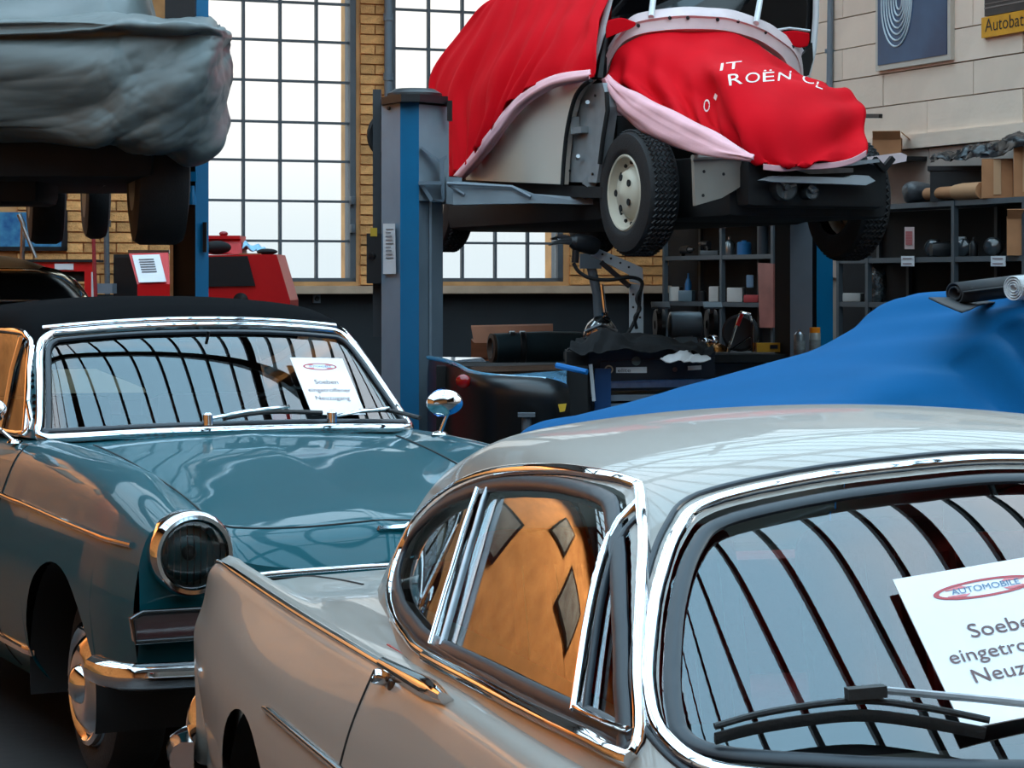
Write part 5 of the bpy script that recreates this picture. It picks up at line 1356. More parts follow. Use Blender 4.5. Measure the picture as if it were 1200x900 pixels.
def tarp_car():
    t = thing('lifted_car', 'dark car raised on the left lift with hanging wheels under a tarpaulin', 'car', W(100, 288, 12.3))
    DARK = MATS['dark_underbody']
    obj('underbody', join(rbox(W(-20, 188, 12.6), (2.1, 2.0, .28), .06), rbox(W(190, 192, 12.2), (.22, .6, .34), .04), rbox(W(0, 212, 12.2), (.5, .6, .25), .05)), DARK, t)
    def ty(px, pyb, Y, w, r):
        c = W(px, pyb, Y) + np.array([0, 0, r]); ax = np.array([1, 0.25, 0]); ax /= np.linalg.norm(ax); c = c - ax * w / 2
        wh = obj('wheel', lathe([(.19, 0), (.19, w)], c, ax, 30, caps=True), BLACK, t)
        obj('tyre', lathe([(.19, 0), (.26, -.004), (r * .95, .01), (r, .04), (r, w - .04), (r * .95, w - .01), (.26, w + .004), (.19, w)], c, ax, 48), TYRE, wh)
    ty(185, 287, 12.0, .26, .36); ty(54, 286, 14.0, .20, .34); ty(112, 280, 14.6, .14, .32)
    obj('exhaust_pipe', tube([W(70, 205, 12.4), W(120, 212, 12.4), W(145, 205, 12.6)], .03, 8), BLACK, t)
    # tarpaulin
    tp = thing('tarpaulin', 'crumpled grey tarpaulin draped over the car raised at the left', 'car cover', W(120, 180, 11.4))
    net = [[(-280, 20, 13.4), (60, 20, 13.4), (160, 19, 13.4), (236, 23, 13.4), (258, 30, 13.4)],
           [(-280, 28, 11.4), (60, 27, 11.35), (160, 25, 11.3), (242, 29, 11.4), (266, 38, 11.9)],
           [(-280, 45, 11.25), (60, 44, 11.2), (160, 42, 11.2), (246, 44, 11.3), (270, 55, 11.9)],
           [(-280, 85, 11.25), (60, 85, 11.15), (160, 85, 11.12), (246, 88, 11.25), (271, 90, 11.95)],
           [(-280, 125, 11.3), (60, 128, 11.2), (160, 130, 11.15), (240, 134, 11.3), (270, 128, 12.0)],
           [(-280, 156, 11.4), (60, 160, 11.25), (150, 166, 11.2), (225, 174, 11.35), (260, 160, 12.0)],
           [(-280, 165, 11.6), (60, 169, 11.45), (150, 174, 11.4), (212, 184, 11.55), (246, 178, 12.1)]]
    A = upnet([[W(*q) for q in r] for r in net], 24, 34)
    g = gridgeo(A); N = vnormals(g).reshape(A.shape); n, m = A.shape[:2]; i = np.linspace(0, 1, n)[:, None]; j = np.linspace(0, 1, m)[None, :]
    d = np.zeros((n, m)); rs = np.random.RandomState(5)
    for k in range(26):
        a, b, ph = rs.uniform(-9, 9), rs.uniform(-9, 9), rs.rand() * 6.28; d += np.abs(np.sin(a * i + b * j + ph + 1.3 * np.sin(3 * i + 4 * j + k))) * .5
    d -= d.mean(); d *= .024 / 1.2
    d2 = np.zeros((n, m))
    for k in range(30):
        a, b, ph = rs.uniform(-26, 26), rs.uniform(-22, 22), rs.rand() * 6.28
        ww = .5 + .5 * np.sin(rs.uniform(-6, 6) * i + rs.uniform(-6, 6) * j + ph * 2)
        d2 += (1 - np.abs(np.sin(a * i + b * j + ph + 1.6 * np.sin(4 * i + 5 * j + k)))) ** 3 * ww ** 2
    d -= (d2 - d2.mean()) * .0026
    # long diagonal pulls at the right corner
    d += .035 * np.sin(2 * math.pi * (2.2 * j + 1.6 * i)) * np.clip((j - .55) * 3, 0, 1) * np.clip(i * 2 - .5, 0, 1)
    d += .03 * np.sin(2 * math.pi * (3.5 * j - 1.2 * i)) * np.clip((.45 - j) * 3, 0, 1) * np.clip(i * 3 - 1.4, 0, 1)
    A = A + N * d[..., None] * np.sign(-N[n // 2, m // 2, 1])
    obj('body_cover', solid(gridgeo(A), .004), TARP, tp, angle=None)
    net = [[(-280, -130, 13.2), (40, -130, 13.2), (120, -125, 13.3), (150, -110, 13.6)], [(-280, -70, 12.9), (40, -70, 12.8), (135, -66, 12.9), (160, -60, 13.5)], [(-280, -20, 12.6), (40, -20, 12.5), (150, -18, 12.6), (172, -14, 13.3)], [(-280, 30, 12.3), (40, 30, 12.2), (160, 30, 12.3), (184, 30, 13.2)]]
    A = upnet([[W(*q) for q in r] for r in net], 10, 14); obj('cabin_cover', solid(gridgeo(fold(A, .008, 4, 9)), .004), TARP, tp, angle=None)
tarp_car()
# ------------------------------------------------------------------ car under the blue cover
def blue_cover():
    P0 = np.array([.10, 8.55]); ax = np.array([.86, .51]); ax /= np.linalg.norm(ax); nn = np.array([ax[1], -ax[0]])
    sil = np.array([(636, 526), (650, 507), (668, 493), (690, 487), (718, 481), (745, 470), (775, 459), (830, 448), (900, 427), (960, 405), (985, 392), (1010, 374), (1035, 356), (1050, 351), (1100, 349), (1200, 350), (1500, 352)], float)
    t = thing('car_cover', 'blue cloth car cover shrouding the car behind the grey beige coupe', 'car cover', (P0[0] + 1.4, P0[1] + .9, 0))
    S = [-.10, .0, .10, .22, .36, .5, .7, .9, 1.1, 1.3, 1.5, 1.7, 1.85, 2.0, 2.1, 2.25, 2.5, 2.8, 3.3, 3.9]
    rows = []
    for s in S:
        c = P0 + ax * s
        c2 = c - nn * .42; px = 600 + c2[0] / c2[1] * FOC
        py = np.interp(px, sil[:, 0], sil[:, 1]); zt = EYE - (py - HOR) * c2[1] / FOC
        if s < .15: zt = min(zt, .62 + s * 1.2)
        hip = min(zt - .05, .92) if s > .4 else zt - .06
        wdt = .78 if s > .3 else .50 + .28 * max(0, (s + .1) / .4)
        tall = max(0, zt - hip - .1); ins = .12 * min(1, tall / .3)
        r = []
        for w, z in ((wdt + .16, .04), (wdt + .08, .45), (wdt + .02, hip * .86), (wdt - .06, hip * .985), (wdt - .12 - ins, hip + (zt - hip) * .42), (wdt - .2 - ins * 1.4, hip + (zt - hip) * .82), (.35, zt), (0, zt + .012), (-.40, zt), (-wdt + .2 + ins, hip + (zt - hip) * .7), (-wdt + .03, hip * .97), (-wdt - .08, .4), (-wdt - .12, .04)):
            p = c + nn * w; r.append((p[0], p[1], z))
        rows.append(r)
    A = upnet(rows, 8, 6); n, m = A.shape[:2]
    g = gridgeo(A); N = vnormals(g).reshape(A.shape)
    if N[n // 2, m // 2, 2] < 0: N = -N
    i = np.linspace(0, 1, n)[:, None]; j = np.linspace(0, 1, m)[None, :]
    d = np.zeros((n, m)); rs = np.random.RandomState(2)
    d += .030 * np.sin(2 * math.pi * (9 * i + 2.5 * j + .3 * np.sin(7 * i))) * np.clip((i - .30) * 4, 0, 1) * np.clip(1.6 - 2.4 * j, 0, 1)
    d += .042 * np.sin(2 * math.pi * (5.5 * i + 3.5 * j)) * np.clip((i - .55) * 6, 0, 1) * np.clip(1.4 - 2.2 * j, 0, 1)
    d += .018 * np.sin(2 * math.pi * (14 * i - 1.0 * j)) * np.clip(.55 - 1.3 * j, 0, 1)
    d += .026 * np.sin(2 * math.pi * (11 * i + 5 * j + .4 * np.sin(9 * i))) * np.clip((i - .45) * 5, 0, 1) * np.clip(1.3 - 1.6 * j, 0, 1)
    for k in range(8): d += .0025 * np.sin(2 * math.pi * (rs.uniform(-6, 6) * i + rs.uniform(-5, 5) * j) + rs.rand() * 6)
    A = A + N * d[..., None]
    gg = solid(gridgeo(A), .004)
    obj('cloth', gg, BLUECLOTH, t, angle=None)
    return bvh_of(gridgeo(A))
BCV = blue_cover()
# rolled mats lying on the blue cover
def roll(name, px, py, r_px, Y, dirv, L, m, label, layers, inner):
    c = W(px, py, Y); r = r_px * Y / FOC; d = np.array(dirv, float); d /= np.linalg.norm(d)
    a = np.cross(d, [0, 0, 1.0]); a /= np.linalg.norm(a); b = np.cross(a, d)
    t = thing(name, label, 'roll', c - np.array([0, 0, r]))
    n = 40 * layers; S = []
    for k in range(n):
        q = k / (n - 1); th = 2 * math.pi * layers * q; rr = inner * r + (1 - inner) * r * q
        sq = 1 + .10 * math.sin(2 * th + 1) * (1 - q * .7)
        S.append((a * math.cos(th) * 1.05 + b * math.sin(th) * .92) * rr * sq)
    S = S + [S[-1] + a * .02 * 1 - b * .0]
    A = np.array([[c + s * (1 - .0 * k) + d * L * k for k in np.linspace(0, 1, 8)] for s in S])
    obj('sheet', solid(gridgeo(A), .006 if layers < 3 else .004), m, t, angle=None)
    return t
t = roll('rolled_mat', 1118, 343, 17, 9.1, (.9, .43, .10), 1.1, mat('black_rubber_mat', (30, 31, 34), .75), 'black rolled rubber mat lying on the roof of the blue covered car', 2, .45)
c0 = W(1118, 343, 9.1)
A = np.array([[W(x, y, Y_) for x, y, Y_ in r_] for r_ in (((1088, 350, 8.95), (1110, 350, 9.1), (1160, 350, 9.5), (1230, 348, 9.9)), ((1105, 358, 8.85), (1122, 359, 9.0), (1160, 354, 9.4), (1230, 351, 9.8)), ((1127, 367, 8.75), (1136, 364, 8.9), (1160, 356, 9.3), (1230, 353, 9.7)))])
obj('loose_flap', solid(gridgeo(upnet(A, 4, 4)), .006), MATS['black_rubber_mat'], t, angle=None)
roll('rolled_sheet', 1187, 337, 18, 8.9, (.9, .43, .05), 1.0, mat('white_foam_sheet', (190, 192, 192), .6, var=.2, vscale=30, bump=.3, bscale=40), 'pale grey rolled foam sheet on the blue covered car, right of the black mat', 4, .25)

# ------------------------------------------------------------------ shelving along the right wall
SF = -.42
def sp(px, py, u=SF): return HL.w(onright(px, py, u))
def shelf(label, px0, px1, pyref, boards, ups, group=None):
    vA = onright(px0, pyref, SF)[1]; vB = onright(px1, pyref, SF)[1]
    root = thing('shelf_unit', label, 'shelving', HL.w((SF / 2, (vA + vB) / 2, 0)))
    zs_ = [onright(px, py, SF)[2] for px, py in boards]
    for z in zs_: obj('shelf_board', hbox(SF, -.06, vB, vA, z - .035, z), SHELFMAT, root, smooth=False)
    for px, zlo in ups:
        v = onright(px, pyref, SF)[1]; obj('upright', hbox(SF - .005, SF + .03, v - .018, v + .018, 0, max(zs_) if zlo is None else zlo), SHELFMAT, root, smooth=False)
        obj('upright', hbox(-.09, -.06, v - .018, v + .018, 0, max(zs_) if zlo is None else zlo), SHELFMAT, root, smooth=False)
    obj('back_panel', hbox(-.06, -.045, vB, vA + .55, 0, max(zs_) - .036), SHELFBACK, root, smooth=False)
    return zs_
Z1 = shelf('dark steel shelf unit standing behind the front wheel of the raised saloon', 776, 906, 300, [(840, 246), (840, 299), (840, 354), (840, 430)], [(778, None), (845, None), (905, None)])
Z2 = shelf('dark steel shelf unit below the boarded wall, holding boxes and a black bin', 980, 1330, 300, [(1100, 236), (1100, 301), (1010, 354)], [(982, None), (1016, onright(1016, 301, SF)[2]), (1117, None), (1200, None), (1300, None)])
struct('skirting_shade', hbox(-.03, .012, -6, .0, 0, 1.3), DARKWALL, wall_right, smooth=False) if False else None
def on(px, zb, u=-.30):
    v = onright(px, 300, u)[1]; return HL.w((u, v, zb))
def pk(px, u=-.30): return HL.w(onright(px, 300, u))[1] / FOC    # metres per pixel there
def item(name, cat, label, px, zb, wpx, hpx, depth, m, u=-.30, shape='box', group=None, r=.01, sm=True):
    p = on(px, zb, u); k = pk(px, u); w, h = wpx * k, hpx * k
    c = p + np.array([0, 0, h / 2])
    if shape == 'box': g = rbox(c, (w * 1.0, depth, h), r, rz=R(-20))
    elif shape == 'can': g = lathe([(w / 2, 0), (w / 2, h * .8), (w * .42, h * .88), (w * .18, h * .92), (w * .18, h)], p, (0, 0, 1), 18, caps=True)
    elif shape == 'bottle': g = lathe([(w * .46, 0), (w / 2, h * .06), (w / 2, h * .62), (w * .30, h * .78), (w * .14, h * .84), (w * .14, h)], p, (0, 0, 1), 18, caps=True)
    elif shape == 'tube': g = lathe([(w / 2, 0), (w / 2, h)], p, (0, 0, 1), 18, caps=True)
    return single(name, g, m, label, cat, group), p, k
b2, b3, b1 = Z1[1], Z1[2], Z1[0]
BOTW = mat('silver_bottle', (150, 156, 158), .25, .7); BLU2 = mat('mid_blue_plastic', (30, 100, 150), .4); GRN = mat('clear_plastic_box', (92, 112, 122), .3)
BOXW = mat('white_carton', (200, 196, 190), .7, var=.06); PINKB = mat('reddish_brown_board', (150, 92, 84), .45, var=.25, vscale=5)
item('spray_bottle', 'bottle', 'silver aerosol can on the shelf behind the raised front wheel', 855, b2, 12, 22, .05, BOTW, shape='bottle')
item('paint_jar', 'jar', 'blue capped jar beside the silver aerosol can on the shelf', 872, b2, 17, 17, .05, BLU2, shape='can')
item('dark_tube', 'tube', 'tall dark tube standing at the right end of the upper shelf', 894, b2, 13, 42, .05, mat('dark_blue_tube', (44, 54, 62), .4), shape='tube')
item('grey_carton', 'box', 'flat grey carton on the upper shelf by the centre upright', 833, b2, 22, 6, .12, mat('grey_carton', (88, 92, 94), .7))
item('blue_spray_bottle', 'bottle', 'blue spray bottle standing in the middle shelf', 806.5, b3, 8, 33, .04, BLU2, shape='bottle')
item('parts_bin', 'bin', 'clear grey plastic bin in front of the blue spray bottle', 805, b3, 17, 13, .12, GRN, u=-.37)
item('paper_stack', 'papers', 'white paper stack at the left end of the middle shelf', 792, b3, 13, 17, .12, BOXW)
item('white_carton', 'box', 'small white carton left of the centre upright on middle shelf', 838, b3, 12, 18, .1, BOXW)
item('white_carton', 'box', 'larger white carton right of the centre upright on middle shelf', 863, b3, 19, 17, .12, BOXW)
item('booklet', 'booklet', 'small blue and white booklet propped on the white carton', 879, b3 + 17 * pk(863), 9, 15, .02, mat('booklet_blue', (120, 150, 176), .5), u=-.32)
item('parts_carton', 'box', 'white and red carton beside the brown board on the middle shelf', 882, b3, 18, 9, .12, mat('red_carton', (170, 60, 60), .6), u=-.36)
item('dark_jar', 'jar', 'black jar with lid behind the clear bin on the middle shelf', 823, b3, 10, 14, .05, PLASTIC, shape='can')
# drill bodies
def drill(px, zb, s, label, flip=1):
    p = on(px, zb, -.30); k = pk(px); t = thing('power_drill', label, 'tool', p); a = HL.l * -flip
    obj('motor_body', tube([p + a * -.09 * s + np.array([0, 0, .05]), p + a * .05 * s + np.array([0, 0, .055])], .032 * s, 12), PLASTIC, t)
    obj('chuck', tube([p + a * .05 * s + np.array([0, 0, .055]), p + a * .12 * s + np.array([0, 0, .055])], [.024, .012], 12), STEEL, t)
    obj('grip', bar(p + a * -.06 * s + np.array([0, 0, .05]), p + a * -.09 * s, .03, .03), PLASTIC, t)
drill(805, b2, 1.0, 'black power drill lying at the left of the upper shelf')
drill(826, b2 + .045, .8, 'small black drill lying on the grey carton', -1)
# tall brown board, labels
p = sp(899, 345, -.45); k = p[1] / FOC
single('board', prism([sp(890, 308, -.45), sp(908, 309, -.45), sp(908, 384, -.45), sp(892, 384, -.45)], -HL.f * .015), PINKB, 'tall reddish brown board leaning at the right end of the shelf', 'board', smooth=False)
def label_card(px0, px1, py0, py1, label, m=None, lines=2, mark=None):
    P = [sp(px0, py0, SF - .012), sp(px1, py0, SF - .012), sp(px1, py1, SF - .012), sp(px0, py1, SF - .012)]
    t = thing('shelf_label', label, 'label', (P[2] + P[3]) / 2)
    obj('card', prism(P, HL.f * .004), m or PAPER, t, smooth=False)
    g = Geo()
    for i in range(lines):
        f0 = .25 + .5 * i / max(1, lines - 1) if lines > 1 else .5
        q = lambda a, b: P[0] * (1 - a) * (1 - b) + P[1] * a * (1 - b) + P[2] * a * b + P[3] * (1 - a) * b - HL.f * .002
        add(g, prism([q(.15, f0 - .06), q(.85, f0 - .06), q(.85, f0 + .06), q(.15, f0 + .06)], -HL.f * .001))
    tag(obj('print_lines', g, mark or mat('label_ink', (150, 130, 134), .7), t, smooth=False), kind='stuff')
PINKP = mat('pinkish_card', (206, 178, 174), .6); PINKI = mat('pink_ink', (176, 90, 90), .6)
label_card(840, 851, 248, 267, 'pinkish label card on the centre upright of the shelf behind the wheel', PINKP, 4, PINKI)
label_card(1060, 1071, 266, 292, 'tall pinkish tag hanging in the shelf right of the hanging tyre', PINKP, 5, PINKI)
label_card(1056, 1071, 300, 312, 'white label card on the shelf edge below the pinkish tag')
label_card(1161, 1178, 300, 312, 'white label card on the shelf edge below the brown carton')
# items on the right shelf unit
t1, t2, t3 = Z2[0], Z2[1], Z2[2]
def carton(px0, px1, py0, zb, depth, label, u=-.30, open_=False, tape=True, rz=-68):
    px = (px0 + px1) / 2; p = on(px, zb, u); k = pk(px, u); w = (px1 - px0) * k
    h = W(px, py0, p[1])[2] - zb
    t = thing('cardboard_box', label, 'box', p)
    M = Matrix.Rotation(R(rz + 68 - 12), 3, 'Z')
    if open_:
        T = .006; gs = []
        for dx, dy, sx, sy in ((0, -depth / 2, w, T), (0, depth / 2, w, T), (-w / 2, 0, T, depth), (w / 2, 0, T, depth)):
            gs.append(box(Vector(p) + M @ Vector((dx, dy, h / 2)), (sx, sy, h), M=M))
        gs.append(box(Vector(p) + Vector((0, 0, .004)), (w, depth, .006), M=M)); obj('carton', join(*gs), CARDB, t, smooth=False)
        for dx, dy, sx, sy, rot in ((0, -depth / 2 - .03, w, .07, Matrix.Rotation(-.9, 3, 'X')), (w / 2 + .03, 0, .07, depth, Matrix.Rotation(.7, 3, 'Y'))):
            obj('flap', box(Vector(p) + M @ Vector((dx, dy, h + .015)), (sx, sy, .005), M=M @ rot), CARDB, t, smooth=False)
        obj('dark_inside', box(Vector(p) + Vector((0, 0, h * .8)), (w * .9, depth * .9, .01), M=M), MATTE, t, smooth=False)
    else:
        obj('carton', rbox(Vector(p) + Vector((0, 0, h / 2)), (w, depth, h), .004, M=M, seg=1), CARDB, t, smooth=False)
        for s in (-1, 1): obj('flap', box(Vector(p) + M @ Vector((0, s * depth * .25, h + .003)), (w, depth * .49, .005), M=M), CARDB, t, smooth=False)
    if tape: obj('tape', box(Vector(p) + M @ Vector((0, -depth / 2 - .004, h * .55)), (w * .24, .003, h * .9), M=M), mat('brown_tape', (196, 154, 116), .35), t, smooth=False)
carton(1151, 1187, 188, t1, .25, 'upright brown cardboard box on the top shelf beside the black bin')
carton(1188, 1216, 168, t1, .25, 'tall brown cardboard box cut by the right edge of the photo', u=-.26)
carton(1181, 1225, 254, t2, .3, 'open brown cardboard box on the middle shelf at the right edge', open_=True, u=-.30)
# little box on a bracket behind the nose of the saloon
sb = onright(1040, 182, -.36)[2]
carton(1024, 1056, 162, sb + .004, .2, 'open brown cardboard box on the wall bracket behind the saloon nose', open_=True, tape=False, u=-.22)
single('wall_bracket', join(hbox(-.42, .0, onright(1060, 180, -.2)[1], onright(1012, 180, -.2)[1], sb - .03, sb), *[bar(HL.w((-.3, onright(x, 180, -.3)[1], sb + .30)), HL.w((-.3, onright(x, 180, -.3)[1], sb)), .03) for x in (1010,)], bar(sp(1008, 136, -.3), sp(1032, 136, -.3), .03, .03)), BLACK, 'black steel wall bracket behind the saloon nose', 'bracket', smooth=False)
p = on(1121, t1, -.27); k = pk(1121, -.27); hb = W(1120, 196, p[1])[2] - t1
t = thing('storage_bin', 'black plastic storage bin heaped with dark sheeting on the top shelf', 'bin', p)
obj('tub', box(p + np.array([0, 0, hb / 2]), (60 * k, .18, hb), rz=R(-12)), PLASTIC, t, smooth=False)
obj('rim', join(box(p + np.array([0, 0, hb - .01]), (66 * k, .21, .03), rz=R(-12))), PLASTIC, t, smooth=False)
rs = np.random.RandomState(3)
net = [[(1090, 188, -.42), (1110, 186, -.42), (1135, 186, -.42), (1165, 182, -.40), (1205, 172, -.40), (1240, 168, -.40)], [(1093, 184, -.36), (1115, 180, -.36), (1140, 174, -.36), (1170, 166, -.36), (1205, 160, -.36), (1240, 158, -.36)], [(1100, 183, -.2), (1125, 176, -.2), (1150, 172, -.2), (1180, 162, -.2), (1205, 156, -.2), (1240, 154, -.2)], [(1105, 186, -.1), (1130, 182, -.1), (1155, 180, -.1), (1185, 170, -.1), (1210, 166, -.1), (1240, 162, -.1)]]
A = np.array(upnet([[sp(*q) for q in r_] for r_ in net], 6, 10)); A += rs.randn(*A.shape) * .006
single('plastic_sheeting', solid(gridgeo(fold(A, .012, 5, 6)), .004), mat('black_plastic_sheet', (26, 27, 29), .3), 'crumpled black plastic sheeting piled over the bin and cardboard boxes', 'sheeting', angle=50)
# cardboard tubes
a = on(1087, t1 + .055, -.40); b = on(1122, t1 + .055, -.40); c = on(1152, t1 + .055, -.40)
t = thing('cardboard_tube', 'long stepped brown cardboard tube lying on the shelf before the black bin', 'tube', a - np.array([0, 0, .05]))
obj('thin_tube', tube([a, b], .042, 18), CARDB, t); obj('thick_tube', tube([b - (b - a) * .05, b + (c - b) * .25, b + (c - b) * .28, c], [.05, .058, .058, .058], 18), mat('light_cardboard', (186, 138, 98), .8), t)
p = on(1076, t1, -.3); k = pk(1076)
bg_ = sphere(p + np.array([0, 0, .075]), .10, (1.25, 1.0, .8), 28, 18)
rs = np.random.RandomState(8); ph = rs.rand(9) * 6; bg_.v = [tuple(np.array(q) + (np.array(q) - p - np.array([0, 0, .075])) * (.16 * sum(math.sin(40 * (q[0] * math.cos(h) + q[2] * math.sin(h)) + h * 3) * .3 for h in ph))) for q in bg_.v]
single('bundle', bg_, mat('grey_plastic_bag', (70, 70, 72), .4, var=.3, vscale=12, bump=.5, bscale=20), 'grey plastic bag left of the cardboard tube on the top shelf', 'bag')
# lamps and bottles on the middle shelf
def lamp_unit(px, label, r=.07):
    p = on(px, t2, -.30) + np.array([0, 0, r]); t = thing('lamp_unit', label, 'lamp', p - np.array([0, 0, r])); d = np.array([-.5, -.86, 0])
    obj('shell', lathe([(r * .3, -.10), (r * .8, -.07), (r, -.01), (r, .02), (r * .9, .025)], p, d, 22), PLASTIC, t); obj('glass', lathe([(r * .9, .02), (r * .5, .035), (.001, .04)], p, d, 22), mat('dark_lamp_glass', (60, 66, 70), .08, coat=1), t)
for px, lb in ((1094, 'black round lamp at the left of the middle shelf'), (1128, 'black round lamp right of the shelf upright'), (1164, 'black round lamp beside the open cardboard box')): lamp_unit(px, lb, .062)
single('motor_part', rbox(on(1103, t2, -.3) + np.array([0, 0, .05]), (.16, .15, .10), .04), PLASTIC, 'rounded black housing on the middle shelf by the upright', 'part')
item('oil_bottle', 'bottle', 'black flat oil bottle standing between two lamps on the shelf', 1141, t2, 10, 23, .05, PLASTIC, shape='bottle')
item('plastic_cover', 'part', 'pale grey plastic cover lying behind the black lamp on the shelf', 1127, t2 + .10, 10, 6, .06, WHITEP)
item('paper_stack', 'papers', 'white paper pile on the low shelf right of the blue post', 999, t3, 24, 10, .15, BOXW)
item('red_canister', 'can', 'dark red canister on the low shelf beside the blue post', 984, t3, 8, 34, .05, mat('dark_red_can', (80, 24, 26), .5), shape='tube')
single('foil_bag', sphere(on(1028, onright(1028, 352, -.3)[2], -.3) + np.array([0, 0, .12]), .10, (.7, .7, 1.6), 16, 12), mat('silver_foil', (130, 138, 140), .25, .8, var=.4, vscale=22, bump=1, bscale=25), 'crumpled silver plastic bag in the low shelf bay', 'bag')

# ------------------------------------------------------------------ work area in the middle
t = thing('workbench', 'black workbench behind the blue covered car, piled with tools', 'workbench', W(800, 470, 15.6))
zb = W(800, 416, 15.6)[2]; zf = 0
Mb = Matrix.Rotation(R(8), 3, 'Z')
obj('worktop', box(W(815, 418, 15.6), (1.62, .8, .05), M=Mb), MATTE, t, smooth=False)
obj('cabinet', box((W(815, 418, 15.6)[0], 15.65, zb / 2 - .02), (1.5, .65, zb - .05), M=Mb), BLACK, t, smooth=False)
for dx in (-.5, 0, .5): obj('drawer', box((W(815, 418, 15.6)[0] + dx, 15.30 + dx * .14, zb * .62), (.46, .03, .28), M=Mb), BLACK, t, smooth=False)
ZB = zb + .025
# bench grinder
p = W(803, 401, 15.7); p[2] = ZB; k = 15.7 / FOC
t = thing('bench_grinder', 'grey bench grinder standing at the left end of the black workbench', 'tool', p)
GR = mat('machine_grey', (96, 106, 112), .4)
obj('motor', lathe([(.06, -.11), (.085, -.10), (.09, 0), (.085, .10), (.06, .11)], p + np.array([0, 0, .17]), (1, .1, 0), 24, caps=True), GR, t)
obj('base', join(box(p + np.array([0, 0, .045]), (.20, .16, .09), taper=.7), box(p + np.array([0, 0, .09]), (.1, .1, .08))), GR, t, smooth=False)
for s in (-1, 1):
    h = obj('wheel_guard', lathe([(.03, -.03), (.10, -.03), (.11, 0), (.10, .03), (.03, .03)], p + np.array([s * .17, 0, .17]), (1, .1, 0), 24), PLASTIC, t)
    obj('eye_shield', box(p + np.array([s * .17, -.12, .30]), (.12, .10, .012), M=Matrix.Rotation(.35, 3, 'X')), GR, t, smooth=False); obj('shield_stem', box(p + np.array([s * .17, -.06, .26]), (.03, .03, .10)), GR, t, smooth=False)
# brass lamp, fan wheel with stand, level, cans
p = W(835, 403, 15.5); p[2] = ZB
t = thing('brass_lamp', 'small brass and chrome headlamp bowl lying on the workbench', 'lamp', p)
obj('brass_bowl', lathe([(.10, 0), (.095, .03), (.06, .05), (.03, .06)], p, (0, 0, 1), 24), mat('brass', (150, 100, 50), .25, 1), t); obj('chrome_dome', sphere(p + np.array([.0, 0, .07]), .045, (1, 1, .9), 18, 10), CHROME, t); obj('chrome_dome', sphere(p + np.array([-.05, -.02, .065]), .03, (1, 1, .9), 14, 8), CHROME, t)
p = W(868, 398, 15.5); r = 22 * 15.5 / FOC; p[2] = ZB + r
t = thing('spoked_disc', 'dark grinding disc with red and chrome brace standing on the workbench', 'tool', p - np.array([0, 0, r]))
obj('disc', lathe([(r, -.02), (r, .02), (r * .85, .03), (r * .3, .02), (.001, .02)], p, (-.35, -1, 0), 30), mat('dark_disc', (52, 55, 58), .6), t)
obj('brace', join(tube([p + np.array([-.09, -.08, -r]), p + np.array([-.01, -.08, r * 1.05])], .009, 8), tube([p + np.array([.07, -.08, -r]), p + np.array([.07, -.08, r * .4]), p + np.array([.05, -.08, r * 1.0]), p + np.array([-.01, -.08, r * 1.08])], .012, 8), tube([p + np.array([-.09, -.08, -r]), p + np.array([.05, -.08, -r * .2])], .008, 8)), CHROME, t)
obj('red_handle', tube([p + np.array([.0, -.09, r * 1.0]), p + np.array([-.03, -.09, r * .4])], .013, 8), REDPAINT, t)
p = W(901, 413, 15.4); p[2] = ZB
t = thing('spirit_level', 'yellow boxed hand tool lying flat on the workbench', 'tool', p)
obj('body', box(p + np.array([0, 0, .03]), (.17, .05, .06), M=Mb), mat('yellow_plastic', (206, 146, 20), .45), t, smooth=False); obj('window', box(p + np.array([.03, -.027, .035]), (.05, .004, .025), M=Mb), BLACK, t, smooth=False); obj('window', box(p + np.array([-.05, -.027, .03]), (.03, .004, .02), M=Mb), BLACK, t, smooth=False)
def can(px, pyt, label, cap, bodym):
    Y = 14.9; p = W(px, 421, Y); k = Y / FOC; p[2] = ZB; h = W(px, pyt, Y)[2] - ZB; w = 13.5 * k
    t = thing('spray_can', label, 'can', p)
    obj('body', lathe([(w / 2, 0), (w / 2, h * .78), (w * .44, h * .82), (w * .25, h * .85)], p, (0, 0, 1), 22, caps=True), bodym, t)
    if cap: obj('cap', lathe([(w * .46, h * .80), (w * .46, h), (w * .42, h * 1.01)], p, (0, 0, 1), 22, caps=True), cap, t)
    else:
        obj('valve_dome', lathe([(w * .42, h * .82), (w * .28, h * .90), (w * .12, h * .92), (w * .12, h)], p, (0, 0, 1), 18, caps=True), STEEL, t)
    obj('label_band', lathe([(w * .503, h * .2), (w * .503, h * .55)], p, (0, 0, 1), 22), mat('can_label', (120, 124, 122), .5, var=.3, vscale=30), t)
can(937, 386, 'grey spray can without cap on the workbench before the blue post', None, mat('grey_can', (104, 110, 112), .35, .5))
can(955, 384, 'grey spray can with orange cap on the workbench before the blue post', mat('orange_cap', (230, 130, 10), .4), mat('pale_can', (150, 148, 142), .4, .3))
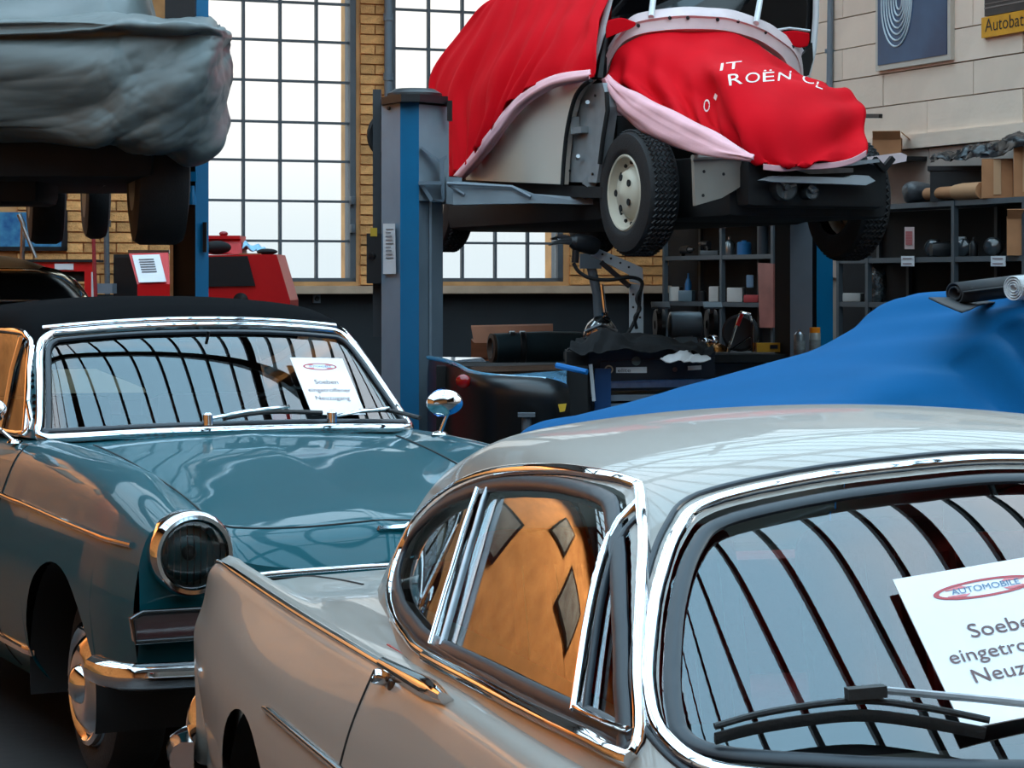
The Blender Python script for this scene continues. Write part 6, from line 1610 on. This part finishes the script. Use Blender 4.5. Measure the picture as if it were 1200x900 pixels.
# black welding cabinet with label strip and tools on top
Y = 13.6; k = Y / FOC
t = thing('welding_cabinet', 'black welding cabinet on a blue frame with a white lettered sticker', 'machine', W(760, 470, Y) * np.array([1, 1, 0]))
obj('cabinet', prism([W(668, 412, Y), W(735, 404, Y), W(838, 412, Y), W(838, 443, Y), W(704, 446, Y), W(668, 440, Y)], (0, .7, 0)), BLACK, t, smooth=False)
obj('side_box', prism([W(664, 412, Y - .1), W(690, 412, Y - .1), W(692, 500, Y - .1), W(664, 500, Y - .1)], (0, .5, 0)), MATTE, t, smooth=False)
obj('blue_leg', prism([W(697, 432, Y - .05), W(716, 432, Y - .05), W(716, 520, Y - .05), W(697, 520, Y - .05)], (0, .1, 0)), mat('dark_blue_enamel', (10, 60, 108), .4), t, smooth=False)
for y0, y1, m_ in ((446, 455, STEEL), (463, 470, GREYPAINT), (473, 478, GREYPAINT)): obj('tray', prism([W(716, y0, Y), W(838, y0 - 2, Y), W(838, y1 - 2, Y), W(716, y1, Y)], (0, .5, 0)), m_, t, smooth=False)
obj('front_panel', prism([W(704, 424, Y - .03), W(838, 419, Y - .03), W(838, 443, Y - .03), W(704, 447, Y - .03)], (0, .03, 0)), BLACK, t, smooth=False)
sk = obj('sticker', prism([W(722, 430.5, Y - .035), W(758, 430, Y - .035), W(758, 437, Y - .035), W(722, 437, Y - .035)], (0, .004, 0)), mat('sticker_white', (226, 230, 230), .5), t, smooth=False)
obj('lettering', text_on('elite', W(724, 436, Y - .037), (1, 0, 0), (0, 0, 1), 4.2 * k, center=False, width=15 * k), BLACK, sk, smooth=False)
c = W(713.5, 433, Y - .035); obj('round_badge', lathe([(.022, 0), (.025, .003), (.001, .004)], c, (0, -1, 0), 22), mat('badge_cream', (190, 170, 140), .5), t); 
obj('badge_mark', join(lathe([(.017, .005), (.001, .006)], c, (0, -1, 0), 18)), BLACK, t)
obj('badge_pin', bar(c + np.array([-.012, -.008, .012]), c + np.array([.012, -.008, -.012]), .008, .004), mat('brass', (150, 100, 50), .25, 1), t)
obj('round_badge', lathe([(.026, 0), (.001, .004)], W(745.5, 423, Y - .035), (0, -1, 0), 18), mat('grey_green_badge', (110, 130, 126), .5), t)
obj('round_badge', lathe([(.014, 0), (.001, .004)], W(791, 433, Y - .035), (0, -1, 0), 14), mat('brown_badge', (110, 80, 76), .5), t)
obj('white_plate', prism([W(806, 429, Y - .035), W(822, 428, Y - .035), W(822, 433, Y - .035), W(806, 434, Y - .035)], (0, .004, 0)), mat('sticker_white', (226, 230, 230), .5), t, smooth=False)
obj('pale_edge', bar(W(692, 427, Y - .12), W(696, 470, Y - .12), .03, .02), WHITEP, t)
# dark cloth heap, white rag, mask, knob
A = fold(upnet([[W(x, y, Y_) for x, y, Y_ in r_] for r_ in (((666, 414, 13.4), (700, 412, 13.35), (750, 410, 13.4), (800, 412, 13.4), (836, 414, 13.5)), ((672, 402, 13.5), (705, 390, 13.5), (745, 396, 13.5), (800, 404, 13.5), (834, 408, 13.6)), ((680, 398, 13.8), (710, 386, 13.8), (750, 392, 13.8), (800, 400, 13.8), (830, 404, 13.9)), ((684, 406, 14.1), (715, 396, 14.1), (750, 400, 14.1), (800, 406, 14.1), (830, 408, 14.2)))], 6, 8), .012, 5, 12)
single('dark_cloth', solid(gridgeo(A), .006), mat('black_cloth', (15, 15, 17), .9), 'black cloth heaped on top of the welding cabinet', 'cloth', angle=50)
A = fold(upnet([[W(x, y, Y_) for x, y, Y_ in r_] for r_ in (((774, 420, 13.25), (795, 424, 13.25), (812, 423, 13.25), (833, 422, 13.3)), ((782, 415, 13.4), (800, 413, 13.35), (815, 416, 13.35), (830, 418, 13.4)), ((790, 414, 13.6), (803, 411, 13.6), (816, 414, 13.6), (828, 417, 13.6)))], 5, 5), .006, 3, 2)
single('white_rag', solid(gridgeo(A), .005), mat('white_rag', (196, 192, 190), .85), 'white rag thrown over the edge of the welding cabinet', 'rag', angle=50)
p = W(704, 384, 13.7)
t = thing('welding_mask', 'shiny silver welding mask resting on the black cloth', 'mask', p - np.array([0, 0, .09]))
obj('shell', lathe([(.095, -.06), (.10, -.02), (.085, .04), (.05, .085), (.001, .10)], p - np.array([0, 0, .03]), (.1, -.45, .9), 26), mat('bright_silver', (170, 172, 172), .18, 1.0, var=.2, vscale=30), t)
obj('visor', lathe([(.018, 0), (.016, .012), (.001, .014)], p + np.array([-.01, -.08, .0]), (0, -1, .3), 16), BLACK, t); obj('brow', tube([p + np.array([-.09, -.05, -.02]), p + np.array([0, -.10, .02]), p + np.array([.09, -.05, -.02])], .01, 8), STEEL, t)
# spot welding boom
Y = 13.9
t = thing('welding_boom', 'grey jib arm carrying a black welding gun beneath the raised saloon', 'machine', W(746, 395, Y) )
obj('column', prism([W(738, 332, Y), W(754, 334, Y), W(754, 395, Y), W(738, 394, Y)], (0, .08, 0)), mat('pale_boom_enamel', (196, 204, 208), .45), t, smooth=False)
obj('boom', prism([W(692, 299, Y), W(698, 290, Y), W(740, 308, Y), W(753, 314, Y), (W(754, 334, Y)), W(738, 330, Y), W(738, 322, Y)], (0, .07, 0)), mat('pale_boom_enamel', (196, 204, 208), .45), t, smooth=False)
for q in ((706, 298), (716, 303), (727, 308), (737, 313), (742, 345), (750, 348), (742, 360), (750, 372)): obj('bolt', lathe([(.007, 0), (.001, .004)], W(*q, Y - .003), (0, -1, 0), 8), BLACK, t)
obj('stay', bar(W(704, 307, Y - .03), W(738, 336, Y - .03), .025, .03), BLACK, t)
g_ = obj('welding_gun', tube([W(668, 283, Y - .1), W(674, 284, Y - .1), W(692, 287, Y - .08), W(697, 289, Y - .06), W(699, 290, Y - .05)], [.03, .05, .055, .05, .02], 16), PLASTIC, t)
obj('gun_jaw', join(tube([W(668, 283, Y - .12), W(655, 283, Y - .16), W(643, 287, Y - .2)], [.02, .012, .006], 8), tube([W(668, 280, Y - .12), W(652, 279, Y - .15), W(646, 280, Y - .2)], [.016, .010, .006], 8), bar(W(652, 277, Y - .14), W(666, 279, Y - .12), .03, .03)), STEEL, g_)
obj('gun_grip', tube([W(675, 290, Y - .1), W(674, 308, Y - .1)], .022, 10), PLASTIC, g_)
obj('cable', tube(catmull([W(672, 308, Y - .1), W(678, 318, Y - .1), W(692, 326, Y - .1), (W(715, 328, Y - .08)), W(738, 325, Y - .06), W(752, 330, Y - .05), W(750, 345, Y - .05), W(748, 365, Y - .06), W(742, 380, Y - .06), W(735, 392, Y - .06)], 5), .011, 8), BLACKRUB, t)
obj('hose_loop', tube(catmull([W(752, 338, Y - .05), W(746, 350, Y - .08), W(750, 362, Y - .08), W(744, 372, Y - .08), W(746, 385, Y - .06)], 5), .010, 8), BLACKRUB, t)
single('steel_pole', join(tube([W(690, 300, 14.3), W(700, 345, 14.3), W(704, 420, 14.3)], .03, 10), box(W(692, 306, 14.28), (.13, .05, .09))), GREYPAINT, 'grey steel pole standing behind the welding mask', 'pole')
single('grease_gun', join(tube([W(705, 333, 13.8), W(709, 368, 13.8)], .011, 8), tube([W(709, 366, 13.8), W(710, 376, 13.8)], .022, 10)), CHROME, 'chrome rod tool standing upright behind the silver welding mask', 'tool')
# wooden crate and teal tool bag against the wall
Y = 16.5
t = thing('wooden_crate', 'open brown wooden crate against the dark wall under the window', 'crate', W(600, 420, Y))
obj('front_board', prism([W(556, 402, Y), W(645, 400, Y), W(645, 419, Y), W(556, 421, Y)], (0, .02, 0)), WOOD, t, smooth=False)
obj('lid', prism([W(552, 383, Y + .1), W(648, 381, Y + .1), W(648, 402, Y), W(556, 405, Y)], (0, .015, .01)), mat('light_wood', (172, 104, 66), .6, var=.12, vscale=5), t, smooth=False)
obj('side_board', prism([W(552, 398, Y), W(556, 402, Y), W(556, 421, Y), W(552, 419, Y)], (0, .4, 0)), WOOD, t, smooth=False); obj('back_board', prism([W(556, 402, Y + .4), W(645, 400, Y + .4), W(645, 419, Y + .4), W(556, 421, Y + .4)], (0, .02, 0)), WOOD, t, smooth=False)
obj('bottom_board', box(W(600, 420, Y + .2) , (.52, .4, .02)), WOOD, t, smooth=False)
Y = 16.1
t = thing('tool_bag', 'dark teal rolled tool bag with black straps in front of the wooden crate', 'bag', W(615, 425, Y))
BG = mat('dark_teal_canvas', (26, 46, 52), .7, var=.15)
obj('roll', tube([W(577, 408, Y), W(580, 408, Y), W(640, 406, Y + .1), W(680, 406, Y + .15), W(683, 406, Y + .15)], [.07, .10, .105, .10, .07], 22), BG, t)
obj('end_ring', lathe([(.098, -.01), (.10, .01), (.07, .015), (.05, -.02), (.001, -.03)], W(577, 408, Y - .0), (-1, -.3, 0), 22), mat('brown_lining', (70, 48, 34), .7), t)
for x in (600, 612): obj('strap', lathe([(.107, -.02), (.112, -.015), (.112, .015), (.107, .02)], W(x, 407, Y + .05), (1, .1, 0), 22), BLACK, t)
# dark car body without its bonnet
Y = 13.0
t = thing('stripped_car', 'black car front with open engine bay and edges coloured as lit pale blue', 'car', W(600, 440, 13.4) * np.array([1, 1, 0]))
obj('wing', solid(gridgeo(upnet([[W(x, y, Y_) for x, y, Y_ in r_] for r_ in (((505, 420, 13.9), (522, 425, 13.5), (545, 434, 13.0), (580, 441, 12.7), (640, 445, 12.6), (664, 452, 12.7)), ((503, 440, 13.9), (522, 446, 13.45), (545, 452, 12.95), (580, 456, 12.6), (640, 462, 12.5), (666, 468, 12.6)), ((503, 490, 13.9), (522, 500, 13.45), (545, 510, 13.0), (580, 516, 12.65), (640, 520, 12.55), (666, 520, 12.65)), ((503, 560, 13.9), (522, 570, 13.5), (545, 580, 13.0), (580, 586, 12.7), (640, 590, 12.6), (666, 590, 12.7)))], 6, 6)), .01), BLACK, t, angle=50)
edge = catmull([W(502, 419, 13.95), W(522, 423, 13.5), W(538, 429, 13.1), W(552, 436, 12.9), W(580, 441, 12.7), W(640, 445, 12.6)], 6)
obj('lit_edge', tube(edge, .014, 8), mat('pale_blue_edge', (96, 150, 178), .25, coat=1), t)  # blue light along the wing rim, put into the tube's colour
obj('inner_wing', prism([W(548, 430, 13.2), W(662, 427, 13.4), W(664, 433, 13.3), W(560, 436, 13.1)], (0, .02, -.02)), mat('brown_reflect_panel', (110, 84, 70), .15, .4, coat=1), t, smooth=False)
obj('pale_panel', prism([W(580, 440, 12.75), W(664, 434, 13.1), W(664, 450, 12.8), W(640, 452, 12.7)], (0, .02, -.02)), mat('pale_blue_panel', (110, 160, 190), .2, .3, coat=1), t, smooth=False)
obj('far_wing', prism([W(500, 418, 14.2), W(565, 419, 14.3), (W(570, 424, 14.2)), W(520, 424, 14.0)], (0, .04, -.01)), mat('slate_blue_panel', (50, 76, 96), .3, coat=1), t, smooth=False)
obj('bulkhead', box(W(600, 470, 13.7), (.85, .6, .42)), MATTE, t, smooth=False)
obj('red_lamp', sphere(W(543, 447, 12.85), .035, (1.2, .6, 1.1), 16, 10), mat('red_lamp_lens', (150, 12, 10), .15, coat=1), t)
obj('yellow_mark', prism([W(654, 474, 12.45), W(664, 473, 12.45), W(662, 482, 12.45), W(656, 483, 12.45)], (0, .01, 0)), mat('yellow_label', (200, 160, 40), .5), t, smooth=False)
single('prop_rod', tube([W(652, 428, 13.0), W(688, 436, 12.9)], .016, 8), mat('blue_rod', (20, 110, 180), .35), 'blue rod lying from the black car front to the welding cabinet', 'rod')
p = W(616, 480, 12.2)
single('stand_leg', join(tube([W(617, 488, 12.4), W(617, 488, 12.4) * np.array([1, 1, 0])], .025, 8), box(W(617, 486, 12.4), (.09, .09, .02))), IRON, 'grey stand leg in the shade before the black car front', 'stand')
# low wall fittings
t = thing('wall_socket', 'grey wall socket on the dark wall below the left window', 'socket', HL.w(onback(370, 350, -.03)))
p = HL.w(onback(371, 350, -.03)); obj('plate', box(p, (.06, .03, .07), rz=HRZ), GREYPAINT, t, smooth=False); obj('socket_ring', lathe([(.022, 0), (.018, .008), (.001, .003)], p - HL.l * .016, -HL.l, 16), BLACK, t)

# ------------------------------------------------------------------ left background
def plate(name, px0, px1, py0, py1, Y, d, m, parent): return obj(name, prism([W(px0, py0, Y), W(px1, py0, Y), W(px1, py1, Y), W(px0, py1, Y)], (0, d, 0)), m, parent, smooth=False)
t = thing('pin_board', 'blue pin board with pale marks on the brick wall at far left', 'board', HL.w(onback(30, 293, -.05)))
q = lambda x, y, v=-.04: HL.w(onback(x, y, v))
obj('board', prism([q(-60, 248), q(72, 249), q(72, 289), q(-60, 289)], HL.l * .02), mat('worn_blue_board', (14, 84, 138), .55, rgb2=(70, 140, 176), vscale=14), t, smooth=False)
obj('frame', join(prism([q(72, 247), q(79, 247), q(79, 294), q(72, 294)], HL.l * .03), prism([q(-60, 289), q(79, 289), q(79, 294), q(-60, 294)], HL.l * .03)), BLACK, t, smooth=False)
Y = 17.6
t = thing('tool_bench', 'red tool bench with a white label against the brick wall at left', 'workbench', W(70, 345, Y) * np.array([1, 1, 0]))
plate('worktop', 0, 108, 304, 307, Y - .02, .5, MATTE, t); plate('drawer_front', 20, 108, 307, 318, Y, .04, REDPAINT, t); plate('name_label', 64, 86, 309, 316, Y - .01, .008, PAPER, t); plate('dark_gap', 20, 100, 318, 330, Y + .05, .3, MATTE, t)
plate('leg', 99, 107, 318, 700, Y, .06, REDPAINT, t); plate('leg', 107, 111, 319, 700, Y - .02, .05, WHITEP, t); plate('leg', 10, 17, 318, 700, Y, .06, REDPAINT, t)
single('red_rod', tube([W(108, 240, 16.8), W(112, 345, 16.8), W(112, 760, 16.8)], .014, 8), mat('dull_red_rod', (150, 40, 46), .5), 'thin dull red rod standing by the left brick wall', 'rod')
single('drip_pipe', join(tube([q(124, 235, -.08), q(126, 345, -.08)], .022, 8), box(q(125, 262, -.08), (.06, .06, .05))), IRON, 'dark thin pipe clamped upright on the brick left of the window', 'pipe')
single('bent_bar', join(tube([W(22, 251, 17.2), W(27, 262, 17.2), W(26, 310, 17.2)], .018, 8), tube([W(27, 265, 17.1), W(42, 302, 17.1)], .014, 8)), STEEL, 'bent steel bar leaning before the blue pin board', 'bar')
single('white_crate', box(W(125, 338, 16.9), (.11, .2, .07)), GREYPAINT, 'small grey box beside the black cabinet at left', 'box', smooth=False)
t = thing('black_cabinet', 'black cabinet beside the red paper stand at left', 'cabinet', W(147, 345, 17.2) * np.array([1, 1, 0]))
plate('carcass', 133, 168, 298, 720, 17.2, .5, MATTE, t); plate('door', 135, 166, 302, 715, 17.18, .03, BLACK, t)
t = thing('paper_stand', 'red sloping stand holding a white printed sheet', 'stand', W(175, 345, 16.2) * np.array([1, 1, 0]))
Y = 16.2
obj('sloped_panel', prism([W(151, 297, Y + .2), W(197, 296, Y + .2), W(199, 333, Y), W(161, 334, Y)], (0, .04, 0)), REDPAINT, t, smooth=False)
plate('front_box', 161, 199, 333, 420, Y, .4, REDPAINT, t); plate('pedestal', 168, 192, 420, 680, Y + .1, .2, BLACK, t)
sh_ = obj('printed_sheet', prism([W(155, 299, Y + .18), W(187, 298, Y + .18), W(195, 330, Y - .005), W(163, 331, Y - .005)], (0, -.006, 0)), PAPER, t, smooth=False)
g = Geo()
for k in range(6):
    f = .15 + k * .09; a = W(155, 299, Y + .165) * (1 - f) + W(163, 331, Y - .02) * f; b = W(187, 298, Y + .165) * (1 - f) + W(195, 330, Y - .02) * f
    add(g, prism([a * .8 + b * .2, a * .25 + b * .75, a * .25 + b * .75 - np.array([0, 0, .008]), a * .8 + b * .2 - np.array([0, 0, .008])], (0, -.004, 0)))
tag(obj('print_lines', g, MATS['grey_ink'], sh_, smooth=False), kind='stuff')
plate('clip_rail', 150, 198, 293, 297, Y + .2, .04, STEEL, t)
Y = 15.6
t = thing('tool_trolley', 'red tool trolley with dark side panel below the left window', 'trolley', W(290, 360, Y) * np.array([1, 1, 0]))
obj('body', prism([W(240, 299, Y), W(324, 298, Y), W(340, 352, Y), W(344, 620, Y), W(240, 620, Y)], (0, .6, 0)), REDPAINT, t, smooth=False)
obj('side_panel', prism([W(244, 301, Y - .012), W(290, 300, Y - .012), W(299, 335, Y - .012), W(244, 336, Y - .012)], (0, .02, 0)), PLASTIC, t, smooth=False)
obj('lid_box', prism([W(244, 280, Y + .25), W(282, 278, Y + .25), W(284, 298, Y + .2), W(244, 298, Y + .2)], (0, .3, 0)), REDPAINT, t, smooth=False)
obj('lid_lip', prism([W(243, 276, Y + .22), W(281, 276, Y + .22), W(281, 280, Y + .22), W(243, 280, Y + .22)], (0, .36, 0)), REDPAINT, t, smooth=False)
obj('lid_knob', sphere(W(262, 274, Y + .35), .025, (1.2, 1, .7), 14, 8), mat('dark_red_knob', (140, 30, 34), .3), t)
obj('wheel_recess', lathe([(.05, 0), (.001, .01)], W(282, 352, Y - .005), (0, -1, 0), 20), BLACK, t)
for x in (250, 335): obj('castor', lathe([(.05, -.02), (.05, .02)], np.array([W(x, 0, Y)[0], Y + .3, .05]), (1, 0, 0), 18, caps=True), BLACKRUB, t)
single('flat_hat', sphere(W(254, 290, Y + .12), .06, (1.6, 1.2, .75), 18, 10), mat('black_cloth', (15, 15, 17), .9), 'black peaked cap lying on the red tool trolley', 'hat')
A = fold(upnet([[W(x, y, Y_) for x, y, Y_ in r_] for r_ in (((284, 290, Y + .1), (300, 293, Y + .1), (316, 296, Y + .1)), ((286, 284, Y + .3), (300, 287, Y + .3), (314, 291, Y + .3)), ((288, 292, Y + .5), (300, 293, Y + .5), (312, 296, Y + .5)))], 5, 6), .008, 3, 4)
single('blue_rag', solid(gridgeo(A), .006), mat('light_blue_cloth', (140, 190, 216), .85), 'pale blue rag on the right of the red tool trolley', 'rag', angle=50)
single('black_glove', sphere(W(313, 295, Y + .08), .035, (2.0, 1.2, .6), 16, 8), mat('black_cloth', (15, 15, 17), .9), 'black glove lying before the pale blue rag', 'glove')
single('wood_scrap', box(W(293, 298, Y + .03), (.14, .05, .012)), mat('light_wood', (172, 104, 66), .6), 'thin wood scrap on the front edge of the red tool trolley', 'scrap', smooth=False)
# black saloon at the left edge: roof, pale drip moulding
t = thing('black_car', 'black car with pale chrome roof moulding behind the convertible at left', 'car', np.array([W(20, 0, 12.9)[0], 13.5, 0]))
net = [[(-160, 350, 12.70), (-60, 350, 12.50), (40, 350, 12.50), (86, 352, 12.60), (100, 356, 12.80)], [(-160, 322, 12.80), (-60, 321, 12.65), (30, 322, 12.65), (70, 329, 12.70), (96, 350, 12.90)], [(-160, 317, 13.00), (-60, 316, 12.90), (20, 316, 12.90), (60, 319, 13.00), (92, 338, 13.20)], [(-160, 305, 13.70), (-60, 300, 13.70), (5, 300, 13.70), (50, 312, 13.80), (86, 332, 13.90)], [(-160, 318, 14.50), (-60, 314, 14.50), (5, 314, 14.50), (45, 324, 14.50), (80, 345, 14.50)]]
obj('roof', solid(gridgeo(upnet([[W(*q_) for q_ in r_] for r_ in net], 6, 8)), .01), BLACK, t, angle=60)
mp = catmull([W(-100, 316, 12.85), W(0, 316, 12.75), W(40, 317, 12.75), (W(66, 321, 12.80)), W(84, 331, 12.85), W(96, 345, 12.90), W(103, 360, 12.90)], 6)
obj('roof_moulding', strip(mp, [Vector((.3, -.9, .35))] * len(mp), [.02] * 14 + [.05] * (len(mp) - 14), .012), mat('pale_gold_chrome', (196, 180, 158), .15, .9), t)
obj('body', rbox((W(0, 0, 13.2)[0] - .25, 13.5, .71), (1.45, 2.0, 1.38), .12), BLACK, t)
clean()
